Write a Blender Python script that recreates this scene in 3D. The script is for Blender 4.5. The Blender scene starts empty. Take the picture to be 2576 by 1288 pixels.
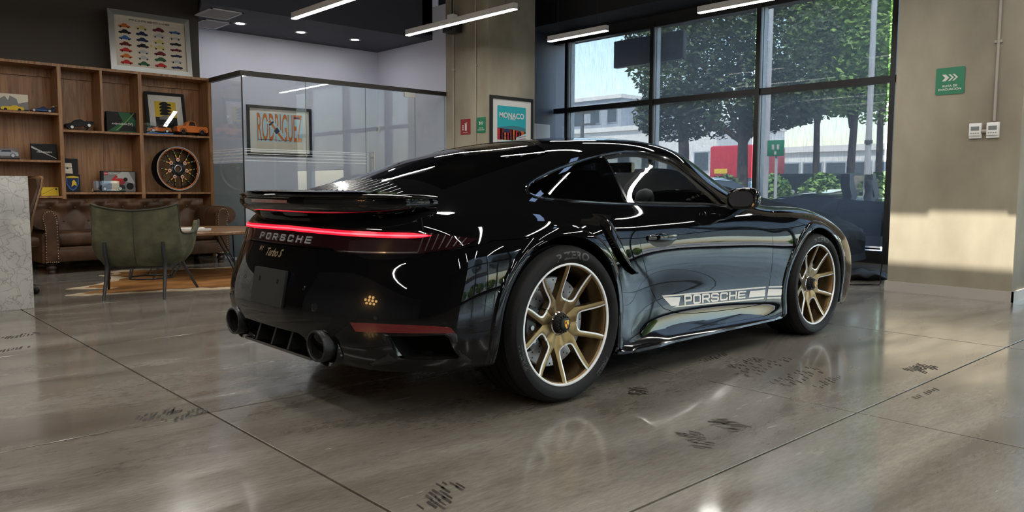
import bpy, bmesh, math, random
import numpy as np
from mathutils import Vector, Matrix
from mathutils.bvhtree import BVHTree

SC = bpy.context.scene
COL = SC.collection
PI = math.pi
# ------------------------------------------------------------------ camera
# World frame: origin on the floor under the car's rear axle, x along the car (forward), y to its left, z up.
F_PX = 1959.0
CAM = Vector((-2.555, -3.343, 0.980))
PITCH, ROLL, AZ = math.radians(5.0), math.radians(0.197), math.radians(47.457)
_f = Vector((math.cos(AZ) * math.cos(PITCH), math.sin(AZ) * math.cos(PITCH), -math.sin(PITCH)))
_r = Vector((math.sin(AZ), -math.cos(AZ), 0.0))
_d = _f.cross(_r)
_cr, _sr = math.cos(ROLL), math.sin(ROLL)
CX_, CY_ = _r * _cr - _d * _sr, _r * _sr + _d * _cr          # camera right / down in the world
camd = bpy.data.cameras.new('camera')
camd.sensor_width = 36.0
camd.lens = F_PX / 2576.0 * 36.0
camd.clip_start, camd.clip_end = 0.05, 400
cam = bpy.data.objects.new('camera', camd)
COL.objects.link(cam)
cam.matrix_world = Matrix(((CX_.x, -CY_.x, -_f.x, CAM.x), (CX_.y, -CY_.y, -_f.y, CAM.y), (CX_.z, -CY_.z, -_f.z, CAM.z), (0, 0, 0, 1)))
SC.camera = cam
SC.view_settings.view_transform = 'Standard'
SC.view_settings.look = 'None'
SC.view_settings.gamma = 1.0
SC.view_settings.use_curve_mapping = False
SC.view_settings.exposure = 0.5

# ------------------------------------------------------------------ daylight
W = bpy.data.worlds.new('sky')
SC.world = W
W.use_nodes = True
_nt = W.node_tree
_sky = _nt.nodes.new('ShaderNodeTexSky')
_sky.sky_type = 'NISHITA'
_sky.sun_disc = False
SUN_EL, SUN_AZ = math.radians(60.0), math.radians(8.0)      # travelling direction of the light in plan: (cos AZ, sin AZ)
_sky.sun_elevation = math.radians(60)
_sky.sun_rotation = math.radians(200)
_sky.air_density = 1.2
_sky.dust_density = 1.5
_nt.links.new(_sky.outputs[0], _nt.nodes['Background'].inputs[0])
_nt.nodes['Background'].inputs[1].default_value = 0.95
_sl = bpy.data.lights.new('sun', 'SUN')
_sl.energy = 13.0
_sl.angle = math.radians(0.6)
_sl.color = (1.0, 0.95, 0.84)
_sun = bpy.data.objects.new('sun', _sl)
COL.objects.link(_sun)
_sun.location = (-20, -5, 20)
_sun.rotation_euler = Vector((math.cos(SUN_AZ) * math.cos(SUN_EL), math.sin(SUN_AZ) * math.cos(SUN_EL), -math.sin(SUN_EL))).to_track_quat('-Z', 'Y').to_euler()


def ray(u, v):
    """direction of a photograph pixel (2576 x 1288 frame)"""
    return (_f + CX_ * ((u - 1288.0) / F_PX) + CY_ * ((v - 644.0) / F_PX))


def at(u, v, axis, val):
    """the point where the pixel's ray meets the plane axis = val"""
    d = ray(u, v)
    t = (val - CAM[axis]) / d[axis]
    return CAM + d * t
# ------------------------------------------------------------------ helpers
def link(o, parent=None):
    COL.objects.link(o)
    if parent is not None:
        o.parent = parent
    return o


def sharp(me, deg):
    if deg is None:
        return
    for p in me.polygons:
        p.use_smooth = True
    me.set_sharp_from_angle(angle=math.radians(deg))


def mobj(name, verts, faces, mat=None, parent=None, smooth=None, mats=None, fm=None):
    me = bpy.data.meshes.new(name)
    me.from_pydata([tuple(v) for v in verts], [], faces)
    me.validate(clean_customdata=False)
    if mats:
        for m in mats:
            me.materials.append(m)
        if fm:
            me.polygons.foreach_set('material_index', fm)
    elif mat:
        me.materials.append(mat)
    sharp(me, smooth)
    me.update()
    o = bpy.data.objects.new(name, me)
    return link(o, parent)


def tag(o, label=None, cat=None, group=None, kind=None):
    if label: o['label'] = label
    if cat: o['category'] = cat
    if group: o['group'] = group
    if kind: o['kind'] = kind
    return o


def empty(name, loc=(0, 0, 0), rz=0.0, label=None, cat=None, group=None):
    o = bpy.data.objects.new(name, None)
    o.empty_display_size = 0.1
    o.location = loc
    o.rotation_euler = (0, 0, rz)
    COL.objects.link(o)
    return tag(o, label, cat, group)


def copy_tree(o, parent=None):
    c = o.copy()
    COL.objects.link(c)
    if parent is not None:
        c.parent = parent
    for ch in list(o.children):
        copy_tree(ch, c)
    return c


class MB:
    """collects shapes into one mesh"""
    def __init__(s):
        s.v, s.f, s.m, s.cur = [], [], [], 0

    def add(s, vs, fs, M=None):
        b = len(s.v)
        s.v += [(M @ Vector(p)) if M else Vector(p) for p in vs]
        s.f += [tuple(b + i for i in f) for f in fs]
        s.m += [s.cur] * len(fs)
        return s

    def box(s, c, d, M=None, bev=0.0):
        x, y, z = d[0] / 2, d[1] / 2, d[2] / 2
        if bev <= 0:
            vs = [(c[0] + a * x, c[1] + b * y, c[2] + e * z) for a in (-1, 1) for b in (-1, 1) for e in (-1, 1)]
            fs = [(0, 1, 3, 2), (4, 6, 7, 5), (0, 4, 5, 1), (2, 3, 7, 6), (0, 2, 6, 4), (1, 5, 7, 3)]
            return s.add(vs, fs, M)
        bm = bmesh.new()
        bmesh.ops.create_cube(bm, size=1.0)
        for w in bm.verts:
            w.co = Vector((w.co.x * d[0], w.co.y * d[1], w.co.z * d[2])) + Vector(c)
        bmesh.ops.bevel(bm, geom=bm.edges[:], offset=bev, segments=2, affect='EDGES', profile=0.5)
        return s.bm(bm, M)

    def bm(s, bm, M=None):
        bm.verts.index_update()
        s.add([v.co.copy() for v in bm.verts], [tuple(v.index for v in f.verts) for f in bm.faces], M)
        bm.free()
        return s

    def lo_hi(s, lo, hi, M=None, bev=0.0):
        return s.box([(a + b) / 2 for a, b in zip(lo, hi)], [abs(b - a) for a, b in zip(lo, hi)], M, bev)

    def loft(s, rings, M=None, closed=True, cap0=True, cap1=True):
        n = len(rings[0])
        vs = [p for r in rings for p in r]
        fs = []
        for i in range(len(rings) - 1):
            for j in range(n if closed else n - 1):
                k = (j + 1) % n
                fs.append((i * n + j, i * n + k, (i + 1) * n + k, (i + 1) * n + j))
        if closed and cap0: fs.append(tuple(range(n - 1, -1, -1)))
        if closed and cap1: fs.append(tuple((len(rings) - 1) * n + j for j in range(n)))
        return s.add(vs, fs, M)

    def tube(s, pts, r, n=8, M=None, caps=True):
        pts = [Vector(p) for p in pts]
        rr = r if isinstance(r, (list, tuple)) else [r] * len(pts)
        t0 = (pts[1] - pts[0]).normalized()
        up = Vector((0, 0, 1)) if abs(t0.z) < 0.9 else Vector((1, 0, 0))
        nx = t0.cross(up).normalized()
        rings = []
        for i, p in enumerate(pts):
            a = pts[max(i - 1, 0)]; b = pts[min(i + 1, len(pts) - 1)]
            t = (b - a).normalized()
            nx = (nx - t * nx.dot(t)).normalized()
            ny = t.cross(nx)
            rings.append([p + nx * (rr[i] * math.cos(2 * PI * k / n)) + ny * (rr[i] * math.sin(2 * PI * k / n)) for k in range(n)])
        return s.loft(rings, M, True, caps, caps)

    def cyl(s, a, b, r, n=16, r2=None, M=None, caps=True):
        return s.tube([a, b], [r, r if r2 is None else r2], n, M, caps)

    def lathe(s, prof, n=32, M=None, closed=False):
        """profile of (radius, height) turned about local z"""
        rings = [[(r * math.cos(2 * PI * k / n), r * math.sin(2 * PI * k / n), z) for k in range(n)] for r, z in prof]
        if closed:
            rings.append(rings[0])
        return s.loft(rings, M, True, not closed, not closed)

    def prism(s, poly, a, b, axis=1, M=None):
        """a 2D outline pushed from a to b along an axis"""
        def P(p, h):
            return (h, p[0], p[1]) if axis == 0 else (p[0], h, p[1]) if axis == 1 else (p[0], p[1], h)
        n = len(poly)
        vs = [P(p, a) for p in poly] + [P(p, b) for p in poly]
        fs = [tuple(range(n - 1, -1, -1)), tuple(range(n, 2 * n))]
        fs += [(i, (i + 1) % n, n + (i + 1) % n, n + i) for i in range(n)]
        return s.add(vs, fs, M)

    def ball(s, c, r, n=12, m=8, M=None):
        R = r if isinstance(r, (list, tuple, Vector)) else (r, r, r)
        rings = []
        for i in range(m + 1):
            t = PI * (0.02 + 0.96 * i / m)
            rings.append([(c[0] + R[0] * math.sin(t) * math.cos(2 * PI * k / n), c[1] + R[1] * math.sin(t) * math.sin(2 * PI * k / n), c[2] - R[2] * math.cos(t)) for k in range(n)])
        return s.loft(rings, M)

    def build(s, name, mat=None, parent=None, smooth=None, mats=None):
        o = mobj(name, s.v, s.f, mat, parent, smooth, mats, s.m if mats else None)
        bm = bmesh.new(); bm.from_mesh(o.data)
        bmesh.ops.recalc_face_normals(bm, faces=bm.faces[:])
        bm.to_mesh(o.data); bm.free()
        return o


def lerp(a, b, t):
    return a + (b - a) * t


def frame(o, x, y, z):
    """matrix from an origin and three axes"""
    x, y, z = Vector(x), Vector(y), Vector(z)
    return Matrix(((x.x, y.x, z.x, o[0]), (x.y, y.y, z.y, o[1]), (x.z, y.z, z.z, o[2]), (0, 0, 0, 1)))


def spline(pts, n=8, closed=False):
    """Catmull-Rom through points of any dimension"""
    P = [np.array(p, float) for p in pts]
    out = []
    N = len(P)
    for i in range(N if closed else N - 1):
        if closed:
            a, b, c, d = P[(i - 1) % N], P[i], P[(i + 1) % N], P[(i + 2) % N]
        else:
            a, b, c, d = P[max(i - 1, 0)], P[i], P[i + 1], P[min(i + 2, N - 1)]
        for k in range(n):
            t = k / n
            out.append(0.5 * (2 * b + (c - a) * t + (2 * a - 5 * b + 4 * c - d) * t * t + (3 * b - a - 3 * c + d) * t ** 3))
    if not closed:
        out.append(P[-1])
    return [tuple(float(q) for q in p) for p in out]


def rrect(w, h, r, n=4, cx=0.0, cy=0.0):
    out = []
    for sx, sy, a0 in ((1, 1, 0), (-1, 1, 90), (-1, -1, 180), (1, -1, 270)):
        for k in range(n + 1):
            a = math.radians(a0 + 90 * k / n)
            out.append((cx + sx * (w / 2 - r) + r * math.cos(a), cy + sy * (h / 2 - r) + r * math.sin(a)))
    return out


# ---- materials
MAT = {}


def mat(name, col=(0.8, 0.8, 0.8), rough=0.5, metal=0.0, emit=None, es=1.0, coat=0.0, spec=0.5, alpha=1.0, trans=0.0, ior=1.45, sheen=0.0):
    m = bpy.data.materials.new(name)
    m.use_nodes = True
    b = m.node_tree.nodes['Principled BSDF']
    b.inputs['Base Color'].default_value = (*col, 1)
    b.inputs['Roughness'].default_value = rough
    b.inputs['Metallic'].default_value = metal
    b.inputs['Coat Weight'].default_value = coat
    b.inputs['Coat Roughness'].default_value = 0.02
    b.inputs['Specular IOR Level'].default_value = spec
    b.inputs['Alpha'].default_value = alpha
    b.inputs['Transmission Weight'].default_value = trans
    b.inputs['IOR'].default_value = ior
    b.inputs['Sheen Weight'].default_value = sheen
    if emit:
        b.inputs['Emission Color'].default_value = (*emit, 1)
        b.inputs['Emission Strength'].default_value = es
    MAT[name] = m
    return m


def nd(m, t, **kw):
    n = m.node_tree.nodes.new(t)
    for k, v in kw.items():
        if k in n.inputs.keys() if isinstance(k, str) else False:
            n.inputs[k].default_value = v
        else:
            setattr(n, k, v)
    return n


def noise_mat(name, stops, scale=4.0, detail=6.0, rough=0.6, rrange=None, stretch=(1, 1, 1), bump=0.0, bscale=None, distort=0.0, metal=0.0, coat=0.0, sheen=0.0, spec=0.5, coord='Object'):
    """principled material whose colour runs over a noise ramp; stops = [(pos, rgb), ...]"""
    m = mat(name, stops[0][1], rough, metal, coat=coat, sheen=sheen, spec=spec)
    nt = m.node_tree
    b = nt.nodes['Principled BSDF']
    tc = nt.nodes.new('ShaderNodeTexCoord')
    mp = nt.nodes.new('ShaderNodeMapping')
    mp.inputs['Scale'].default_value = stretch
    nt.links.new(tc.outputs[coord], mp.inputs['Vector'])
    n = nt.nodes.new('ShaderNodeTexNoise')
    n.inputs['Scale'].default_value = scale
    n.inputs['Detail'].default_value = detail
    n.inputs['Distortion'].default_value = distort
    nt.links.new(mp.outputs[0], n.inputs['Vector'])
    r = nt.nodes.new('ShaderNodeValToRGB')
    el = r.color_ramp.elements
    while len(el) < len(stops): el.new(0.5)
    for e, (p, c) in zip(el, stops):
        e.position = p; e.color = (*c, 1)
    nt.links.new(n.outputs['Fac'], r.inputs['Fac'])
    nt.links.new(r.outputs['Color'], b.inputs['Base Color'])
    if rrange:
        mr = nt.nodes.new('ShaderNodeMapRange')
        mr.inputs['From Min'].default_value = 0.3; mr.inputs['From Max'].default_value = 0.7
        mr.inputs['To Min'].default_value, mr.inputs['To Max'].default_value = rrange
        nt.links.new(n.outputs['Fac'], mr.inputs['Value'])
        nt.links.new(mr.outputs[0], b.inputs['Roughness'])
    if bump:
        n2 = n
        if bscale:
            n2 = nt.nodes.new('ShaderNodeTexNoise')
            n2.inputs['Scale'].default_value = bscale
            n2.inputs['Detail'].default_value = 4
            nt.links.new(mp.outputs[0], n2.inputs['Vector'])
        bp = nt.nodes.new('ShaderNodeBump')
        bp.inputs['Strength'].default_value = bump
        bp.inputs['Distance'].default_value = 0.01
        nt.links.new(n2.outputs['Fac'], bp.inputs['Height'])
        nt.links.new(bp.outputs[0], b.inputs['Normal'])
    return m


def pane_mat(name, tint=(1, 1, 1), refl=1.0, ior=1.5, frost=0.0, fcol=(0.8, 0.85, 0.86)):
    """thin clear pane: straight-through transmission under a Fresnel reflection, optional frosting"""
    m = bpy.data.materials.new(name); m.use_nodes = True
    nt = m.node_tree; nt.nodes.clear()
    out = nt.nodes.new('ShaderNodeOutputMaterial')
    tr = nt.nodes.new('ShaderNodeBsdfTransparent'); tr.inputs[0].default_value = (*tint, 1)
    gl = nt.nodes.new('ShaderNodeBsdfGlossy'); gl.inputs['Roughness'].default_value = 0.0
    gl.inputs['Color'].default_value = (refl, refl, refl, 1)
    fr = nt.nodes.new('ShaderNodeFresnel')
    gm = nt.nodes.new('ShaderNodeNewGeometry'); mi = nt.nodes.new('ShaderNodeMix')     # the same thin-pane reflection on both faces
    mi.inputs['A'].default_value = ior; mi.inputs['B'].default_value = 1.0 / ior
    nt.links.new(gm.outputs['Backfacing'], mi.inputs['Factor']); nt.links.new(mi.outputs['Result'], fr.inputs['IOR'])
    mx = nt.nodes.new('ShaderNodeMixShader')
    base = tr
    if frost:
        df = nt.nodes.new('ShaderNodeBsdfTranslucent'); df.inputs[0].default_value = (*fcol, 1)
        d2 = nt.nodes.new('ShaderNodeBsdfDiffuse'); d2.inputs[0].default_value = (*fcol, 1)
        mm = nt.nodes.new('ShaderNodeMixShader'); mm.inputs[0].default_value = 0.5
        nt.links.new(df.outputs[0], mm.inputs[1]); nt.links.new(d2.outputs[0], mm.inputs[2])
        m2 = nt.nodes.new('ShaderNodeMixShader'); m2.inputs[0].default_value = frost
        nt.links.new(tr.outputs[0], m2.inputs[1]); nt.links.new(mm.outputs[0], m2.inputs[2])
        base = m2
    nt.links.new(fr.outputs[0], mx.inputs[0])
    nt.links.new(base.outputs[0], mx.inputs[1]); nt.links.new(gl.outputs[0], mx.inputs[2])
    nt.links.new(mx.outputs[0], out.inputs[0])
    MAT[name] = m
    return m


def text_mesh(txt, size=1.0, ext=0.0, bold=0.0, align='CENTER', sx=1.0, res=3):
    """lettering as flat mesh data in the xy plane (vertices, faces)"""
    cu = bpy.data.curves.new('lettering', 'FONT')
    cu.body = txt; cu.size = size; cu.align_x = align; cu.align_y = 'CENTER'
    cu.extrude = ext; cu.offset = bold; cu.resolution_u = res
    o = bpy.data.objects.new('lettering', cu)
    me = bpy.data.meshes.new_from_object(o)
    vs = [(v.co.x * sx, v.co.y, v.co.z) for v in me.vertices]
    fs = [tuple(p.vertices) for p in me.polygons]
    bpy.data.objects.remove(o); bpy.data.curves.remove(cu); bpy.data.meshes.remove(me)
    return vs, fs
# ------------------------------------------------------------------ the showroom
X0, X1, Y0, Y1, ZC = -8.0, 8.0, -9.5, 8.12, 4.3
# ---- materials
def floor_mat():
    m = noise_mat('polished_concrete', [(0.28, (0.098, 0.086, 0.070)), (0.43, (0.155, 0.140, 0.117)), (0.56, (0.20, 0.184, 0.157)), (0.74, (0.28, 0.261, 0.228))], 1.3, 9, 0.2, stretch=(0.55, 1.9, 1), distort=0.7, coord='Object')
    for q_ in m.node_tree.nodes:
        if q_.type == 'MAPPING': q_.inputs['Rotation'].default_value = (0, 0, math.radians(40))
    nt = m.node_tree; b = nt.nodes['Principled BSDF']
    tc = nt.nodes.new('ShaderNodeTexCoord')
    n = nt.nodes.new('ShaderNodeTexNoise'); n.inputs['Scale'].default_value = 2.2; n.inputs['Detail'].default_value = 8
    n2 = nt.nodes.new('ShaderNodeTexNoise'); n2.inputs['Scale'].default_value = 7; n2.inputs['Detail'].default_value = 9; n2.inputs['Roughness'].default_value = .7
    mp = nt.nodes.new('ShaderNodeMapping'); mp.inputs['Scale'].default_value = (0.7, 3.2, 1); mp.inputs['Rotation'].default_value = (0, 0, math.radians(40))
    nt.links.new(tc.outputs['Object'], mp.inputs[0]); nt.links.new(mp.outputs[0], n.inputs['Vector']); nt.links.new(mp.outputs[0], n2.inputs['Vector'])
    mr = nt.nodes.new('ShaderNodeMapRange'); mr.inputs['From Min'].default_value = .3; mr.inputs['From Max'].default_value = .72
    mr.inputs['To Min'].default_value = 0.10; mr.inputs['To Max'].default_value = 0.30
    nt.links.new(n.outputs['Fac'], mr.inputs['Value']); nt.links.new(mr.outputs[0], b.inputs['Roughness'])
    # fine dark speckle
    mx = nt.nodes.new('ShaderNodeMix'); mx.data_type = 'RGBA'; mx.blend_type = 'MULTIPLY'; mx.inputs['Factor'].default_value = 0.30
    rp = nt.nodes.new('ShaderNodeValToRGB'); rp.color_ramp.elements[0].position = .34; rp.color_ramp.elements[0].color = (.55, .52, .5, 1); rp.color_ramp.elements[1].position = .5
    nt.links.new(n2.outputs['Fac'], rp.inputs[0])
    src = b.inputs['Base Color'].links[0].from_socket
    nt.links.new(src, mx.inputs['A']); nt.links.new(rp.outputs[0], mx.inputs['B']); nt.links.new(mx.outputs['Result'], b.inputs['Base Color'])
    n4 = nt.nodes.new('ShaderNodeTexNoise'); n4.inputs['Scale'].default_value = 22; n4.inputs['Detail'].default_value = 10; n4.inputs['Roughness'].default_value = .75
    r4 = nt.nodes.new('ShaderNodeValToRGB'); r4.color_ramp.elements[0].position = .36; r4.color_ramp.elements[0].color = (.62, .60, .58, 1); r4.color_ramp.elements[1].position = .60; r4.color_ramp.elements[1].color = (1.12, 1.11, 1.1, 1)
    m4 = nt.nodes.new('ShaderNodeMix'); m4.data_type = 'RGBA'; m4.blend_type = 'MULTIPLY'; m4.inputs['Factor'].default_value = 0.55
    nt.links.new(mp.outputs[0], n4.inputs['Vector']); nt.links.new(n4.outputs['Fac'], r4.inputs[0]); nt.links.new(mx.outputs['Result'], m4.inputs['A']); nt.links.new(r4.outputs[0], m4.inputs['B']); nt.links.new(m4.outputs['Result'], b.inputs['Base Color'])
    bp = nt.nodes.new('ShaderNodeBump'); bp.inputs['Strength'].default_value = 0.06; bp.inputs['Distance'].default_value = 0.01
    n3 = nt.nodes.new('ShaderNodeTexNoise'); n3.inputs['Scale'].default_value = 2.6; n3.inputs['Detail'].default_value = 4
    nt.links.new(tc.outputs['Object'], n3.inputs['Vector']); nt.links.new(n3.outputs['Fac'], bp.inputs['Height']); nt.links.new(bp.outputs[0], b.inputs['Normal'])
    b.inputs['Coat Weight'].default_value = 0.35; b.inputs['Coat Roughness'].default_value = 0.09
    return m
floor_mat()
mat('joint', (0.028, 0.022, 0.017), 0.8)
noise_mat('column_concrete', [(0.3, (0.20, 0.172, 0.125)), (0.5, (0.275, 0.242, 0.180)), (0.72, (0.37, 0.332, 0.255))], 1.6, 7, 0.62, stretch=(1, 1, .6), bump=0.05, bscale=14)
mat('white_wall', (0.56, 0.575, 0.68), 0.7)
mat('grey_wall', (0.30, 0.30, 0.31), 0.7)
mat('brown_wall', (0.052, 0.042, 0.033), 0.65)
mat('navy_wall', (0.030, 0.036, 0.052), 0.6)
mat('black_ceiling', (0.012, 0.012, 0.014), 0.8)
mat('navy_ceiling', (0.045, 0.047, 0.062), 0.7)
mat('frame_black', (0.010, 0.010, 0.011), 0.45)
mat('frame_light', (0.45, 0.50, 0.54), 0.35, metal=0.3)
mat('skirting', (0.36, 0.33, 0.29), 0.45)
pane_mat('window_glass', (0.93, 0.95, 0.95))
mat('lamp_white', (0.9, 0.9, 0.88), 0.4, emit=(1.0, 0.965, 0.90), es=42.0)
mat('lamp_body', (0.62, 0.61, 0.60), 0.4)
mat('cable', (0.03, 0.03, 0.03), 0.5)
mat('downlight', (1, 1, 1), 0.4, emit=(1.0, 0.97, 0.93), es=110.0)


def shade_mat():
    m = bpy.data.materials.new('screen_shade'); m.use_nodes = True
    nt = m.node_tree; nt.nodes.clear()
    out = nt.nodes.new('ShaderNodeOutputMaterial')
    tr = nt.nodes.new('ShaderNodeBsdfTransparent'); tr.inputs[0].default_value = (1, 1, 1, 1)
    df = nt.nodes.new('ShaderNodeBsdfDiffuse'); df.inputs[0].default_value = (.024, .026, .03, 1)
    tl = nt.nodes.new('ShaderNodeBsdfTranslucent'); tl.inputs[0].default_value = (.05, .053, .06, 1)
    a = nt.nodes.new('ShaderNodeAddShader')
    mx = nt.nodes.new('ShaderNodeMixShader')
    # woven vertical threads: the openness varies finely across the cloth
    tc = nt.nodes.new('ShaderNodeTexCoord'); mp = nt.nodes.new('ShaderNodeMapping'); mp.inputs['Scale'].default_value = (160, 160, 6)
    nz = nt.nodes.new('ShaderNodeTexNoise'); nz.inputs['Scale'].default_value = 1.0; nz.inputs['Detail'].default_value = 2
    mr = nt.nodes.new('ShaderNodeMapRange'); mr.inputs['From Min'].default_value = .3; mr.inputs['From Max'].default_value = .7
    mr.inputs['To Min'].default_value = 0.40; mr.inputs['To Max'].default_value = 0.47
    nt.links.new(tc.outputs['Object'], mp.inputs[0]); nt.links.new(mp.outputs[0], nz.inputs['Vector']); nt.links.new(nz.outputs['Fac'], mr.inputs['Value'])
    nt.links.new(mr.outputs[0], mx.inputs[0])
    nt.links.new(df.outputs[0], a.inputs[0]); nt.links.new(tl.outputs[0], a.inputs[1])
    nt.links.new(a.outputs[0], mx.inputs[1]); nt.links.new(tr.outputs[0], mx.inputs[2])
    nt.links.new(mx.outputs[0], out.inputs[0])
    MAT['screen_shade'] = m
shade_mat()


def struct(mb, name, m, parent=None, smooth=None):
    o = mb.build(name, MAT[m], parent, smooth)
    if parent is None: o['kind'] = 'structure'
    return o


# ---- floor: saw-cut slabs over a dark bed
floor = struct(MB().lo_hi((X0, Y0, -.30), (X1, 9.2, -.012)), 'floor', 'joint')
jx = [X0] + [-1.28 + 2.115 * k for k in range(-3, 5) if X0 + .3 < -1.28 + 2.115 * k < X1 - .3] + [X1]
jy = [Y0] + [1.895 * k - .005 for k in range(-4, 5) if Y0 + .3 < 1.895 * k < 9.2 - .3] + [9.2]
for i in range(len(jx) - 1):
    for j in range(len(jy) - 1):
        g = .005
        mb = MB().lo_hi((jx[i] + g, jy[j] + g, -.012), (jx[i + 1] - g, jy[j + 1] - g, 0.0), None, .0015)
        mb.build('slab', MAT['polished_concrete'], floor)

# ---- ceiling, walls
# added, unseen roof slot, shaped to put the sun strip on the right column
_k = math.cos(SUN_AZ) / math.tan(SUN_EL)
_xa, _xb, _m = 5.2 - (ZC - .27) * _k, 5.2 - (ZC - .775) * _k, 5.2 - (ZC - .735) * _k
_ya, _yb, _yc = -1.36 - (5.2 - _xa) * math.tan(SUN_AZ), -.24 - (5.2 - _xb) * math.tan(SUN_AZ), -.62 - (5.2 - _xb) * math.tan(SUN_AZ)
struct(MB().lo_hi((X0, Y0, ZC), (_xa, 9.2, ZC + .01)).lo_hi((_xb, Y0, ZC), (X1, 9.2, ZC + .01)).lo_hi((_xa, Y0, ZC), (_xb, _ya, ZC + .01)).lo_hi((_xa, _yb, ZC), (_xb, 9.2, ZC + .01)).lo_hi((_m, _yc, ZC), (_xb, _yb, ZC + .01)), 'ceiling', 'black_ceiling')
struct(MB().lo_hi((X0 - .2, Y0, 0), (X0, 9.2, ZC)), 'wall_west', 'grey_wall')
struct(MB().lo_hi((X0, 8.12, 0), (1.84, 8.32, ZC)), 'wall_shelf', 'brown_wall')
struct(MB().lo_hi((1.84, 8.32, 0), (5.45, 8.36, 0.02)).lo_hi((1.84, 8.74, 0), (5.45, 8.94, ZC)), 'wall_office', 'white_wall')
struct(MB().lo_hi((5.25, 6.70, 0), (5.45, 8.74, 3.9)), 'wall_partition', 'white_wall')
struct(MB().lo_hi((1.64, 8.32, 0), (1.84, 8.94, ZC)), 'wall_return', 'white_wall')
struct(MB().lo_hi((5.45, 7.0, 0), (8.3, 7.2, ZC)), 'wall_navy', 'navy_wall')
struct(MB().lo_hi((X1 - .02, Y0, 3.66), (X1 + .35, 7.0, ZC)), 'wall_east', 'black_ceiling')
struct(MB().lo_hi((7.2, -.2, 3.80), (X1, 7.0, ZC)), 'trim_1', 'black_ceiling')

# ---- concrete columns with their skirting
def column(x0, y0, x1, y1, name):
    r = .012
    c = struct(MB().lo_hi((x0, y0, 0), (x1, y1, ZC), None, r), name, 'column_concrete', None, 30)
    return c
column(5.2, 5.65, 6.18, 6.69, 'column_1')
column(5.2, -1.33, 6.2, -.27, 'column_2')
struct(MB().lo_hi((5.186, -1.345, 0), (6.2, -1.33, .095)).lo_hi((5.186, -1.345, 0), (5.2, -.255, .095)).lo_hi((5.2, -.27, 0), (6.2, -.255, .095)), 'baseboard_column', 'skirting')
struct(MB().lo_hi((5.186, 5.636, 0), (6.18, 5.65, .095)).lo_hi((5.186, 5.65, 0), (5.2, 6.69, .095)), 'baseboard_pillar', 'skirting')

# ---- window walls: mullions, rails, panes and roller screens
def window_bay(name, axis, c, lo, hi, z0, z1, zr, shade, inward, frame_lo=True, frame_hi=True, gap=.085):
    """one bay between two mullions; axis 0: plane x = c, bay along y; axis 1: plane y = c, bay along x"""
    def B(a0, a1, d0, d1, q0, q1):
        return ((c + min(d0, d1), a0, q0), (c + max(d0, d1), a1, q1)) if axis == 0 else ((a0, c + min(d0, d1), q0), (a1, c + max(d0, d1), q1))
    s = inward
    root = MB()
    root.lo_hi(*B(lo + .035, hi - .035, -.05 * s, .05 * s, z0, z0 + .16))
    root.lo_hi(*B(lo + .035, hi - .035, -.05 * s, .06 * s, zr - .045, zr + .045))
    root.lo_hi(*B(lo + .035, hi - .035, -.05 * s, .05 * s, z1 - .05, z1))
    w = struct(root, name, 'frame_black')
    MB().lo_hi(*B(lo, hi, -.035 * s, -.03 * s, z0 + .16, zr - .045)).build('pane', MAT['window_glass'], w)
    MB().lo_hi(*B(lo, hi, -.035 * s, -.03 * s, zr + .045, z1 - .05)).build('pane', MAT['window_glass'], w)
    for a, b in shade:
        MB().lo_hi(*B(lo + gap, hi - .05, .028 * s, .030 * s, a, b)).build('roller_screen', MAT['screen_shade'], w)
        MB().lo_hi(*B(lo + gap, hi - .05, .02 * s, .04 * s, a - .02, a)).build('screen_rail', MAT['frame_black'], w)
    return w
def mullion(axis, c, p, z0, z1, s):
    def B(a0, a1, d0, d1, q0, q1):
        return ((c + min(d0, d1), a0, q0), (c + max(d0, d1), a1, q1)) if axis == 0 else ((a0, c + min(d0, d1), q0), (a1, c + max(d0, d1), q1))
    m = struct(MB().lo_hi(*B(p - .035, p + .035, -.0 * s, .09 * s, z0, z1)), 'window_mullion', 'frame_black')
    MB().lo_hi(*B(p - .04, p + .04, -.10 * s, -.0 * s, z0, z1)).build('mullion_cap', MAT['frame_light'], m)
EY = [6.62 - 1.925 * k for k in range(0, 9)]          # mullions of the east wall
k = 1
for i in range(len(EY) - 1):
    window_bay('window_%d' % k, 0, X1, EY[i + 1], EY[i], 0.0, 3.66, 2.40, [(.20 if EY[i] > -.9 else 1.45, 3.62)], -1); k += 1
window_bay('window_%d' % k, 0, X1, 6.62, 7.0, 0.0, 3.66, 2.40, [], -1, gap=.0); k += 1
for y in EY: mullion(0, X1, y, 0, 3.66, -1)
struct(MB().lo_hi((X1 - .1, Y0, 0), (X1 + .3, EY[-1] - .02, ZC)), 'wall_corner', 'navy_wall')
SX = [-1.02 + 1.97 * j for j in range(5)]               # mullions of the south wall
for i in range(4):
    window_bay('window_%d' % k, 1, Y0, SX[i], SX[i + 1], 0.0, 4.0, 2.75, [(1.35, 3.95)], 1); k += 1
for x in SX: mullion(1, Y0, x, 0, 4.0, 1)
struct(MB().lo_hi((X0, Y0 - .2, 0), (SX[0] - .04, Y0, ZC)).lo_hi((SX[0] - .04, Y0 - .2, 4.0), (X1, Y0, ZC)).lo_hi((SX[-1] + .04, Y0 - .2, 0), (X1, Y0, 4.0)), 'wall_south', 'brown_wall')
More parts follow.
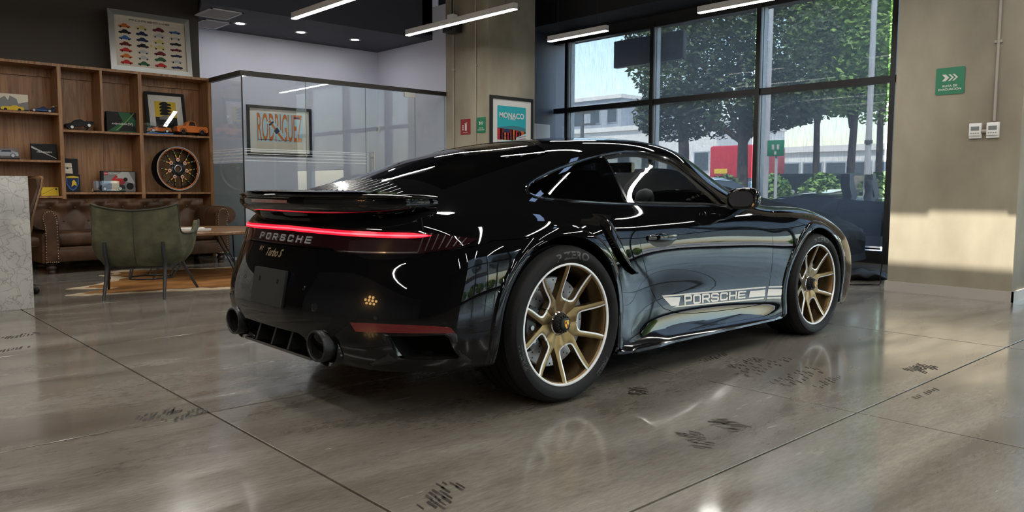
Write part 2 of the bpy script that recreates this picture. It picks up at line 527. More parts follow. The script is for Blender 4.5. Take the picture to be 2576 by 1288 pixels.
# ---- linear lamps on cables
def linear_lamp(x, ya, yb, label, z=3.1):
    y0, y1 = min(ya, yb), max(ya, yb)
    t = empty('linear_lamp', (x, (y0 + y1) / 2, z), 0, label, 'lamp', 'white linear lamps hung from the ceiling')
    h = (y1 - y0) / 2
    MB().lo_hi((-.034, -h, .006), (.034, h, .078), None, .003).build('housing', MAT['lamp_body'], t)
    MB().lo_hi((-.031, -h + .006, -.002), (.031, h - .006, .006)).build('diffuser', MAT['lamp_white'], t)
    for s in (-1, 1):
        MB().cyl((0, s * (h - .18), .078), (0, s * (h - .18), ZC - z - .0), .0022, 6).build('cable', MAT['cable'], t)
        MB().cyl((0, s * (h - .18), ZC - z - .03), (0, s * (h - .18), ZC - z), .03, 12).build('ceiling_rose', MAT['cable'], t)
    return t
linear_lamp(2.22, 3.72, 5.97, 'white linear pendant lamp cut by the top edge above the framed wall poster')
linear_lamp(3.89, 3.63, 5.87, 'white linear pendant lamp hanging before the concrete column and office')
linear_lamp(5.66, 3.72, 4.83, 'short white linear pendant lamp in front of the left window panes')
linear_lamp(5.66, .02, 2.27, 'white linear pendant lamp cut by the top edge before the tall window')
off = 'white linear pendant lamp over the sports car, out of the picture'
for x, segs in ((2.22, ((.0, 2.25), (-3.7, -1.45), (-7.4, -5.15))), (3.89, ((0, 2.25), (-3.7, -1.45), (-7.4, -5.15))), (5.66, ((-3.7, -1.45), (-7.4, -5.15))),
                (.55, ((3.7, 5.95), (0, 2.25), (-3.7, -1.45), (-7.4, -5.15))), (-1.12, ((3.7, 5.95), (0, 2.25), (-3.7, -1.45), (-7.4, -5.15))), (-2.8, ((3.7, 5.95), (0, 2.25), (-3.7, -1.45), (-7.4, -5.15))), (-4.5, ((0, 2.25), (-3.7, -1.45)))):
    for a, b in segs: linear_lamp(x, a, b, off)

# ---- glazed office: glass front, rail, door, ceiling with downlights
GY, GX, RZ = 6.70, 1.84, 2.44
pane_mat('office_glass', (0.93, 0.96, 0.96), ior=1.55)
pane_mat('frosted_glass', (0.80, 0.86, 0.86), frost=0.62, fcol=(0.30, 0.35, 0.35))
mat('glass_edge', (0.22, 0.27, 0.26), 0.3)
mat('rail_dark', (0.020, 0.017, 0.014), 0.4, metal=0.4)
mat('steel', (0.52, 0.51, 0.48), 0.28, metal=1.0)
mat('white_stripe', (0.85, 0.87, 0.87), 0.6)
ofc = struct(MB().lo_hi((GX - .03, GY - .03, RZ), (5.25, GY + .03, RZ + .06)).lo_hi((GX - .03, GY + .03, RZ), (GX + .03, 7.74, RZ + .06)), 'window_office', 'rail_dark')
def px_x(u, v): return at(u, v, 1, GY).x
seams = [GX, px_x(770, 300), px_x(920, 300), px_x(1044, 300), 5.19]
for i in range(4):
    MB().lo_hi((seams[i] + .004, GY - .005, .02), (seams[i + 1] - .004, GY + .005, RZ)).build('pane', MAT['office_glass'], ofc)
    MB().lo_hi((seams[i + 1] - .004, GY - .006, .02), (seams[i + 1] + .003, GY + .006, RZ)).build('pane_edge', MAT['glass_edge'], ofc)
MB().lo_hi((GX - .005, GY + .01, .02), (GX + .005, 7.72, 1.30)).build('pane', MAT['frosted_glass'], ofc)
MB().lo_hi((GX - .005, GY + .01, 1.30), (GX + .005, 7.72, RZ)).build('pane', MAT['office_glass'], ofc)
MB().lo_hi((GX - .006, GY - .006, .02), (GX + .006, GY + .010, RZ)).build('pane_edge', MAT['rail_dark'], ofc)
for z in (1.33, 1.375, 1.42, 1.46, 1.485):
    MB().lo_hi((GX - .0075, GY + .012, z - .006), (GX - .0055, 7.715, z + .006)).build('frost_stripe', MAT['white_stripe'], ofc)
    MB().lo_hi((GX + .012, GY - .0075, z - .0025), (seams[2], GY - .0055, z + .0025)).build('frost_stripe', MAT['white_stripe'], ofc)
hx = px_x(937, 420)
h = MB().cyl((hx, GY - .055, 1.02), (hx, GY - .055, 1.50), .0125, 14)
for z in (1.12, 1.42): h.cyl((hx, GY - .055, z), (hx, GY + .055, z), .008, 10)
h.cyl((hx, GY + .055, 1.02), (hx, GY + .055, 1.50), .0125, 14)
h.build('door_handle', MAT['steel'], ofc, 40)
px0, px1 = px_x(1016, 230), px_x(1044, 230)
MB().lo_hi((px0, GY - .014, RZ - .075), (px1, GY + .014, RZ)).build('patch_fitting', MAT['steel'], ofc)
struct(MB().prism([(1.52, 7.14), (5.25, 7.14), (5.25, 8.74), (1.84, 8.74), (1.84, 8.12)], 3.38, 3.46, 2).lo_hi((1.50, 7.10, 3.38), (5.25, 7.14, ZC)), 'trim_3', 'navy_ceiling')
struct(MB().lo_hi((5.05, 7.10, 3.46), (5.25, 7.6, ZC)), 'trim_4', 'black_ceiling')
for (u, v, lb) in ((604, 59, 'leftmost'), (757, 81, 'middle'), (893, 100, 'rightmost')):
    p = at(u, v, 2, 3.38)
    d = empty('downlight', (p.x, p.y, 3.38), 0, '%s of the three round recessed downlights in the office ceiling' % lb, 'light', 'round downlights in the office ceiling')
    MB().lathe([(.062, -.004), (.088, -.006), (.094, -.002), (.094, .0), (.062, .0)], 32, None, True).build('ring', MAT['lamp_body'], d, 40)
    MB().lathe([(.001, -.003), (.064, -.003), (.064, .0)], 32).build('lens', MAT['downlight'], d, 40)
# air grilles in that ceiling
mat('grille_white', (0.55, 0.55, 0.57), 0.6)
mat('grille_face', (0.36, 0.35, 0.35), 0.7)
for n_, (a, b, yy0, yy1) in enumerate(((1.70, 2.16, 7.30, 7.90), (1.90, 2.30, 8.06, 8.66))):
    gname = 'square white ceiling air grille nearer the front edge of the office' if n_ == 0 else 'square white ceiling air grille beside the back wall of the office'
    g = empty('air_grille', ((a + b) / 2, (yy0 + yy1) / 2, 3.38), 0, gname, 'air vent', 'air grilles in the office ceiling')
    hx_, hy_ = (b - a) / 2, (yy1 - yy0) / 2
    f = MB().lo_hi((-hx_, -hy_, -.012), (hx_, -hy_ + .03, 0)).lo_hi((-hx_, hy_ - .03, -.012), (hx_, hy_, 0)).lo_hi((-hx_, -hy_, -.012), (-hx_ + .03, hy_, 0)).lo_hi((hx_ - .03, -hy_, -.012), (hx_, hy_, 0))
    f.build('frame', MAT['grille_white'], g)
    for k2 in range(14):
        y_ = lerp(-hy_ + .04, hy_ - .04, k2 / 13)
        MB().lo_hi((-hx_ + .03, y_ - .013, -.008), (hx_ - .03, y_ + .013, -.003)).build('slat', MAT['grille_face'], g)

# ---- warm globe cluster and a lettered panel on the wall behind the camera (they show as reflections in the tail)
mat('globe_warm', (1, .8, .5), 0.4, emit=(1.0, 0.58, 0.22), es=11.0)
for i, (dy, dz) in enumerate([(-.66, .2), (-.22, .2), (.22, .2), (.66, .2), (-.44, -.18), (0, -.18), (.44, -.18), (-.22, .56), (.22, .56)]):
    g = empty('globe_lamp', (-7.5, -1.5 + dy, 2.1 + dz), 0, 'warm globe lamp on the wall behind the viewer', 'lamp', 'warm globe lamps of the wall cluster')
    MB().ball((0, 0, 0), .15, 16, 10).build('globe', MAT['globe_warm'], g, 60)
    MB().cyl((-.45, 0, 0), (-.13, 0, 0), .02, 8).build('bracket', MAT['frame_black'], g)
# ------------------------------------------------------------------ the sports car
def bsp(P, n, axis, sym_lo=None, sym_hi=None):
    """uniform cubic B-spline along an axis of a control net; the ends mirror in y or extend straight on"""
    P = np.moveaxis(P, axis, 0)
    fl = np.array([1, -1, 1.0])
    lo = P[1:2] * fl if sym_lo else 2 * P[0:1] - P[1:2]
    hi = P[-2:-1] * fl if sym_hi else 2 * P[-1:] - P[-2:-1]
    Q = np.concatenate([lo, P, hi], 0)
    out = []
    N = P.shape[0]
    for i in range(N - 1):
        for k in range(n):
            t = k / n
            w = ((1 - t) ** 3 / 6, (3 * t ** 3 - 6 * t * t + 4) / 6, (-3 * t ** 3 + 3 * t * t + 3 * t + 1) / 6, t ** 3 / 6)
            out.append(sum(w[j] * Q[i + j] for j in range(4)))
    out.append((Q[N - 1] + 4 * Q[N] + Q[N + 1]) / 6)
    return np.moveaxis(np.array(out), 0, axis)


SECT = {   # constant-x half sections: (half width, height) from the sill edge to the centre line
 -0.95: None,
 -0.55: [(.86,.23),(.90,.31),(.915,.42),(.915,.53),(.905,.64),(.88,.735),(.83,.81),(.75,.868),(.64,.914),(.50,.95),(.34,.972),(.17,.985),(0,.99)],
 -0.35: [(.89,.22),(.925,.31),(.94,.42),(.942,.54),(.935,.65),(.912,.75),(.865,.828),(.785,.892),(.68,.95),(.55,.99),(.37,1.025),(.18,1.042),(0,1.047)],
 -0.15: [(.90,.18),(.935,.30),(.948,.42),(.95,.55),(.948,.665),(.925,.765),(.875,.845),(.79,.912),(.70,.985),(.585,1.045),(.40,1.085),(.20,1.103),(0,1.108)],
 0.05: [(.90,.17),(.935,.30),(.948,.43),(.95,.56),(.948,.67),(.925,.77),(.87,.848),(.785,.915),(.715,1.01),(.605,1.095),(.43,1.14),(.21,1.16),(0,1.165)],
 0.25: [(.895,.165),(.925,.29),(.935,.42),(.935,.55),(.93,.66),(.908,.76),(.855,.835),(.785,.905),(.715,1.03),(.615,1.135),(.45,1.183),(.22,1.203),(0,1.208)],
 0.45: [(.885,.16),(.895,.27),(.895,.40),(.895,.53),(.893,.64),(.878,.74),(.84,.825),(.785,.895),(.71,1.04),(.615,1.165),(.46,1.217),(.22,1.238),(0,1.243)],
 0.70: [(.885,.16),(.865,.26),(.858,.38),(.868,.51),(.876,.63),(.868,.73),(.835,.82),(.79,.89),(.71,1.04),(.615,1.18),(.47,1.24),(.23,1.263),(0,1.27)],
 1.00: [(.885,.16),(.86,.26),(.85,.38),(.862,.51),(.873,.63),(.867,.73),(.835,.815),(.79,.885),(.71,1.04),(.61,1.185),(.47,1.25),(.23,1.28),(0,1.29)],
 1.30: [(.885,.16),(.86,.26),(.852,.38),(.864,.51),(.875,.63),(.868,.73),(.84,.81),(.795,.88),(.70,1.03),(.60,1.165),(.46,1.235),(.23,1.272),(0,1.283)],
 1.55: [(.885,.16),(.865,.26),(.86,.38),(.872,.51),(.882,.63),(.875,.72),(.85,.80),(.80,.87),(.69,.985),(.58,1.095),(.44,1.18),(.22,1.235),(0,1.25)],
 1.80: [(.89,.16),(.875,.26),(.875,.38),(.888,.51),(.897,.63),(.888,.715),(.86,.795),(.805,.855),(.70,.925),(.57,1.0),(.42,1.085),(.21,1.15),(0,1.17)],
 2.00: [(.895,.165),(.89,.27),(.893,.39),(.903,.51),(.910,.62),(.90,.71),(.87,.79),(.80,.845),(.69,.885),(.56,.925),(.40,.985),(.20,1.05),(0,1.07)],
 2.20: [(.90,.17),(.905,.28),(.91,.40),(.917,.52),(.922,.62),(.912,.71),(.88,.79),(.80,.845),(.68,.865),(.54,.87),(.38,.90),(.19,.945),(0,.96)],
 2.45: [(.90,.175),(.912,.29),(.92,.41),(.924,.52),(.925,.61),(.912,.70),(.87,.785),(.78,.845),(.66,.855),(.51,.835),(.35,.84),(.17,.855),(0,.86)],
 2.70: [(.89,.175),(.905,.28),(.915,.40),(.92,.51),(.918,.60),(.90,.68),(.855,.755),(.765,.81),(.65,.82),(.50,.80),(.34,.80),(.17,.81),(0,.815)],
 2.95: [(.86,.17),(.88,.27),(.893,.38),(.895,.48),(.888,.56),(.87,.63),(.825,.69),(.735,.74),(.62,.755),(.48,.74),(.32,.745),(.16,.755),(0,.76)],
}
del SECT[-0.95]
DECK = {-0.85: [(.60,.80),(.52,.835),(.42,.86),(.30,.875),(.15,.885),(0,.888)],
        -0.70: [(.72,.82),(.62,.868),(.50,.905),(.34,.93),(.17,.942),(0,.946)]}


def ztop(x, y):
    """height of the upper body over (x, y)"""
    tab = {k: [(p[0], p[1]) for p in v[6:]] for k, v in SECT.items()}
    tab.update({k: v for k, v in DECK.items()})
    ks = sorted(tab)
    def zat(k):
        s = tab[k][::-1]
        return float(np.interp(y, [p[0] for p in s], [p[1] for p in s]))
    zs = [zat(k) for k in ks]
    # smooth (Catmull-Rom) interpolation along x
    i = min(max(np.searchsorted(ks, x) - 1, 0), len(ks) - 2)
    a, b, c, d = (zs[max(i - 1, 0)], zs[i], zs[i + 1], zs[min(i + 2, len(zs) - 1)])
    t = (x - ks[i]) / (ks[i + 1] - ks[i])
    h = ks[i + 1] - ks[i]
    m0 = (c - a) / (ks[i + 1] - ks[max(i - 1, 0)]) * h
    m1 = (d - b) / (ks[min(i + 2, len(ks) - 1)] - ks[i]) * h
    t = min(max(t, -0.5), 1.2)
    return (2 * t**3 - 3 * t * t + 1) * b + (t**3 - 2 * t * t + t) * m0 + (-2 * t**3 + 3 * t * t) * c + (t**3 - t * t) * m1


def control_net():
    rows = []
    # rear fan, centre to corner.  lower levels: (x at centre, z)
    cen = [(-.90,.222),(-.975,.30),(-1.0,.40),(-.995,.50),(-.965,.60),(-.925,.70)]
    off = [0, .014, .06, .16, .285]
    yy = [[0,.30,.55,.71,.80],[0,.30,.55,.72,.83],[0,.30,.55,.725,.84],[0,.30,.55,.725,.84],[0,.30,.55,.72,.83],[0,.30,.55,.715,.815]]
    v7 = [(-.895,0,.77),(-.883,.30,.77),(-.84,.55,.772),(-.75,.71,.778),(-.65,.79,.786)]
    up = [[(-.865,0,.83),(-.78,0),(-.68,0),(-.58,0),(-.47,0),(-.35,0)],
          [(-.853,.30,.83),(-.77,.27),(-.665,.23),(-.56,.17),(-.45,.09),(-.32,0)],
          [(-.81,.53,.833),(-.72,.47),(-.61,.40),(-.50,.29),(-.38,.15),(-.25,0)],
          [(-.725,.67,.846),(-.64,.585),(-.53,.50),(-.42,.37),(-.29,.195),(-.15,0)],
          [(-.635,.735,.857),(-.57,.63),(-.46,.55),(-.33,.41),(-.18,.215),(-.03,0)]]
    for i in range(5):
        r = []
        for k, (xc, z) in enumerate(cen):
            r.append((xc + off[i] * (0.9 if k == 0 else 1.0), yy[k][i], z))
        r.append(v7[i])
        for p in up[i]:
            r.append(p if len(p) == 3 else (p[0], p[1], ztop(*p)))
        rows.append(r)
    fan = {-0.55: [(-.52,.65),(-.40,.57),(-.25,.42),(-.1,.22),(.06,0)], -0.35: [(-.32,.68),(-.22,.58),(-.07,.41),(.05,.2),(.17,0)],
           -0.15: [(-.12,.70),(-.06,.595),(.06,.42),(.16,.2),(.26,0)], 0.05: [(.07,.712),(.11,.61),(.19,.44),(.27,.21),(.35,0)],
           0.25: [(.26,.715),(.285,.615),(.335,.45),(.385,.22),(.44,0)], 0.45: [(.455,.71),(.465,.615),(.49,.46),(.52,.22),(.55,0)]}
    for x, s in SECT.items():
        r = [(x, y, z) for y, z in s]
        if x in fan:
            r = r[:8] + [(a, b, ztop(a, b)) for a, b in fan[x]]
        rows.append(r)
    F4 = [(3.08,.80,.16),(3.13,.82,.26),(3.15,.825,.36),(3.15,.82,.45),(3.14,.81,.52),(3.12,.79,.58),(3.10,.75,.63),(3.07,.67,.67),(3.05,.56,.69),(3.03,.44,.69),(3.02,.3,.705),(3.01,.15,.72),(3.0,0,.725)]
    F0 = [(3.38,0,.16),(3.44,0,.26),(3.46,0,.36),(3.455,0,.44),(3.43,0,.50),(3.40,0,.54),(3.36,0,.575),(3.31,0,.605),(3.26,0,.63),(3.21,0,.65),(3.16,0,.67),(3.11,0,.69),(3.06,0,.705)]
    for ty, tx in ((1, 0), (.83, .45), (.60, .76), (.32, .94), (0, 1)):
        rows.append([(lerp(a[0], b[0], tx), a[1] * ty, lerp(a[2], b[2], tx)) for a, b in zip(F4, F0)])
    net = np.array(rows, float)
    lip = net[:, :1].copy(); lip[:, 0, 1] *= 0.93; lip[:5, 0, 0] += 0.05; lip[-5:, 0, 0] -= .05; lip[:, 0, 2] += 0.004
    return np.concatenate([lip, net], 1)


NET = control_net()
_D = NET.copy()
for _ in range(3):                                   # pull the control net so that the smooth surface nearly passes through it
    S = bsp(bsp(NET, 1, 0, True, True), 1, 1, None, True)
    NET = NET + (_D - S) * 0.75
    NET[0, :, 1] = 0; NET[-1, :, 1] = 0; NET[:, -1, 1] = 0


def body_sheet(nu=6, nv=6):
    S = bsp(bsp(NET, nu, 0, True, True), nv, 1, None, True)
    S[0, :, 1] = 0; S[-1, :, 1] = 0; S[:, -1, 1] = 0
    return S


SHEET = body_sheet()


def full_sheet(S, off=0.0):
    """right half (y < 0) and left half welded along the centre line; moved along the normals by off"""
    nu, nv = S.shape[:2]
    bm = bmesh.new()
    key = {}
    def vert(i, j, s):
        x, y, z = S[i, j]
        k = (i, j, 0 if abs(y) < 1e-6 else s)
        if k not in key:
            key[k] = bm.verts.new((x, s * y, z))
        return key[k]
    for s in (-1, 1):
        for i in range(nu - 1):
            for j in range(nv - 1):
                q = [vert(i, j, s), vert(i + 1, j, s), vert(i + 1, j + 1, s), vert(i, j + 1, s)]
                q2 = []
                for v in q:
                    if v not in q2: q2.append(v)
                if len(q2) < 3: continue
                if s == 1: q2.reverse()
                try: bm.faces.new(q2)
                except ValueError: pass
    bmesh.ops.remove_doubles(bm, verts=bm.verts[:], dist=1e-5)
    bm.normal_update()
    if off:
        ns = [v.normal.copy() for v in bm.verts]
        for v, n in zip(bm.verts, ns): v.co += n * off
    return bm


def sheet_solid(S, o1, o2, name):
    """closed skin between two offsets of the body surface"""
    b = full_sheet(S)
    b.verts.index_update()
    ns = [v.normal.copy() for v in b.verts]
    co = [v.co.copy() for v in b.verts]
    n = len(co)
    vs = [c + m * o1 for c, m in zip(co, ns)] + [c + m * o2 for c, m in zip(co, ns)]
    fs = [tuple(v.index for v in f.verts) for f in b.faces]
    fs2 = [tuple(n + i for i in reversed(f)) for f in fs]
    rim = []
    for e in b.edges:
        if len(e.link_faces) == 1:
            l = e.link_loops[0]
            a, c = l.vert.index, l.link_loop_next.vert.index
            rim.append((c, a, n + a, n + c))
    b.free()
    return mobj(name, vs, fs + fs2 + rim)


def boolean(a, b, op):
    """result mesh of a (op) b as a new object; a and b stay as they are"""
    m = a.modifiers.new('b', 'BOOLEAN')
    m.operation = op; m.object = b; m.solver = 'MANIFOLD'
    dg = bpy.context.evaluated_depsgraph_get()
    me = bpy.data.meshes.new_from_object(a.evaluated_get(dg))
    a.modifiers.remove(m)
    o = bpy.data.objects.new('cut', me)
    COL.objects.link(o)
    return o


def drop(*os):
    for o in os:
        me = o.data
        bpy.data.objects.remove(o)
        if me and me.users == 0: bpy.data.meshes.remove(me)


_b = full_sheet(SHEET)
BODY = BVHTree.FromBMesh(_b)
_b.free()


def hit(u, v):
    """point of the car body under a photograph pixel"""
    p, n, i, d = BODY.ray_cast(CAM, ray(u, v).normalized())
    return p


def onto(p, d, off=0.0):
    """push a point along a direction onto the body skin"""
    d = Vector(d).normalized()
    q, n, i, s = BODY.ray_cast(Vector(p), d)
    if q is None:
        q, n, i, s = BODY.find_nearest(Vector(p))
    if n.dot(d) > 0: n = -n
    return q + n * off
# ---- paint and trim materials
mat('paint', (0.0028, 0.0028, 0.0033), 0.025, spec=0.46)
mat('gloss_black', (0.006, 0.006, 0.007), 0.08, coat=0.6)
mat('satin_black', (0.011, 0.011, 0.012), 0.42)
mat('matt_black', (0.006, 0.006, 0.006), 0.8, spec=0.2)
mat('rubber', (0.0065, 0.0065, 0.007), 0.6, spec=0.3)
mat('rubber_print', (0.06, 0.06, 0.06), 0.5)
mat('rim_gold', (0.205, 0.135, 0.062), 0.30, metal=0.9)
mat('lamp_grey', (0.045, 0.045, 0.05), 0.25)
mat('rim_silver', (0.88, 0.88, 0.88), 0.25, metal=0.25)
mat('chrome', (0.75, 0.75, 0.77), 0.12, metal=1.0)
mat('alu', (0.42, 0.43, 0.45), 0.35, metal=1.0)
noise_mat('disc', [(0.3, (0.42, 0.43, 0.45)), (0.7, (0.62, 0.64, 0.68))], 30, 3, 0.45, metal=0.6)
mat('caliper', (0.012, 0.012, 0.013), 0.3)
mat('decal', (0.80, 0.73, 0.64), 0.25, coat=0.4)
mat('letter_silver', (0.55, 0.55, 0.56), 0.25, metal=0.7)
mat('badge_gold', (0.72, 0.55, 0.36), 0.25, metal=0.8)
mat('red_lens', (0.10, 0.002, 0.004), 0.12, coat=1.0)
mat('smoke_lens', (0.014, 0.004, 0.005), 0.05, coat=1.0)
mat('lamp_red', (0.5, 0.005, 0.02), 0.2, emit=(1.0, 0.008, 0.03), es=0.85)
mat('lamp_red_core', (0.6, 0.02, 0.04), 0.2, emit=(1.0, 0.10, 0.13), es=1.5)
mat('dark_mirror', (0.16, 0.16, 0.17), 0.03, metal=1.0)
mat('dash_top', (0.055, 0.055, 0.057), 0.6)
mat('seat_leather', (0.012, 0.012, 0.013), 0.45)
mat('yellow_crest', (0.75, 0.47, 0.06), 0.35, metal=0.4)
mat('crest_red', (0.25, 0.02, 0.02), 0.4)
pane_mat('car_glass', (0.86, 0.88, 0.88))
pane_mat('car_glass_dark', (0.10, 0.10, 0.11))

car = empty('sports_car', (0, 0, 0), 0, 'glossy black rear-engined sports coupe with gold wheels and light bar', 'car')

_sm = full_sheet(SHEET)
_sm.faces.ensure_lookup_table()
_sm.normal_update()
from mathutils.interpolate import poly_3d_calc
_FV = [[v.co.copy() for v in f.verts] for f in _sm.faces]
_FN = [[v.normal.copy() for v in f.verts] for f in _sm.faces]
SM_BVH = BVHTree.FromBMesh(_sm)
_sm.free()


def finish(o, name, m, parent, tol=0.0012):
    """name a cut piece of the skin and give it the smooth normals of the uncut body"""
    me = o.data
    o.name = name; me.name = name
    me.materials.clear(); me.materials.append(MAT[m] if isinstance(m, str) else m)
    for p in me.polygons: p.use_smooth = True
    me.update()
    vn = {}
    for v in me.vertices:
        p, n, i, d = SM_BVH.find_nearest(v.co)
        if d < tol:
            w = poly_3d_calc(_FV[i], p)
            nn = Vector((0, 0, 0))
            for a, b in zip(w, _FN[i]): nn += b * a
            vn[v.index] = nn.normalized()
    ln = [None] * len(me.loops)
    for p in me.polygons:
        fn = p.normal.copy()
        for li in p.loop_indices:
            n = vn.get(me.loops[li].vertex_index)
            ln[li] = n if (n is not None and n.dot(fn) > 0.6) else fn
    me.normals_split_custom_set(ln)
    o.parent = parent
    return o


def poly_xz(px):
    return [(p.x, p.z) for p in (hit(*q) for q in px) if p is not None]


def shrink(poly, d):
    n = len(poly)
    ar = sum(poly[i][0] * poly[(i + 1) % n][1] - poly[(i + 1) % n][0] * poly[i][1] for i in range(n))
    s = 1 if ar > 0 else -1
    out = []
    for i in range(n):
        a, b, c = Vector(poly[i - 1]), Vector(poly[i]), Vector(poly[(i + 1) % n])
        n1 = Vector((-(b - a).y, (b - a).x)).normalized(); n2 = Vector((-(c - b).y, (c - b).x)).normalized()
        m = (n1 + n2)
        m = m.normalized() / max(0.5, m.normalized().dot(n1)) if m.length > 1e-6 else n1
        q = b + m * (d * s)
        out.append((q.x, q.y))
    return out


def prism_o(poly, a, b, axis=1):
    return MB().prism(poly, a, b, axis).build('cutter')


def take(o, *cutters):
    """remove cutters from o (o is replaced)"""
    for c in cutters:
        r = boolean(o, c, 'DIFFERENCE')
        drop(o); o = r
    for c in cutters: drop(c)
    return o


shell = sheet_solid(SHEET, 0.0, -0.014, 'shell')

# wheel openings
WHEELS = {'rear': (-0.010, 0.368, 0.402), 'front': (2.442, 0.345, 0.380)}
def arch_poly(cx, cz, r, n=40):
    return [(cx + r * math.cos(t), cz + r * math.sin(t)) for t in np.linspace(math.radians(-8), math.radians(188), n)] + [(cx - r * 0.985, 0.05), (cx + r * 0.985, 0.05)]
for k, (cx, cz, r) in WHEELS.items():
    pl = arch_poly(cx, cz, r)
    shell = take(shell, prism_o(pl, -1.3, -0.5), prism_o(pl, 0.5, 1.3))

# side glass openings
DLO_PX = [(1324, 477), (1326, 469), (1333, 460), (1350, 449), (1381, 433), (1408, 422), (1436, 412), (1477, 399), (1512, 390), (1545, 384), (1572, 381), (1599, 382), (1640, 388), (1680, 401), (1708, 418), (1748, 449), (1789, 482), (1811, 504), (1827, 517),
          (1780, 517), (1700, 516), (1640, 515), (1583, 513), (1535, 511), (1490, 508.5), (1409, 503), (1370, 499), (1348, 495), (1334, 490), (1327, 484)]
DLO = poly_xz(DLO_PX)
shell = take(shell, prism_o(DLO, -1.2, -0.35), prism_o(DLO, 0.35, 1.2))
# windscreen and rear window, seen from above
def top_poly(half):
    return half + [(x, -y) for x, y in reversed(half) if abs(y) > 1e-4]
WS = top_poly([(1.40, 0.0), (1.395, 0.25), (1.375, 0.44), (1.42, 0.505), (1.60, 0.565), (1.80, 0.625), (1.95, 0.655), (2.03, 0.60), (2.12, 0.40), (2.165, 0.2), (2.18, 0.0)])
RW_PX = [(1372, 381), (1379, 387), (1350, 396), (1284, 418), (1200, 446), (1113, 477)]
_rw = [hit(*q) for q in RW_PX]
RW = [(0.44, 0.0), (0.435, 0.2)] + [(p.x, -p.y) for p in _rw] + [(-0.40, 0.3), (-0.42, 0.15), (-0.43, 0.0)]
RW = top_poly(RW)
shell = take(shell, prism_o(WS, 0.88, 1.6, 2), prism_o(RW, 0.90, 1.6, 2))

# doors
DOOR_PX = [(1587, 512), (1592, 538), (1597, 560), (1606, 600), (1617, 650), (1627, 690), (1638, 730), (1652, 758), (1670, 777), (1704, 788), (1745, 789), (1800, 784), (1847, 778), (1890, 771), (1922, 765),
           (1928, 755), (1933, 733), (1941, 682), (1945, 631), (1943, 590), (1933, 562), (1911, 537), (1892, 522)]
DOOR = poly_xz(DOOR_PX)
DOOR = DOOR + [(DOOR[-1][0] - 0.06, DOOR[-1][1] + 0.012), (1.50, 0.93), (1.0, 0.93), (DOOR[0][0] + 0.02, 0.93)]
doors = []
for a, b in ((-1.2, -0.5), (0.5, 1.2)):
    c = prism_o(shrink(DOOR, 0.0035), a, b)
    doors.append(boolean(shell, c, 'INTERSECT')); drop(c)
    shell = take(shell, prism_o(DOOR, a, b))
# fuel flap on the right front wing
_fc = hit(1977, 552)
FLAP = [(_fc.x + 0.088 * math.cos(t), _fc.z + 0.066 * math.sin(t)) for t in np.linspace(0, 2 * PI, 33)[:-1]]
c = prism_o(shrink(FLAP, 0.003), -1.2, -0.6)
flap = boolean(shell, c, 'INTERSECT'); drop(c)
shell = take(shell, prism_o(FLAP, -1.2, -0.6))
# rear bumper: everything behind the wheel below the seam under the light bar
SEAM_Z = hit(1250, 604).z
BUMP = [(-1.3, 0.0), (-1.3, 0.716), (-0.93, 0.716), (-0.80, 0.718), (-0.62, 0.728), (-0.50, 0.742), (-0.42, SEAM_Z), (-0.20, SEAM_Z + 0.004), (-0.12, SEAM_Z), (-0.12, 0.0)]
c = prism_o(shrink(BUMP, 0.003), -1.3, 1.3)
bumper = boolean(shell, c, 'INTERSECT'); drop(c)
shell = take(shell, prism_o(BUMP, -1.3, 1.3))
# bumper openings: side vents, middle of the diffuser (outlines in the rear view y, z)
VENT_PX = [(972, 846), (1117, 843), (1130, 852), (1156, 898), (1150, 903), (1010, 902), (1000, 896)]
vent = [hit(*q) for q in VENT_PX]
VENT = [(p.y, p.z) for p in vent]
DIFF = [(0.30, 0.335), (0.26, 0.35), (-0.26, 0.35), (-0.30, 0.335), (-0.335, 0.27), (-0.31, 0.245), (0.31, 0.245), (0.335, 0.27)]
bumper = take(bumper, prism_o(VENT, -1.5, -0.2, 0), prism_o([(-a, b) for a, b in VENT], -1.5, -0.2, 0), prism_o(DIFF, -1.5, -0.5, 0))
# air intake cut into the rear wing just ahead of the wheel
INTAKE_PX = [(1500, 546), (1512, 552), (1524, 566), (1536, 588), (1550, 618), (1566, 648), (1584, 672), (1600, 688), (1590, 692), (1572, 680), (1556, 660), (1540, 632), (1526, 604), (1513, 576)]
INT = poly_xz(INTAKE_PX)
shell = take(shell, prism_o(INT, -1.2, -0.8), prism_o(INT, 0.8, 1.2))

finish(shell, 'body_shell', 'paint', car)
for d in doors: finish(d, 'door', 'paint', car)
RDOOR, LDOOR = doors
finish(flap, 'fuel_flap', 'paint', car)
finish(bumper, 'rear_bumper', 'paint', car)

# glass, let into the openings
gs = sheet_solid(SHEET, -0.003, -0.007, 'glass_sheet')
_bt, _bb = hit(1517, 391), hit(1584, 513)
def side_pane(first, a, b):
    cut = prism_o(DLO, a, b)
    g = boolean(gs, cut, 'INTERSECT'); drop(cut)
    w = 0.007
    if first:   # quarter pane: behind the split
        pl = [(_bt.x - w, 1.4), (_bb.x - w, 0.7), (-1, 0.7), (-1, 1.4)]
    else:
        pl = [(_bt.x + w, 1.4), (_bb.x + w, 0.7), (3, 0.7), (3, 1.4)]
    c2 = prism_o(pl, a, b)
    r = boolean(g, c2, 'INTERSECT'); drop(c2, g)
    return r
def glass(o, name, m, parent=car):
    o.name = name; o.data.name = name
    o.data.materials.clear(); o.data.materials.append(MAT[m])
    finish(o, name, m, parent, 0.0085)
    return o
for a, b in ((-1.2, -0.35), (0.35, 1.2)):
    glass(side_pane(True, a, b), 'quarter_window', 'car_glass_dark')
    glass(side_pane(False, a, b), 'door_window', 'car_glass')
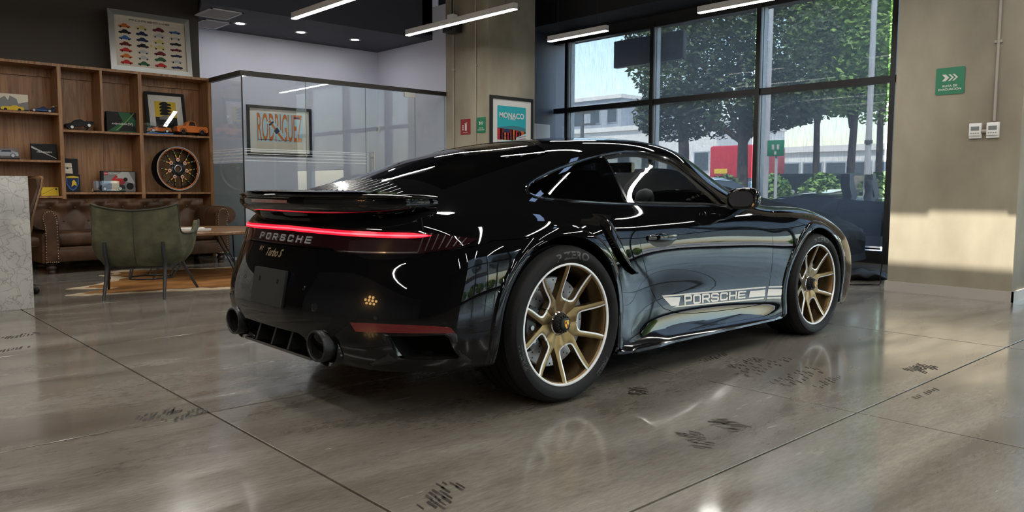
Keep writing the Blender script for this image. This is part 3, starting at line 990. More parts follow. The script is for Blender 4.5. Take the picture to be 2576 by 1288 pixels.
for pl, nm, mm, z0 in ((WS, 'windscreen', 'car_glass', 0.88), (RW, 'rear_window', 'car_glass_dark', 0.90)):
    c = prism_o(pl, z0, 1.6, 2)
    glass(boolean(gs, c, 'INTERSECT'), nm, mm); drop(c)
drop(gs)

# trims round the side glass, and the dark pillar strip between the panes
for s in (-1, 1):
    pts = [onto((x, s * 1.4, z), (0, -s, 0), 0.001) for x, z in DLO]
    MB().tube([*pts, pts[0], pts[1]], 0.0075, 8).build('window_trim', MAT['gloss_black'], car, 40)
    n = 8
    rows = []
    for k in range(n + 1):
        x = lerp(_bt.x, _bb.x, k / n); z = lerp(_bt.z + .004, _bb.z - .004, k / n)
        rows.append([onto((x + dx, s * 1.4, z), (0, -s, 0), -0.001) for dx in (-0.008, 0.008)])
    MB().loft(rows, None, False).build('pillar_strip', MAT['gloss_black'], car, 60)
    # inner frame of the door opening, dark
    ins = shrink(DLO, 0.022)
    ob = [onto((x, s * 1.4, z), (0, -s, 0), -0.009) for x, z in DLO]
    ib = [onto((x, s * 1.4, z), (0, -s, 0), -0.012) for x, z in ins]
    MB().loft([[*ob, ob[0]], [*ib, ib[0]]], None, False).build('window_frame', MAT['satin_black'], car)

# wheel-arch lips
for ax, (cx, cz, r) in WHEELS.items():
    for s in (-1, 1):
        rings = []
        for t in np.linspace(math.radians(-25 if ax == 'rear' else -24), math.radians(197 if ax == 'rear' else 204), 60):
            ring = []
            for dr, dy in ((-0.004, -0.075), (-0.006, 0.004), (0.0, 0.010), (0.018, 0.0115), (0.036, 0.009), (0.046, 0.003), (0.049, -0.006)):
                rr = r + dr
                if t < math.radians(0): px = cx + rr * (1 + 0.02 * math.sin(-t)) ; pz = cz + rr * math.sin(t) * 1.0; px = cx + rr * math.cos(t * 0.25)
                elif t > PI: px = cx + rr * math.cos(PI + (t - PI) * 0.25); pz = cz + rr * math.sin(t)
                else: px = cx + rr * math.cos(t); pz = cz + rr * math.sin(t)
                rp = r + max(dr, 0.002) + 0.004
                q = onto((cx + (px - cx) * rp / rr, s * 1.4, max(cz + (pz - cz) * rp / rr, 0.235)), (0, -s, 0))
                ring.append((px, q.y + s * dy, pz))
            rings.append(ring)
        MB().loft(rings, None, False).build('arch_lip', MAT['paint'], car, 50)
        # dark liner inside the arch
        rows = []
        for t in np.linspace(math.radians(-20), math.radians(200), 32):
            rows.append([(cx + (r + .006) * math.cos(t), s * y, cz + (r + .006) * math.sin(t)) for y in (0.89 if ax == 'front' else 0.90, 0.75, 0.55)])
        lin = MB().loft(rows, None, False)
        pl = [(p[2][0], p[2][2]) for p in rows]
        lin.add([(x, s * 0.55, z) for x, z in pl], [tuple(range(len(pl)))])
        lin.build('wheel_liner', MAT['matt_black'], car)

# underbody and dark cavities behind the openings
ub = []
for x in np.linspace(-0.66, 3.2, 24):
    hw = 0.60 if (abs(x) < 0.5 or abs(x - 2.44) < 0.5) else min(0.80, 0.55 + max(0, (3.3 - x)) * .5, .55 + (x + 1.0) * .9)
    zu = float(np.interp(x, [-.66, -.45, -.2], [.275, .25, .185]))
    ub.append([(x, -hw, zu), (x, hw, zu), (x, hw, zu + .03), (x, -hw, zu + .03)])
MB().loft(ub).build('underbody', MAT['matt_black'], car)
VF_PX = [(962, 839), (1140, 836), (1149, 841), (1185, 907), (1182, 913), (936, 920), (931, 915)]
vfo = [hit(*q) for q in VF_PX]
for s in (-1, 1):
    MB().loft([[(p.x + 0.004, s * abs(p.y), p.z) for p in vent], [(p.x + 0.12, s * (abs(p.y) * 0.94 - .01), p.z) for p in vent]], None, True, False, True).build('vent_duct', MAT['matt_black'], bumper)
    rg = []
    for k in range(5):
        r_ = []
        for a, b in zip(vfo, vent):
            q, nn, _, _ = BODY.find_nearest(lerp(a, b, k / 4))
            if nn.x > 0: nn = -nn
            q = q + nn * (.0005 if k == 0 else .003 if k < 4 else -.004)
            r_.append((q.x, s * abs(q.y), q.z))
        rg.append(r_ + [r_[0]])
    MB().loft(rg, None, False).build('vent_frame', MAT['satin_black'], bumper, 40)
MB().loft([[(onto((-2, y, z), (1, 0, 0)).x + .004, y, z) for y, z in DIFF], [(-0.72, y * .92, lerp(z, .30, .15)) for y, z in DIFF]], None, True, False, True).build('diffuser_duct', MAT['matt_black'], car)
for y in (-0.16, 0.0, 0.16):
    MB().prism([(-0.985, 0.262), (-0.80, 0.25), (-0.80, 0.345), (-0.955, 0.345)], y - 0.008, y + 0.008, 1).build('diffuser_fin', MAT['satin_black'], car)
MB().loft([[(-0.965, -0.33, .238), (-0.965, .33, .238), (-.965, .33, .25), (-.965, -.33, .25)], [(-0.80, -0.33, .215), (-0.80, .33, .215), (-.80, .33, .232), (-.80, -.33, .232)]]).build('diffuser_blade', MAT['gloss_black'], car)
for s in (-1, 1):
    rows = [[(p.x, s * abs(p.y), p.z) for p in [onto((x, -1.4, z), (0, 1, 0), -0.02) for x, z in INT]], [(x + .05, s * (0.80), z - .01) for x, z in INT]]
    MB().loft(rows, None, True, False, True).build('intake_duct', MAT['matt_black'], car)
    # the smooth blade along the intake's leading edge
    L = INT[:8]
    prof = []
    for i, (x, z) in enumerate(L):
        k = i / (len(L) - 1); w = 0.016 + 0.045 * math.sin(PI * min(1, .12 + k)) 
        a = onto((x + w * 1.0, -1.4, z + w * .25), (0, 1, 0), 0.001); b = onto((x, -1.4, z), (0, 1, 0), 0.010); e = onto((x - .012, -1.4, z - .006), (0, 1, 0), -0.030)
        prof.append([(q.x, s * abs(q.y), q.z) for q in (a, (a + b) / 2 + Vector((0, -.006, 0)), b, e)])
    MB().loft(prof, None, False).build('intake_blade', MAT['paint'], car, 60)


# ---- rear wing, light bar, lettering, exhaust, plate
WPL = [(0.0, -.965), (.2, -.958), (.38, -.935), (.52, -.892), (.615, -.835), (.675, -.765), (.705, -.69), (.712, -.615), (.708, -.56)]
WPL = spline(WPL, 4)
def wing_ring(y, x, k):
    # k: 0 centre .. 1 end.  inward direction in plan
    return y, x
wr = []
full = [(-a, b) for a, b in reversed(WPL)] + WPL[1:]
n = len(full)
for i, (y, x) in enumerate(full):
    a = full[max(i - 1, 0)]; b = full[min(i + 1, n - 1)]
    t = Vector((b[1] - a[1], b[0] - a[0])).normalized()         # (dx, dy) along the edge
    inn = Vector((t.y, -t.x))                                     # inward (towards +x at the centre)
    e = min(1.0, abs(i - (n - 1) / 2) / ((n - 1) / 2))
    q = max(0.0, (e - 0.72) / 0.28)
    th = 1 - 0.55 * q
    up = 0.004 * (1 - e) - 0.004 * q
    sec = [(0.26 * (1 - .6 * q), .935 + up - .03 * q), (0.14 * (1 - .5 * q), .950 + up), (0.035, .951 + up), (0.008, .947 + up), (0.0, .942 + up), (0.002, .937 + up - .002),
           (0.010, .932 + up), (0.010, lerp(.932, .927, th) + up), (0.002, lerp(.93, .925, th) + up), (0.0, lerp(.925, .906, th) + up), (0.006, lerp(.918, .889, th) + up), (0.022, lerp(.908, .874, th) + up), (0.050, lerp(.895, .861, th) + up), (0.078, lerp(.88, .846, th)), (0.098, lerp(.865, .826, th)), (0.26 * (1 - .6 * q), .80)]
    wr.append([(x + inn.x * d, y + inn.y * d, z) for d, z in sec])
wing = MB().loft(wr).build('rear_wing', MAT['paint'], car, 35)
def wing_at(y, d, z):
    ys = [p[0] for p in full]; xs = [p[1] for p in full]
    return Vector((float(np.interp(y, ys, xs)) + d, y, z))
rows = [[wing_at(y, -0.0015, z) for z in (0.909, 0.923)] for y in np.linspace(-0.14, 0.235, 24)]
MB().loft(rows, None, False).build('brake_light', MAT['red_lens'], wing, 60)
# raised flap lying in the wing
fr = []
for y in np.linspace(-0.56, 0.56, 30):
    x = float(np.interp(abs(y), [p[0] for p in WPL], [p[1] for p in WPL])); k = (abs(y) / .56) ** 4
    fr.append([(x + .02 + .03 * k, y, .956), (x + .012 + .03 * k, y, .960), (x + .06 + .03 * k, y, .968 - .004 * k), (x + .16, y, .966 - .004 * k), (x + .21, y, .955), (x + .16, y, .945)])
MB().loft(fr).build('wing_flap', MAT['paint'], wing, 40)

def rearp(phi, z, off=0.0):
    """point on the tail at a plan angle phi (0 = straight back, positive to the right side) and height z"""
    d = Vector((-math.cos(phi), -math.sin(phi), 0))
    return onto(Vector((-0.30, 0, z)) + d * 2.0, -d, off)
def rear_band(phis, zb, zt, off, m=3, thick=0.0):
    rows = []
    for k, ph in enumerate(phis):
        b, t = zb(ph), zt(ph)
        row = [rearp(ph, lerp(b, t, j / m), off) for j in range(m + 1)]
        if thick:
            row = [rearp(ph, b, -0.004)] + row + [rearp(ph, t, -0.004)]
        rows.append(row)
    return MB().loft(rows, None, False)
def phi_of(p):
    return math.atan2(-p.y, -(p.x + 0.30))
PH_TIP = phi_of(hit(1198, 605)); PH_RED = phi_of(hit(1086, 603))
PHS = np.linspace(-PH_TIP, PH_TIP, 91)
def lamp_bot(ph):
    a = abs(ph) / PH_TIP
    return float(np.interp(a, [0, .45, .47, .80, .93, 1.0], [.722, .722, .705, .711, .735, .765]))
def lamp_top(ph):
    a = abs(ph) / PH_TIP
    return float(np.interp(a, [0, .8, 1.0], [.812, .803, .770]))
lamp = rear_band(PHS, lamp_bot, lamp_top, 0.0035, 4, 1).build('light_bar', MAT['smoke_lens'], car, 60)
zr = lambda c: (lambda ph: c * min(1.0, (max(0.0, PH_RED + .002 - abs(ph)) / .10)) ** .6 + float(np.interp(abs(ph), [0, PH_RED], [.791, .7835])))
PR = np.linspace(-PH_RED, PH_RED, 81)
rear_band(PR, zr(-0.0105), zr(0.0105), 0.0065, 2, 1).build('lit_strip', MAT['lamp_red'], lamp, 60)
rear_band(np.linspace(-PH_RED * .985, PH_RED * .985, 81), zr(-0.0045), zr(0.0015), 0.0078, 1).build('lit_core', MAT['lamp_red_core'], lamp, 60)
for s in (-1, 1):
    for k in range(7):     # grey ribs in the lamp's outer corner
        ph0 = s * lerp(PH_TIP * .80, PH_TIP * .94, k / 6)
        zt_, zb_ = lamp_top(ph0) - .006, lamp_bot(ph0) + .008
        rows = [[rearp(ph0 + s * lerp(.0, .035, j / 4) - s * .0025, lerp(zb_, zt_, j / 4), .0048), rearp(ph0 + s * lerp(.0, .035, j / 4) + s * .003, lerp(zb_, zt_, j / 4), .0048)] for j in range(5)]
        MB().loft(rows, None, False).build('lamp_rib', MAT['lamp_grey'], lamp)
    rows = [[rearp(s * ph, lamp_bot(ph) + .004, .0052), rearp(s * ph, lamp_bot(ph) + .009, .0052)] for ph in np.linspace(PH_TIP * .48, PH_TIP * .80, 24)]
    MB().loft(rows, None, False).build('lamp_edge', MAT['chrome'], lamp)

# block lettering from strokes: each letter in a 1 x 1 box
GLYPH = {'P': [[(0, 0), (0, 1), (.88, 1), (1, .9), (1, .52), (.88, .42), (0.12, .42)]],
         'O': [[(.12, 0), (0, .12), (0, .88), (.12, 1), (.88, 1), (1, .88), (1, .12), (.88, 0), (.12, 0)]],
         'R': [[(0, 0), (0, 1), (.88, 1), (1, .9), (1, .54), (.88, .44), (0.12, .44)], [(.55, .44), (1, 0)]],
         'S': [[(1, .86), (.88, 1), (.12, 1), (0, .9), (0, .62), (.12, .52), (.88, .48), (1, .38), (1, .12), (.88, 0), (.12, 0), (0, .14)]],
         'C': [[(1, .80), (1, .9), (.88, 1), (.12, 1), (0, .88), (0, .12), (.12, 0), (.88, 0), (1, .1), (1, .2)]],
         'H': [[(0, 0), (0, 1)], [(1, 0), (1, 1)], [(0.12, .5), (.88, .5)]],
         'E': [[(1, 1), (0, 1), (0, 0), (1, 0)], [(0.12, .5), (.9, .5)]]}
def strokes(txt, lw, lh, gap, sw):
    """list of quads (4 points x, y) drawing the word, starting at 0"""
    quads = []; x0 = 0.0
    for ch in txt:
        for st in GLYPH[ch]:
            pts = [Vector((x0 + sw / 2 + p[0] * (lw - sw), sw / 2 + p[1] * (lh - sw))) for p in st]
            for i in range(len(pts) - 1):
                a, b = pts[i], pts[i + 1]
                d = (b - a).normalized(); nn = Vector((-d.y, d.x)) * sw / 2
                ea = d * (sw / 2 if i == 0 and st[0] != st[-1] else sw * .22); eb = d * (sw / 2 if i == len(pts) - 2 and st[0] != st[-1] else sw * .22)
                quads.append([a - nn - ea, b - nn + eb, b + nn + eb, a + nn - ea])
        x0 += lw + gap
    return quads, x0 - gap
q, W = strokes('PORSCHE', .046, .031, .031, .0072)
x0_ = 0.0
for ch in 'PORSCHE':
    mb = MB()
    for quad in strokes(ch, .046, .031, .031, .0072)[0]:
        vs = []
        for off in (0.0042, 0.0075):
            for p in quad:
                vs.append(onto((-2, W / 2 - x0_ - p.x + .012, 0.731 + p.y), (1, 0, 0), off))
        mb.add(vs, [(0, 1, 2, 3), (4, 5, 6, 7), (0, 1, 5, 4), (1, 2, 6, 5), (2, 3, 7, 6), (3, 0, 4, 7)])
    mb.build('letter', MAT['letter_silver'], lamp)
    x0_ += .077
mb = MB()
for txt, y0, z0, sz, it in (('911', .205, .689, .030, 0), ('Turbo S', .055, .676, .050, 0)):
    vs, fs = text_mesh(txt, sz, 0, 0.0013)
    mb.add([onto((-2, y0 - v[0] - v[1] * .35, z0 + v[1]), (1, 0, 0), 0.002) for v in vs], fs)
mb.build('model_badge', MAT['badge_gold'], car)

# plate holder
PLC = onto((-2, 0, 0.535), (1, 0, 0))
pm = frame((-0.998, 0.0, 0.447), (0, -1, 0), (.17, 0, .985), (-.985, 0, .17)) @ Matrix.Translation((0, .0825, 0))
plate = MB().prism(rrect(.315, .165, .012), 0.0, 0.012, 2, pm).prism(rrect(.27, .11, .01), -0.06, 0.0, 2, pm).build('plate_holder', MAT['satin_black'], car, 30)
for s in (-1, 1):
    MB().prism(rrect(.012, .022, .004), 0.0122, 0.0135, 2, pm @ Matrix.Translation((s * .09, .03, 0))).build('plate_slot', MAT['matt_black'], plate)

# reflectors, sensors
def px_patch(px, off=0.003):
    pts = [hit(*q) for q in px]
    return pts
for s in (-1, 1):
    top = [(881, 811), (930, 813), (980, 815), (1040, 818), (1090, 820), (1133, 824)]
    bot = [(895, 834), (930, 835), (980, 837), (1040, 838), (1090, 838), (1146, 838)]
    rows = []
    for a, b in zip(top, bot):
        A, B = hit(*a), hit(*b)
        rows.append([(p.x, s * abs(p.y) * (1), p.z) for p in [BODY.find_nearest(lerp(A, B, j / 3))[0] + BODY.find_nearest(lerp(A, B, j / 3))[1] * -0.0 for j in range(4)]])
    g = []
    for r in rows:
        rr = []
        for p in r:
            q, nn, _, _ = BODY.find_nearest(Vector(p))
            if nn.x > 0: nn = -nn
            rr.append(q + nn * .003)
        g.append([rr[0] - Vector((-.008, 0, 0))] + rr + [rr[-1] - Vector((-.008, 0, 0))])
    MB().loft(g, None, False).build('reflector', MAT['red_lens'], bumper, 60)
for (u, v, r) in ((765, 725, .010), (944, 799, .010), (791, 773, .019)):
    p = hit(u, v); nn = BODY.find_nearest(p)[1]
    if nn.x > 0: nn = -nn
    for s in ((1, -1) if u != 791 else (1,)):
        pp, n2 = Vector((p.x, p.y * s, p.z)), Vector((nn.x, nn.y * s, nn.z))
        xx = n2.cross(Vector((0, 0, 1))).normalized(); yy = n2.cross(xx)
        MB().lathe([(r, .0), (r, .0012), (r - .002, .0018), (r - .002, .0008), (0.0005, .0012)], 24, frame(pp, xx, yy, n2)).build('parking_sensor', MAT['gloss_black'], bumper, 30)

# exhaust tips
for s in (-1, 1):
    c = Vector((-0.962, s * 0.420, 0.316))
    M = frame(c, (0, -1, 0), (0, 0, 1), (-1, 0, 0))
    def oval(rx, ry, z, n=36):
        return [(rx * math.cos(2 * PI * k / n), ry * math.sin(2 * PI * k / n), z) for k in range(n)]
    ex = MB().loft([oval(.074, .062, -.16), oval(.079, .067, -.03), oval(.080, .068, .018), oval(.077, .065, .026), oval(.070, .058, .026), oval(.067, .055, .016), oval(.064, .052, -.16)], M, True, True, True)
    e = ex.build('exhaust_tip', MAT['satin_black'], car, 40)
    MB().loft([oval(.0665, .0545, .012), oval(.066, .054, -.11), oval(.05, .04, -.13)], M, True, False, True).build('exhaust_bore', MAT['matt_black'], e)
    MB().loft([oval(.100, .090, -.10), oval(.104, .094, -.035), oval(.100, .090, -.022), oval(.086, .074, -.03), oval(.084, .072, -.10)], M, True, False, False).build('exhaust_surround', MAT['gloss_black'], bumper, 60)
    mb = MB(); vs, fs = text_mesh('Akrapovic', .016, 0, .0004)
    mb.add([(.0795 * math.sin(v[0] / .08 + .35), .0675 * math.cos(v[0] / .08 + .35) , .012 + v[1]) for v in vs], fs, M @ Matrix.Scale(1.012, 4))
    mb.build('tip_lettering', MAT['letter_silver'], e)

# sill blades
for s in (-1, 1):
    rows = []
    for x in np.linspace(0.405, 2.035, 40):
        w = float(np.interp(x, [.40, .46, .70, .85, 1.9, 2.035], [.0, .035, .040, .018, .016, .0]))
        rows.append([(x, s * y, z) for y, z in ((.80, .205), (.872, .235), (.886, .205), (.884 + w * .5, .185), (.892 + w, .172), (.892 + w, .160), (.875 + w * .6, .152), (.80, .152))])
    MB().loft(rows).build('side_skirt', MAT['gloss_black'], car, 40)

# grille slats on the deck ahead of the wing
for y in np.linspace(-0.46, 0.46, 19):
    rows = []
    for x in np.linspace(-0.66, -0.47 - .10 * (abs(y) / .46) ** 2, 6):
        p = onto((x, y, 2), (0, 0, -1))
        rows.append([(p.x, y - .008, p.z + .001), (p.x, y - .006, p.z + .012), (p.x, y + .006, p.z + .012), (p.x, y + .008, p.z + .001)])
    MB().loft(rows).build('grille_slat', MAT['gloss_black'], car)
    MB().add([(rows[0][1][0], y - .0065, rows[0][1][2] + .0006), (rows[0][2][0], y + .0015, rows[0][2][2] + .0006), (rows[-1][2][0], y + .0015, rows[-1][2][2] + .0006), (rows[-1][1][0], y - .0065, rows[-1][1][2] + .0006)], [(0, 1, 2, 3)]).build('slat_edge', MAT['chrome'], car)

# engine-lid seam behind the light bar
SE = [onto(p, d, .0006) for p, d in (((-.70, -.72, 2), (0, 0, -1)),)]
for s in (-1, 1):
    ph = phi_of(hit(1064, 575))
    rows = [[rearp(s * (ph + dx), z, .0008) for dx in (-.003, .003)] for z in np.linspace(.806, .855, 8)]
    MB().loft(rows, None, False).build('lid_seam', MAT['matt_black'], car)

# door handle: grip bar over a dark recess
for s, D in ((-1, RDOOR), (1, LDOOR)):
    A, B = hit(1628, 597), hit(1700, 597)
    xs = np.linspace(A.x, B.x, 14); zc = (A.z + B.z) / 2
    rows = []; rec = []
    for i, x in enumerate(xs):
        k = i / 13; h = .020 * math.sin(PI * min(max(k, .06), .94)) ** .35
        p = onto((x, s * 1.4, zc), (0, -s, 0))
        o_ = .028 * math.sin(PI * min(max(k, .04), .96)) ** .5
        rows.append([(x, p.y - s * .004, zc + h), (x, p.y + s * o_ * .8, zc + h * .9), (x, p.y + s * o_, zc), (x, p.y + s * o_ * .8, zc - h), (x, p.y - s * .004, zc - h)])
        hb = .052 * math.sin(PI * min(max(k, .05), .95)) ** .5
        rec.append([onto((x, s * 1.4, zc + .004), (0, -s, 0), .0012), onto((x, s * 1.4, zc - hb * .55), (0, -s, 0), .0014), onto((x, s * 1.4, zc - hb), (0, -s, 0), .0012)])
    MB().loft(rows).build('door_handle', MAT['paint'], D, 50)
    MB().loft(rec, None, False).build('handle_recess', MAT['satin_black'], D)

# mirrors
for s, D in ((-1, RDOOR), (1, LDOOR)):
    rings = []
    C0 = Vector((1.47, s * .945, .922))
    for k, (dx, ry, rz, oz, oy) in enumerate(((-.055, .062, .046, 0, 0), (-.053, .074, .058, 0, 0), (-.03, .081, .064, 0, 0), (.015, .080, .062, .002, 0), (.05, .068, .052, .003, -.008), (.08, .046, .034, .002, -.02), (.092, .016, .012, .0, -.03))):
        ring = []
        for t in np.linspace(0, 2 * PI, 29)[:-1]:
            ct, st = math.cos(t), math.sin(t)
            e = 0.72
            ring.append((C0.x + dx + .03 * (abs(ct) ** e) * (1 if ct > 0 else -1) * (1 if k < 3 else .4), C0.y + s * (ry * (abs(ct) ** e) * (1 if ct > 0 else -1) + oy), C0.z + oz + rz * (abs(st) ** e) * (1 if st > 0 else -1)))
        rings.append(ring)
    mir = MB().loft(rings).build('mirror', MAT['paint'], D, 45)
    g = [Vector(p) for p in rings[0]]
    cg = sum(g, Vector()) / len(g)
    MB().add([cg + (p - cg) * .96 + Vector((-.0015, 0, 0)) for p in g], [tuple(range(len(g)))]).build('mirror_glass', MAT['dark_mirror'], mir)
    a = onto((1.56, s * 1.4, .845), (0, -s, 0), -.01)
    MB().loft([[(a.x + dx, a.y, a.z + dz) for dx, dz in ((-.04, .012), (.04, .012), (.05, -.012), (-.03, -.012))], [(C0.x + .02 + dx, s * .915, C0.z - .055 + dz) for dx, dz in ((-.035, .02), (.035, .02), (.04, -.006), (-.03, -.006))]]).build('mirror_foot', MAT['gloss_black'], mir, 40)

# side decal: bars and block lettering printed on the door and wing
def decal(pxpolys, name, parent, m='decal', off=.0016, sub=6):
    mb = MB()
    for poly in pxpolys:
        a, b, c, d = [Vector(p) for p in poly]       # TL, TR, BR, BL
        g = [[hit(*(lerp(lerp(a, b, i / sub), lerp(d, c, i / sub), j / 2))) for j in range(3)] for i in range(sub + 1)]
        g = [[p + Vector((0, -off, 0)) for p in r] for r in g]
        mb.loft(g, None, False)
    return mb.build(name, MAT[m], parent)
def sticker_px(px):
    pass
LTR = ((1720, 742.5), (1876.5, 731.5), (1874.5, 749.5), (1721, 767.5))
q, W = strokes('PORSCHE', 1.0, 1.0, .13, .19)
q2 = []
# letters are wider than tall in the photograph: strokes use a square box, mapped bilinearly on the quad
for quad in q:
    pp = []
    for p in quad:
        u, v = p.x / W, 1 - p.y
        T = lerp(Vector(LTR[0]), Vector(LTR[1]), u); B = lerp(Vector(LTR[3]), Vector(LTR[2]), u)
        pp.append(tuple(lerp(T, B, v)))
    q2.append(pp)
def quads_mesh(qs, name, parent, m='decal', off=.0016):
    mb = MB()
    for pp in qs:
        mb.add([hit(*p) + Vector((0, -off, 0)) for p in pp], [(0, 1, 2, 3)])
    return mb.build(name, MAT[m], parent)
bars = [((1664, 743.5), (1925.5, 720.5), (1925.5, 724), (1668, 747)), ((1702, 769.8), (1921.5, 748.6), (1920.5, 752.2), (1690, 773.6)),
        ((1886, 732.5), (1925, 728.5), (1923.5, 745), (1883, 748.5)), ((1667, 748), (1711, 747.5), (1707, 768.5), (1688, 770))]
side_decal = decal(bars, 'side_stripe', RDOOR, sub=12)
quads_mesh(q2, 'side_lettering', RDOOR)
decal([((1933.5, 720), (1968, 719.5), (1967.5, 723), (1932.5, 723.6)), ((1932, 727.5), (1967, 727.5), (1965, 743), (1929.5, 744)), ((1929, 748), (1964.5, 747.5), (1964, 750.5), (1928.5, 751.5))], 'wing_stripe', car, sub=3)

# ---- wheels
def fork_wheel(R, yoff, hubdeep, name):
    """five forked arms; local frame: disc in xy, z outwards; R = radius of the bright edge ring"""
    def zr_(r):      # face height at radius fraction: dished towards the hub
        return -hubdeep * (1 - min(1, max(0, (r - .16) / .84)) ** 1.5) - .004
    def P(r, a, dz=0):
        return (R * r * math.cos(math.radians(a)), R * r * math.sin(math.radians(a)), zr_(r) + dz)
    outer = spline([(1.0, 20.4), (.88, 21.2), (.74, 23.2), (.60, 26.2), (.50, 30.2), (.43, 34.4), (.40, 36), (.30, 36), (.17, 36)], 3)
    inner = spline([(1.0, 15.6), (.88, 15.2), (.74, 15.6), (.60, 17.0), (.50, 18.0), (.445, 15.5), (.412, 6), (.405, 0), (.17, 0)], 3)
    arms = MB(); edge = MB()
    for k in range(5):
        for sgn in (1, -1):
            a0 = 72 * k
            o = [P(r, a0 + sgn * a) for r, a in outer]; i_ = [P(r, a0 + sgn * a) for r, a in inner]
            ob = [P(r, a0 + sgn * a, -.034) for r, a in outer]; ib = [P(r, a0 + sgn * a, -.034) for r, a in inner]
            mid = [((Vector(x) + Vector(y)) / 2 + Vector((0, 0, .005 if j > 1 else .002))) for j, (x, y) in enumerate(zip(o, i_))]
            arms.loft([ob, o, mid, i_, ib], None, False)
            # bright machined edge along the window
            ii = inner[:22]
            def shift(j):
                r, a = ii[j]
                wdt = .026
                rn = Vector(P(*outer[j])) - Vector(P(*ii[j])) if False else Vector((Vector(o[j]).x - Vector(i_[j]).x, Vector(o[j]).y - Vector(i_[j]).y, 0))
                if rn.length < 1e-5: rn = Vector((-1, 0, 0))
                # normal of the window's outline
                A = Vector(i_[max(j - 1, 0)]); B = Vector(i_[min(j + 1, 21)]); t = (B - A); t.z = 0; t.normalize()
                nn = Vector((-t.y, t.x, 0)); nn = nn if nn.dot(rn) > 0 else -nn
                return Vector(i_[j]) + nn * (wdt * R)
            e0 = [Vector(i_[j]) + Vector((0, 0, .0016)) for j in range(22)]; e1 = [shift(j) + Vector((0, 0, .0032)) for j in range(22)]
            e0[-1] = Vector(P(.40, a0)) + Vector((0, 0, .0016)); e1[-1] = Vector(P(.374, a0)) + Vector((0, 0, .0032))
            edge.loft([[p - Vector((0, 0, .005)) for p in e0], e0, e1, [p - Vector((0, 0, .005)) for p in e1]], None, False)
    # barrel and lip
    prof = [(R * 1.0, .0), (R * .985, -.008), (R * .955, -.012), (R * .93, -.035), (R * .915, -.09), (R * .90, -.20)]
    arms.loft([[(r * math.cos(2 * PI * j / 72), r * math.sin(2 * PI * j / 72), z) for j in range(72)] for r, z in prof], None, True, False, False)
    arms.lathe([(R * .20, zr_(.17) - .05), (R * .225, zr_(.17) - .004), (R * .20, zr_(.17) + .004), (R * .175, zr_(.17) + .006), (R * .165, zr_(.17) - .01)], 40)
    ringp = [(R * 1.012, -.006), (R * 1.012, .0035), (R * 1.0, .005), (R * .978, .0035), (R * .970, -.003)]
    edge.loft([[(r * math.cos(2 * PI * j / 96), r * math.sin(2 * PI * j / 96), z) for j in range(96)] for r, z in ringp], None, True, False, False)
    return arms, edge, zr_(.17)


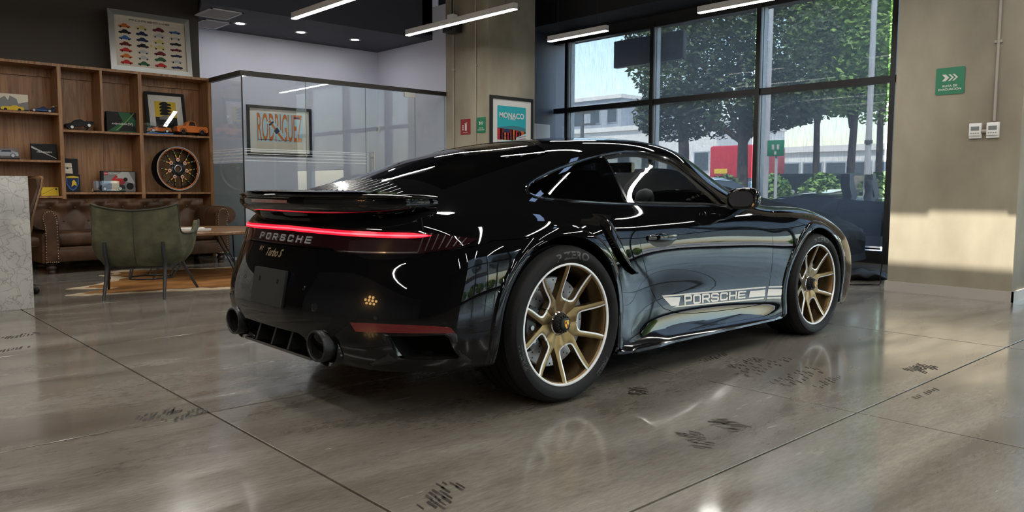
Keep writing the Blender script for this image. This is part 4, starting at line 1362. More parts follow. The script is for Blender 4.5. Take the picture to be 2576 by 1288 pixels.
def make_wheel(x, side, R, rt, wt, rot, front):
    yc = side * (0.935 if not front else 0.905)
    # local frame of the wheel: z outwards
    M = frame((x, yc, rt), (1, 0, 0) if side < 0 else (-1, 0, 0), (0, 0, 1), (0, side, 0)) @ Matrix.Rotation(math.radians(rot), 4, 'Z')
    a, e, zh = fork_wheel(R, 0, .052, 'wheel')
    a.v = [M @ v for v in a.v]; e.v = [M @ v for v in e.v]
    w = a.build('wheel', MAT['rim_gold'], car, 45)
    e.build('machined_edge', MAT['rim_silver'], w, 50)
    M0 = frame((x, yc, rt), (1, 0, 0) if side < 0 else (-1, 0, 0), (0, 0, 1), (0, side, 0))
    b = wt
    r0 = R * 1.0
    h = rt - R
    prof = [(r0 * .985, -.012), (r0 * 1.02, .004), (r0 + h * .18, .014), (r0 + h * .45, .021), (r0 + h * .68, .018), (rt - .016, .004), (rt - .007, -.010), (rt - .002, -.030)]
    for gk in range(4):
        zc = -.030 - (b - .05) * (gk + .5) / 4
        prof += [(rt, zc + .030), (rt, zc + .006), (rt - .007, zc + .005), (rt - .007, zc - .005), (rt, zc - .006), (rt, zc - .030)]
    prof += [(rt - .007, -b + .012), (rt - .02, -b - .004), (r0 + h * .5, -b - .012), (r0 * .97, -b)]
    t = MB().loft([[(r * math.cos(2 * PI * j / 96), r * math.sin(2 * PI * j / 96), z) for j in range(96)] for r, z in prof], M0, True, False, False).build('tire', MAT['rubber'], w, 35)
    # tread blocks' cross grooves: thin dark bars along the shoulder
    gr = MB()
    for j in range(54):
        an = 2 * PI * j / 54
        Mr = M0 @ Matrix.Rotation(an, 4, 'Z')
        gr.add([(rt - .012, -.0015, .001), (rt - .012, .0015, .001), (rt + .0006, .0075, -.050), (rt + .0006, .0045, -.050)], [(0, 1, 2, 3)], Mr)
        gr.add([(rt + .0006, -.0015, -b + .055), (rt + .0006, .0015, -b + .055), (rt - .006, .006, -b + .01), (rt - .006, .003, -b + .01)], [(0, 1, 2, 3)], Mr)
    gr.build('tread_groove', MAT['matt_black'], w)['kind'] = 'stuff'
    # sidewall lettering
    for txt, ac, sz, rr, fl in (('P ZERO', 88 if side < 0 else 88, h * .58, .47, 1), ('PIRELLI', 200, h * .36, .45, 1), ('PIRELLI', -45, h * .30, .45, 1)):
        vs, fs = text_mesh(txt, sz, 0, sz * .03, sx=1.35)
        rad = r0 + h * rr
        vv = []
        for v in vs:
            an = math.radians(ac) - v[0] / rad
            rq = rad + v[1]
            zz = float(np.interp((rq - r0) / h, [0, .18, .45, .68, 1], [.003, .014, .021, .018, 0])) + .0012
            vv.append((rq * math.cos(an), rq * math.sin(an), zz))
        MB().add(vv, fs, M0).build('tire_lettering', MAT['rubber_print'], w)['kind'] = 'stuff'
    # centre lock with crest
    cl = MB().lathe([(R * .165, zh - .012), (R * .165, zh + .010), (R * .150, zh + .026), (R * .115, zh + .030), (R * .105, zh + .044), (R * .085, zh + .047), (0.001, zh + .048)], 40, M0)
    for j in range(16):
        an = 2 * PI * j / 16
        cl.box((R * .132, 0, zh + .030), (R * .03, R * .026, .012), M0 @ Matrix.Rotation(an, 4, 'Z'))
    c = cl.build('center_lock', MAT['satin_black'], w, 40)
    sh = [(-.75, 1), (.75, 1), (.8, .2), (.55, -.5), (0, -1.05), (-.55, -.5), (-.8, .2)]
    MB().prism([(p[0] * R * .062, p[1] * R * .068) for p in sh], zh + .048, zh + .051, 2, M0).build('crest', MAT['yellow_crest'], c)
    mb = MB()
    for a_, b_ in (((-.62, .1), (-.05, .75)), ((.05, -.65), (.55, .05))):
        mb.lo_hi((a_[0] * R * .06, a_[1] * R * .066, zh + .051), (b_[0] * R * .06, b_[1] * R * .066, zh + .0515), M0)
    mb.build('crest_field', MAT['crest_red'], c)
    MB().loft([[(r * math.cos(2 * PI * j / 40), r * math.sin(2 * PI * j / 40), z) for j in range(40)] for r, z in ((R * .172, zh + .004), (R * .185, zh + .009), (R * .20, zh + .0055))], M0, True, False, False).build('lock_ring', MAT['chrome'], w, 60)
    # brake disc with drilled holes, caliper
    rd = R * .755
    dz = -.105
    d = MB().lathe([(rd * .50, dz - .03), (rd * .98, dz - .03), (rd, dz - .028), (rd, dz - .004), (rd * .98, dz), (rd * .55, dz), (rd * .50, dz - .006)], 64, M0, True).build('brake_disc', MAT['disc'], w, 35)
    hl = MB()
    for j in range(20):
        for q, rr in enumerate((.62, .73, .84, .93)):
            an = 2 * PI * (j + q * .28) / 20
            hl.add([(rd * rr * math.cos(an) + .0042 * math.cos(k * PI / 4), rd * rr * math.sin(an) + .0042 * math.sin(k * PI / 4), dz + .0008) for k in range(8)], [tuple(range(8))], M0)
    hl.build('disc_hole', MAT['matt_black'], d)['kind'] = 'stuff'
    MB().lathe([(.02, dz + .03), (rd * .44, dz + .028), (rd * .50, dz + .004), (rd * .50, dz - .02)], 40, M0).build('disc_bell', MAT['satin_black'], d, 40)
    cal = MB()
    a1, a2 = (150, 212) if not front else (148, 208)
    rings = []
    for an in np.linspace(math.radians(a1), math.radians(a2), 14):
        e_ = 1
        rings.append([(r * math.cos(an), r * math.sin(an), z) for r, z in ((rd * .62, dz + .008), (rd * .66, dz + .040), (rd * .95, dz + .044), (rd * 1.06, dz + .02), (rd * 1.06, dz - .05), (rd * .62, dz - .05))])
    cal.loft(rings, M0)
    cc = cal.build('brake_caliper', MAT['caliper'], w, 40)
    bl = MB()
    for an in (a1 + 10, (a1 + a2) / 2, a2 - 10):
        an = math.radians(an)
        bl.cyl((rd * .80 * math.cos(an), rd * .80 * math.sin(an), dz + .04), (rd * .80 * math.cos(an), rd * .80 * math.sin(an), dz + .05), .011, 10, None, M0)
    bl.build('caliper_bolt', MAT['alu'], cc)
    MB().lathe([(R * .905, -.20), (R * .5, -.21), (.02, -.21)], 40, M0).build('wheel_back', MAT['matt_black'], w)
    return w
for side in (-1, 1):
    make_wheel(0.0, side, 0.2785, 0.361, 0.305, -2, False)
    make_wheel(2.45, side, 0.266, 0.343, 0.250, -4, True)

# ---- cabin
def seat(y):
    prof = [(.0, .33), (.25, .30), (.48, .34)]
    back = []
    for k, (x, z, w, t) in enumerate(((.95, .36, .22, .07), (.90, .50, .24, .07), (.84, .68, .24, .065), (.79, .85, .20, .06), (.765, .95, .14, .05), (.755, 1.03, .12, .045), (.75, 1.08, .09, .035))):
        back.append([(x - t, y - w * .8, z), (x - t, y + w * .8, z), (x, y + w, z), (x + t * .6, y + w * .8, z), (x + t * .3, y, z), (x + t * .6, y - w * .8, z), (x, y - w, z)])
    MB().loft(back).build('seat_back', MAT['seat_leather'], car, 50)
    cu = [[(x, y - .25, z - .10), (x, y - .26, z), (x, y - .17, z + .02), (x, y, z - .005), (x, y + .17, z + .02), (x, y + .26, z), (x, y + .25, z - .10)] for x, z in ((.90, .42), (1.1, .41), (1.3, .42), (1.42, .44), (1.46, .40))]
    MB().loft(cu).build('seat_cushion', MAT['seat_leather'], car, 50)
for y in (-.36, .36): seat(y)
MB().loft([[(x, -.70, z0), (x, .70, z0), (x, .70, z1), (x, .35, z1 + .03), (x, 0, z1 + .01), (x, -.35, z1 + .0), (x, -.70, z1)] for x, z0, z1 in ((1.60, .55, .76), (1.66, .52, .845), (1.80, .5, .862), (2.05, .5, .862))]).build('dashboard', MAT['dash_top'], car, 40)
MB().lo_hi((0.55, -.12, .20), (1.7, .12, .50), None, .02).build('centre_console', MAT['seat_leather'], car, 40)
MB().lo_hi((-0.1, -.62, .45), (.45, .62, .62), None, .05).build('rear_bench', MAT['seat_leather'], car, 40)
MB().lo_hi((0.0, -.75, .21), (2.0, .75, .23)).build('cabin_floor', MAT['matt_black'], car)
SWM = frame((1.46, .36, .78), (0, 1, 0), (.35, 0, .94), (-.94, 0, .35))
sw = MB().lathe([(.165 + .013 * math.cos(t), .013 * math.sin(t)) for t in np.linspace(0, 2 * PI, 9)[:-1]], 36, SWM, True)
for an in (90, 210, 330):
    a_ = math.radians(an); sw.cyl((0, 0, -.01), (.16 * math.cos(a_), .16 * math.sin(a_), 0), .014, 8, None, SWM)
sw.lathe([(.06, -.03), (.06, .005), (.02, .012)], 20, SWM)
sw.build('steering_wheel', MAT['satin_black'], car, 40)
MB().tube(spline([(1.68, 0, .875), (1.72, 0, .925), (1.78, 0, .93), (1.82, 0, .875)], 4), [.02, .03, .035, .04, .045, .045, .045, .045, .045, .04, .035, .03, .02], 12).build('dash_clock', MAT['satin_black'], car, 60)
MB().loft([[(1.46 + dx, y, 1.115 + dz) for dx, dz in ((0, -.033), (0, .033), (.03, .028), (.03, -.024))] for y in (-.115, -.105, .105, .115)]).build('rear_view_mirror', MAT['gloss_black'], car, 40)
# ------------------------------------------------------------------ furniture and things in the room
def wood_mat(name, a, b, c, rough=.42):
    m = noise_mat(name, [(0.25, a), (0.5, b), (0.78, c)], 3.0, 8, rough, stretch=(9, 9, .55), distort=1.2)
    return m
wood_mat('walnut', (0.125, 0.053, 0.020), (0.26, 0.125, 0.050), (0.37, 0.20, 0.090))
wood_mat('walnut_top', (0.10, 0.05, 0.022), (0.17, 0.09, 0.042), (0.22, 0.125, 0.062), .3)
noise_mat('brown_leather', [(0.3, (0.026, 0.012, 0.006)), (0.55, (0.056, 0.027, 0.013)), (0.8, (0.095, 0.048, 0.024))], 6, 5, 0.42, bump=.12, bscale=160, spec=.28)
noise_mat('green_velvet', [(0.3, (0.052, 0.052, 0.032)), (0.6, (0.085, 0.085, 0.052)), (0.8, (0.13, 0.128, 0.08))], 9, 5, 0.9, spec=.2)
mat('piping', (0.030, 0.030, 0.020), 0.8)
mat('leg_black', (0.022, 0.023, 0.026), 0.4)
mat('stud_brass', (0.60, 0.47, 0.28), 0.3, metal=1.0)
mat('dark_wood', (0.030, 0.014, 0.008), 0.4)
mat('print_white', (0.66, 0.64, 0.60), 0.6, spec=0.2)
mat('print_cream', (0.62, 0.56, 0.46), 0.65, spec=0.2)
mat('print_black', (0.018, 0.018, 0.02), 0.6, spec=0.2)
mat('print_grey', (0.20, 0.20, 0.20), 0.6, spec=0.2)
mat('print_light_grey', (0.42, 0.42, 0.42), 0.6, spec=0.2)
mat('print_red', (0.45, 0.03, 0.03), 0.55, spec=0.2)
mat('print_maroon', (0.14, 0.02, 0.03), 0.55, spec=0.2)
mat('print_orange', (0.55, 0.15, 0.03), 0.55, spec=0.2)
mat('print_yellow', (0.62, 0.44, 0.04), 0.55, spec=0.2)
mat('print_pale_yellow', (0.55, 0.48, 0.20), 0.55, spec=0.2)
mat('print_blue', (0.05, 0.13, 0.30), 0.55, spec=0.2)
mat('print_navy', (0.02, 0.03, 0.08), 0.55, spec=0.2)
mat('print_sky', (0.42, 0.60, 0.68), 0.55, spec=0.2)
mat('print_teal', (0.03, 0.36, 0.40), 0.55, spec=0.2)
mat('print_teal_dark', (0.05, 0.20, 0.24), 0.55, spec=0.2)
mat('print_green', (0.03, 0.10, 0.05), 0.55, spec=0.2)
mat('print_lime', (0.16, 0.30, 0.08), 0.55, spec=0.2)
mat('sign_green', (0.012, 0.17, 0.085), 0.4)
mat('sign_red', (0.24, 0.018, 0.022), 0.4)
mat('frame_silver', (0.50, 0.50, 0.48), 0.35, metal=0.6)
mat('plastic_white', (0.72, 0.72, 0.70), 0.4)
mat('lcd', (0.16, 0.18, 0.17), 0.3)
pane_mat('picture_glass', (0.97, 0.97, 0.97))
pane_mat('acrylic', (0.94, 0.95, 0.96))


def circ(cx, cy, r, n=12):
    return [(cx + r * math.cos(2 * PI * k / n), cy + r * math.sin(2 * PI * k / n)) for k in range(n)]


def flat(name, polys, m, M, parent, z=0.0):
    """flat print: outlines in the local xy plane"""
    mb = MB()
    for p in polys:
        mb.add([(a, b, z) for a, b in p], [tuple(range(len(p)))], M)
    o = mobj(name, mb.v, mb.f, MAT[m], parent)
    return o


def lettering(name, txt, size, m, M, parent, x=0.0, y=0.0, z=0.0, bold=0.0, sx=1.0, align='CENTER', rot=0.0):
    vs, fs = text_mesh(txt, size, 0, bold, align, sx)
    c, s = math.cos(rot), math.sin(rot)
    return mobj(name, [M @ Vector((x + a * c - b * s, y + a * s + b * c, z)) for a, b, _ in vs], fs, MAT[m], parent)


CARP = [(0, .09), (.0, .17), (.04, .22), (.2, .25), (.34, .40), (.60, .41), (.76, .27), (.95, .22), (1, .15), (.99, .09), (.9, .07), (.1, .07)]
def car_print(x, y, L, flip=False, kind=0):
    pts = CARP if kind == 0 else [(0, .09), (0, .18), (.05, .24), (.25, .25), (.30, .30), (.5, .30), (.54, .25), (.95, .22), (1, .15), (.99, .09), (.9, .07), (.1, .07)] if kind == 1 else [(0, .09), (.0, .2), (.1, .30), (.35, .42), (.55, .42), (.74, .28), (.95, .24), (1, .14), (.97, .08), (.1, .07)]
    q = [(x + (1 - a if flip else a) * L - L / 2, y + b * L - .2 * L) for a, b in pts]
    return q, [circ(x + (.2 - .5) * L, y + (.09 - .2) * L, .075 * L, 10), circ(x + (.8 - .5) * L, y + (.09 - .2) * L, .075 * L, 10)]


# ---- wall shelf
SH = empty('bookshelf', (0, 7.72, 0), 0, 'tall walnut wall shelf with open compartments behind the leather sofa', 'shelf')
D0, D1 = 0.0, 0.385
TW = .045
cols = [-1.95, -1.005, -.06, .89, 1.84]
for i, x in enumerate(cols):
    xx = x - TW / 2 if 0 < i < 4 else (x if i == 0 else x - TW)
    MB().lo_hi((xx, D0, 0), (xx + TW, D1, 2.462)).build('upright', MAT['walnut'], SH)
MB().lo_hi((cols[0], D0 - .004, 2.462), (cols[-1], D1, 2.495)).build('top_board', MAT['walnut'], SH)
MB().lo_hi((cols[0], D1 - .012, 0), (cols[-1], D1, 2.462)).build('back_panel', MAT['walnut'], SH)
MB().lo_hi((cols[0], D1 - .04, 2.36), (cols[-1], D1 - .012, 2.462)).build('back_rail', MAT['walnut'], SH)
levels = {0: (.50, .906, 1.303, 1.89), 1: (.50, .86, 1.303, 1.89), 2: (.50, .906, 1.69), 3: (.50, .906, 1.69)}
for i, zs in levels.items():
    for z in (.08,) + zs:
        MB().lo_hi((cols[i] + TW / 2, D0 + .004, z - .026), (cols[i + 1] - TW / 2, D1 - .012, z)).build('shelf_board', MAT['walnut'], SH)
MB().lo_hi((.42 - .014, D0 + .004, 1.69), (.42 + .014, D1 - .012, 2.462)).build('divider', MAT['walnut'], SH)
MB().lo_hi((1.355 - .014, D0 + .004, .50), (1.355 + .014, D1 - .012, .88)).build('divider', MAT['walnut'], SH)
SY = 7.72


def standing(x0, x1, z0, z1, y, tilt=0.0, yaw=0.0):
    """matrix of an upright card: local x right, y up, z towards the viewer; origin at the bottom middle"""
    M = Matrix.Translation(((x0 + x1) / 2, y, z0)) @ Matrix.Rotation(yaw, 4, 'Z') @ Matrix.Rotation(PI / 2 - tilt, 4, 'X')
    return M, x1 - x0, z1 - z0


def carton(name, x0, x1, z0, z1, y, depth, m, label, cat='box', yaw=0.0, group=None):
    t = empty(name, ((x0 + x1) / 2, y + depth / 2, z0), yaw, label, cat, group)
    w, h = x1 - x0, z1 - z0
    MB().lo_hi((-w / 2, -depth / 2, 0), (w / 2, depth / 2, h), None, .002).build('carton', MAT[m], t)
    M = Matrix.Translation((0, -depth / 2 - .0008, 0)) @ Matrix.Rotation(PI / 2, 4, 'X')
    return t, M, w, h
def px_z(u, v, y): p = at(u, v, 1, y); return p.x, p.z

# cartons
yb = SY + .12
a = px_z(-60, 233, yb)[0]; b = px_z(70, 240, yb)
t, M, w, h = carton('display_carton', a, b[0], 1.891, b[1] + .005, yb, .06, 'print_cream', 'picture carton showing a yellow sports car before dark rocks', 'box')
flat('print_sky', [[(-w/2, .04), (w/2, .04), (w/2, h), (-w/2, h)]], 'print_cream', M, t, .0002)
flat('print_rock', [[(-w*.1, h*.3), (-w*.06, h*.7), (.02, h*.86), (w*.1, h*.62), (w*.14, h*.9), (w*.27, h*.72), (w*.3, h*.45), (w*.5, h*.6), (w*.5, .0), (-w*.1, 0)], [(-w*.5, 0), (-w*.5, h*.7), (-w*.32, h*.82), (-w*.2, h*.5), (-w*.1, 0)]], 'print_grey', M, t, .0006)
flat('print_road', [[(-w/2, 0), (w/2, 0), (w/2, .025), (-w/2, .03)]], 'print_black', M, t, .0010)
q, wh = car_print(w*.18, h*.22, w*.46, True, 1); flat('print_car', [q], 'print_yellow', M, t, .0014); [flat('print_wheel', [w1], 'print_black', M, t, .0018) for w1 in wh]
xa, _ = px_z(79, 380, yb); xb, z1_ = px_z(142, 363, yb)
t, M, w, h = carton('display_carton', xa, xb, 1.304, z1_, yb, .06, 'print_black', 'black carton with a diagonal tan stripe on the left shelf', 'box')
flat('print_stripe', [[(-w/2, h*.86), (-w/2, h*.74), (w*.48, .02), (w*.48, h*.13)]], 'print_light_grey', M, t, .0004)
lettering('print_name', 'HURACAN', .026, 'print_white', M, t, 0, h*.5, .0008, .0004, 1.3)
xa, _ = px_z(268, 305, yb); xb, z1_ = px_z(341, 284, yb)
t, M, w, h = carton('display_carton', xa, xb, 1.691, z1_, yb, .08, 'print_black', 'black carton with a green angular swoosh on the middle shelf', 'box')
flat('print_swoosh', [[(-w*.45, .02), (w*.05, h*.55), (-w*.1, h*.98), (w*.28, h*.98), (w*.5, h*.6), (w*.5, h*.3), (w*.18, h*.55), (-w*.12, .02)], [(-w*.5, .01), (w*.5, .01), (w*.5, h*.08), (-w*.5, h*.06)]], 'print_green', M, t, .0004)
flat('print_line', [[(-w*.2, .03), (w*.12, h*.5), (w*.42, h*.97), (w*.45, h*.97), (w*.15, h*.48), (-w*.16, .03)]], 'print_lime', M, t, .0007)
lettering('print_name', 'AVENTADOR', .030, 'print_white', M, t, -w*.06, h*.42, .001, .0004, 1.1); lettering('print_name', 'SVJ', .045, 'print_white', M, t, w*.3, h*.42, .001, .0006, 1.0)
xa, _ = px_z(258, 455, yb); xb, z1_ = px_z(343, 431, yb)
t, M, w, h = carton('toy_carton', xa, xb, .907, z1_, yb + .05, .07, 'print_black', 'toy carton with a red motorbike picture on the lower shelf', 'box')
flat('print_field', [[(-w*.43, .005), (w*.49, .005), (w*.49, h*.97), (-w*.43, h*.97)]], 'print_grey', M, t, .0003)
flat('print_beam', [[(-w*.1, h*.75), (w*.1, h*.97), (w*.3, h*.97), (w*.49, h*.4), (w*.2, h*.5)]], 'print_light_grey', M, t, .0005)
flat('print_logo', [[(-w*.42, h*.80), (-w*.31, h*.80), (-w*.31, h*.95), (-w*.42, h*.95)]], 'print_red', M, t, .0008)
lettering('print_name', 'TECHNIC', .030, 'print_white', M, t, -w*.14, h*.875, .0008, .0003, 1.05); lettering('print_logo_name', 'LEGO', .016, 'print_white', M, t, -w*.365, h*.875, .0012, .0005)
flat('print_bike', [[(-w*.22, h*.58), (-w*.08, h*.80), (-w*.02, h*.74), (-w*.1, h*.62), (w*.08, h*.66), (w*.24, h*.58), (w*.12, h*.34), (0, h*.24), (-w*.02, h*.45)]], 'print_red', M, t, .0008)
flat('print_wheel', [circ(w*.33, h*.28, h*.17), circ(w*.2, h*.6, h*.1)], 'print_black', M, t, .0012)
xa, _ = px_z(165, 440, yb - .04); xb, zt = px_z(201, 439, yb - .04)
t, M, w, h = carton('crest_carton', cols[2] + .03, xb, .907, zt, yb - .04, .07, 'print_black', 'small black carton printed with a blue and gold shield', 'box')
shd = [(-.42, .86), (.0, .92), (.42, .86), (.40, .45), (.22, .2), (0, .06), (-.22, .2), (-.40, .45)]
flat('print_shield', [[(p[0]*w, p[1]*h) for p in shd]], 'print_blue', M, t, .0004)
flat('print_shield_field', [[(p[0]*w*.82, (p[1]-.5)*h*.82 + h*.5) for p in shd]], 'print_navy', M, t, .0008)
flat('print_bull', [[(-.08*w, .3*h), (-.02*w, .62*h), (.1*w, .7*h), (.24*w, .55*h), (.26*w, .35*h), (.1*w, .42*h)], [(-.4*w, .80*h), (.4*w, .80*h), (.4*w, .87*h), (0, .92*h), (-.4*w, .87*h)]], 'print_yellow', M, t, .0012)
xb2, zt2 = px_z(193, 399, yb - .02)
t, M, w, h = carton('watch_case', cols[2] + .03, xb2 + .01, zt + .002, zt2, yb - .02, .05, 'print_black', 'open black case with a cream card standing on the shield carton', 'box')
flat('print_card', [[(-.5*w, .05*h), (.12*w, .05*h), (.05*w, .70*h), (-.5*w, .70*h)]], 'print_cream', M, t, .0006)
flat('print_cord', [[(-.5*w, .38*h), (.09*w, .40*h), (.09*w, .43*h), (-.5*w, .41*h)], circ(-.25*w, .38*h, .06*h)], 'print_black', M, t, .001)
xa, _ = px_z(104, 485, yb); xb, zt = px_z(147, 471, yb)
t, M, w, h = carton('gold_carton', xa, xb, .861, zt, yb, .07, 'print_yellow', 'mustard-gold carton just above the left sofa arm', 'box')
flat('print_line', [[(-w*.5, h*.15), (w*.3, h*.93), (w*.33, h*.93), (-w*.46, h*.15)], circ(w*.36, h*.78, .012)], 'print_black', M, t, .0006)

# toy cars
def toy_car(name, label, u0, u1, zb, y, kind, cols_, tilt=0.0, group=None, H=None, flip=False):
    xa = at(u0, 300, 1, y).x; xb = at(u1, 300, 1, y).x
    L = xb - xa
    t = empty(name, ((xa + xb) / 2, y, zb), 0, label, 'toy car', group)
    W = L * .40
    prof = {'f1': [(-.5, .05, .04, .12), (-.42, .06, .08, .3), (-.2, .05, .16, .75), (.0, .05, .24, .8), (.1, .05, .28, .7), (.25, .05, .17, .9), (.42, .05, .2, .95), (.5, .06, .26, .9)],
            'muscle': [(-.5, .09, .20, .9), (-.45, .08, .23, 1), (-.25, .07, .24, 1), (-.12, .07, .33, .9), (.05, .07, .34, .9), (.2, .07, .25, 1), (.45, .07, .22, 1), (.5, .09, .18, .9)],
            'pickup': [(-.5, .12, .28, .95), (-.44, .10, .30, 1), (-.22, .10, .31, 1), (-.13, .10, .45, .92), (.1, .10, .46, .92), (.15, .10, .30, 1), (.45, .10, .30, 1), (.5, .12, .27, 1)],
            'coupe': [(-.5, .07, .13, .85), (-.4, .06, .19, 1), (-.2, .06, .24, 1), (-.02, .06, .31, .85), (.15, .06, .31, .85), (.35, .06, .25, 1), (.48, .06, .22, 1), (.5, .08, .15, .95)]}[kind]
    Mt = Matrix.Rotation(-tilt, 4, 'Y') @ Matrix.Scale(-1 if flip else 1, 4, (1, 0, 0))
    if tilt: Mt = Matrix.Translation((0, 0, L * .10)) @ Mt
    rings = []
    for x, z0, z1, w in prof:
        hw = W / 2 * w
        rings.append([(x * L, -hw, z0 * L), (x * L, -hw, lerp(z0, z1, .55) * L), (x * L, -hw * .74, z1 * L), (x * L, hw * .74, z1 * L), (x * L, hw, lerp(z0, z1, .55) * L), (x * L, hw, z0 * L)])
    MB().loft(rings, Mt).build('body', MAT[cols_[0]], t, 35)
    if kind != 'f1':
        zw = {'muscle': (.255, .325, -.12, .12), 'pickup': (.315, .44, -.14, .10), 'coupe': (.235, .30, -.12, .26)}[kind]
        for s in (-1, 1):
            MB().add([(zw[2] * L, s * W * .475, zw[0] * L), (zw[3] * L, s * W * .475, zw[0] * L), ((zw[3] - .03) * L, s * W * .36, zw[1] * L), ((zw[2] + .07) * L, s * W * .36, zw[1] * L)], [(0, 1, 2, 3)], Mt).build('window', MAT['print_black'], t)
    else:
        MB().lo_hi((.42 * L, -W * .5, .26 * L), (.5 * L, W * .5, .30 * L), Mt).build('wing', MAT[cols_[1]], t)
        MB().lo_hi((-.25 * L, -W * .51, .07 * L), (.2 * L, W * .51, .12 * L), Mt).build('stripe', MAT['print_blue'], t)
    r = {'f1': .085, 'muscle': .085, 'pickup': .115, 'coupe': .085}[kind] * L
    for x in (-.31, .30):
        for s in (-1, 1):
            c = Matrix.Translation((x * L, s * W * .44, r if not tilt else r * .9)) @ Matrix.Rotation(PI / 2, 4, 'X')
            MB().lathe([(r, -W * .09), (r, W * .09), (r * .9, W * .1), (r * .9, -W * .1)], 18, Mt @ c, True).build('tyre', MAT['rubber'], t, 40)
            MB().lathe([(.001, -W * .085), (r * .66, -W * .095), (r * .66, W * .095), (.001, W * .085)], 14, Mt @ c).build('hub', MAT[cols_[1]], t, 40)
    return t
toy_car('toy_car', 'small blue and black toy racing car on the left shelf', 72, 136, 1.891, SY + .12, 'f1', ('print_navy', 'print_light_grey'))
toy_car('toy_car', 'black toy muscle car raised on its rear wheels', 164, 235, 1.691, SY + .15, 'muscle', ('print_black', 'frame_silver'), .16)
toy_car('toy_truck', 'orange toy pickup truck on the right shelf', 440, 517, 1.691, SY + .085, 'pickup', ('print_orange', 'print_black'))
MB().cyl((.26, SY + .15, 1.692), (.28, SY + .15, 1.74), .012, 8).build('stand', MAT['print_black'], bpy.data.objects['toy_car.001'])
bpy.data.objects['stand'].matrix_parent_inverse = bpy.data.objects['toy_car.001'].matrix_basis.inverted()


def cased_car(u0, u1, v0, zb, y, label, cols_, base, kind='coupe'):
    xa, zt = px_z(u0, v0, y); xb = px_z(u1, v0, y)[0]
    t = empty('display_case', ((xa + xb) / 2, y, zb), 0, label, 'display case')
    w, h, d = xb - xa, zt - zb, .13
    MB().lo_hi((-w / 2, -d / 2, 0), (w / 2, d / 2, .018), None, .002).build('base', MAT[base], t)
    c = MB()
    c.lo_hi((-w / 2, -d / 2, .018), (w / 2, -d / 2 + .003, h)).lo_hi((-w / 2, d / 2 - .003, .018), (w / 2, d / 2, h)).lo_hi((-w / 2, -d / 2 + .003, .018), (-w / 2 + .003, d / 2 - .003, h)).lo_hi((w / 2 - .003, -d / 2 + .003, .018), (w / 2, d / 2 - .003, h)).lo_hi((-w / 2, -d / 2, h), (w / 2, d / 2, h + .003))
    c.build('cover', MAT['acrylic'], t)
    return t, xa, xb
cased_car(365, 431, 309, 1.691, SY + .09, 'clear case with an orange toy car on a blue base', None, 'print_blue')
toy_car('toy_car', 'orange and white toy car inside the clear case', 370, 427, 1.711, SY + .09, 'coupe', ('print_orange', 'print_sky'))
cased_car(238, 312, 455, .907, SY + .07, 'clear case with a black toy sports car on the lower shelf', None, 'print_black')
toy_car('toy_car', 'black toy sports car inside the clear case before the motorbike carton', 241, 305, .927, SY + .07, 'coupe', ('print_black', 'frame_silver'))
cased_car(-40, 45, 370, 1.304, SY + .08, 'clear case with a white-winged toy car at the picture edge', None, 'print_black')
toy_car('toy_car', 'black and white toy car inside the case at the left edge', -34, 40, 1.324, SY + .08, 'coupe', ('print_light_grey', 'frame_silver'))
MB().ball((0, 0, .012), (.014, .012, .012)).build('figurine', MAT['stud_brass'])
fg = bpy.data.objects['figurine']; fg.location = (at(232, 480, 1, SY + .05).x, SY + .05, .907)
MB().cyl((0, 0, .02), (.004, 0, .045), .006, 8, .003).build('neck', MAT['stud_brass'], fg)
tag(fg, 'tiny brass figurine beside the case with the black toy sports car', 'figurine')


# ---- framed pictures
def picture(name, label, x0, x1, z0, z1, y, fw, fm, mount, tilt=0.0, depth=.03, axis='y', cat='picture'):
    """upright framed picture; returns root, local matrix, width, height of the sheet"""
    t = empty(name, ((x0 + x1) / 2, y, z0), 0, label, cat)
    w, h = x1 - x0, z1 - z0
    M = Matrix.Rotation(PI / 2 - tilt, 4, 'X')
    def bar(a, b, c, d):   # mitred bar
        MB().add([(*a, 0), (*b, 0), (*c, 0), (*d, 0), (*a, depth * .6), (*b, depth * .6), (*c, depth), (*d, depth)], [(3, 2, 1, 0), (4, 5, 6, 7), (0, 1, 5, 4), (1, 2, 6, 5), (2, 3, 7, 6), (3, 0, 4, 7)], M).build('frame_bar', MAT[fm], t)
    o = [(-w / 2, 0), (w / 2, 0), (w / 2, h), (-w / 2, h)]; i = [(-w / 2 + fw, fw), (w / 2 - fw, fw), (w / 2 - fw, h - fw), (-w / 2 + fw, h - fw)]
    for k in range(4):
        bar(o[k], o[(k + 1) % 4], i[(k + 1) % 4], i[k])
    MB().lo_hi((-w / 2 + .004, .004, -.004), (w / 2 - .004, h - .004, .004), M).build('sheet', MAT[mount], t)
    return t, M, w, h
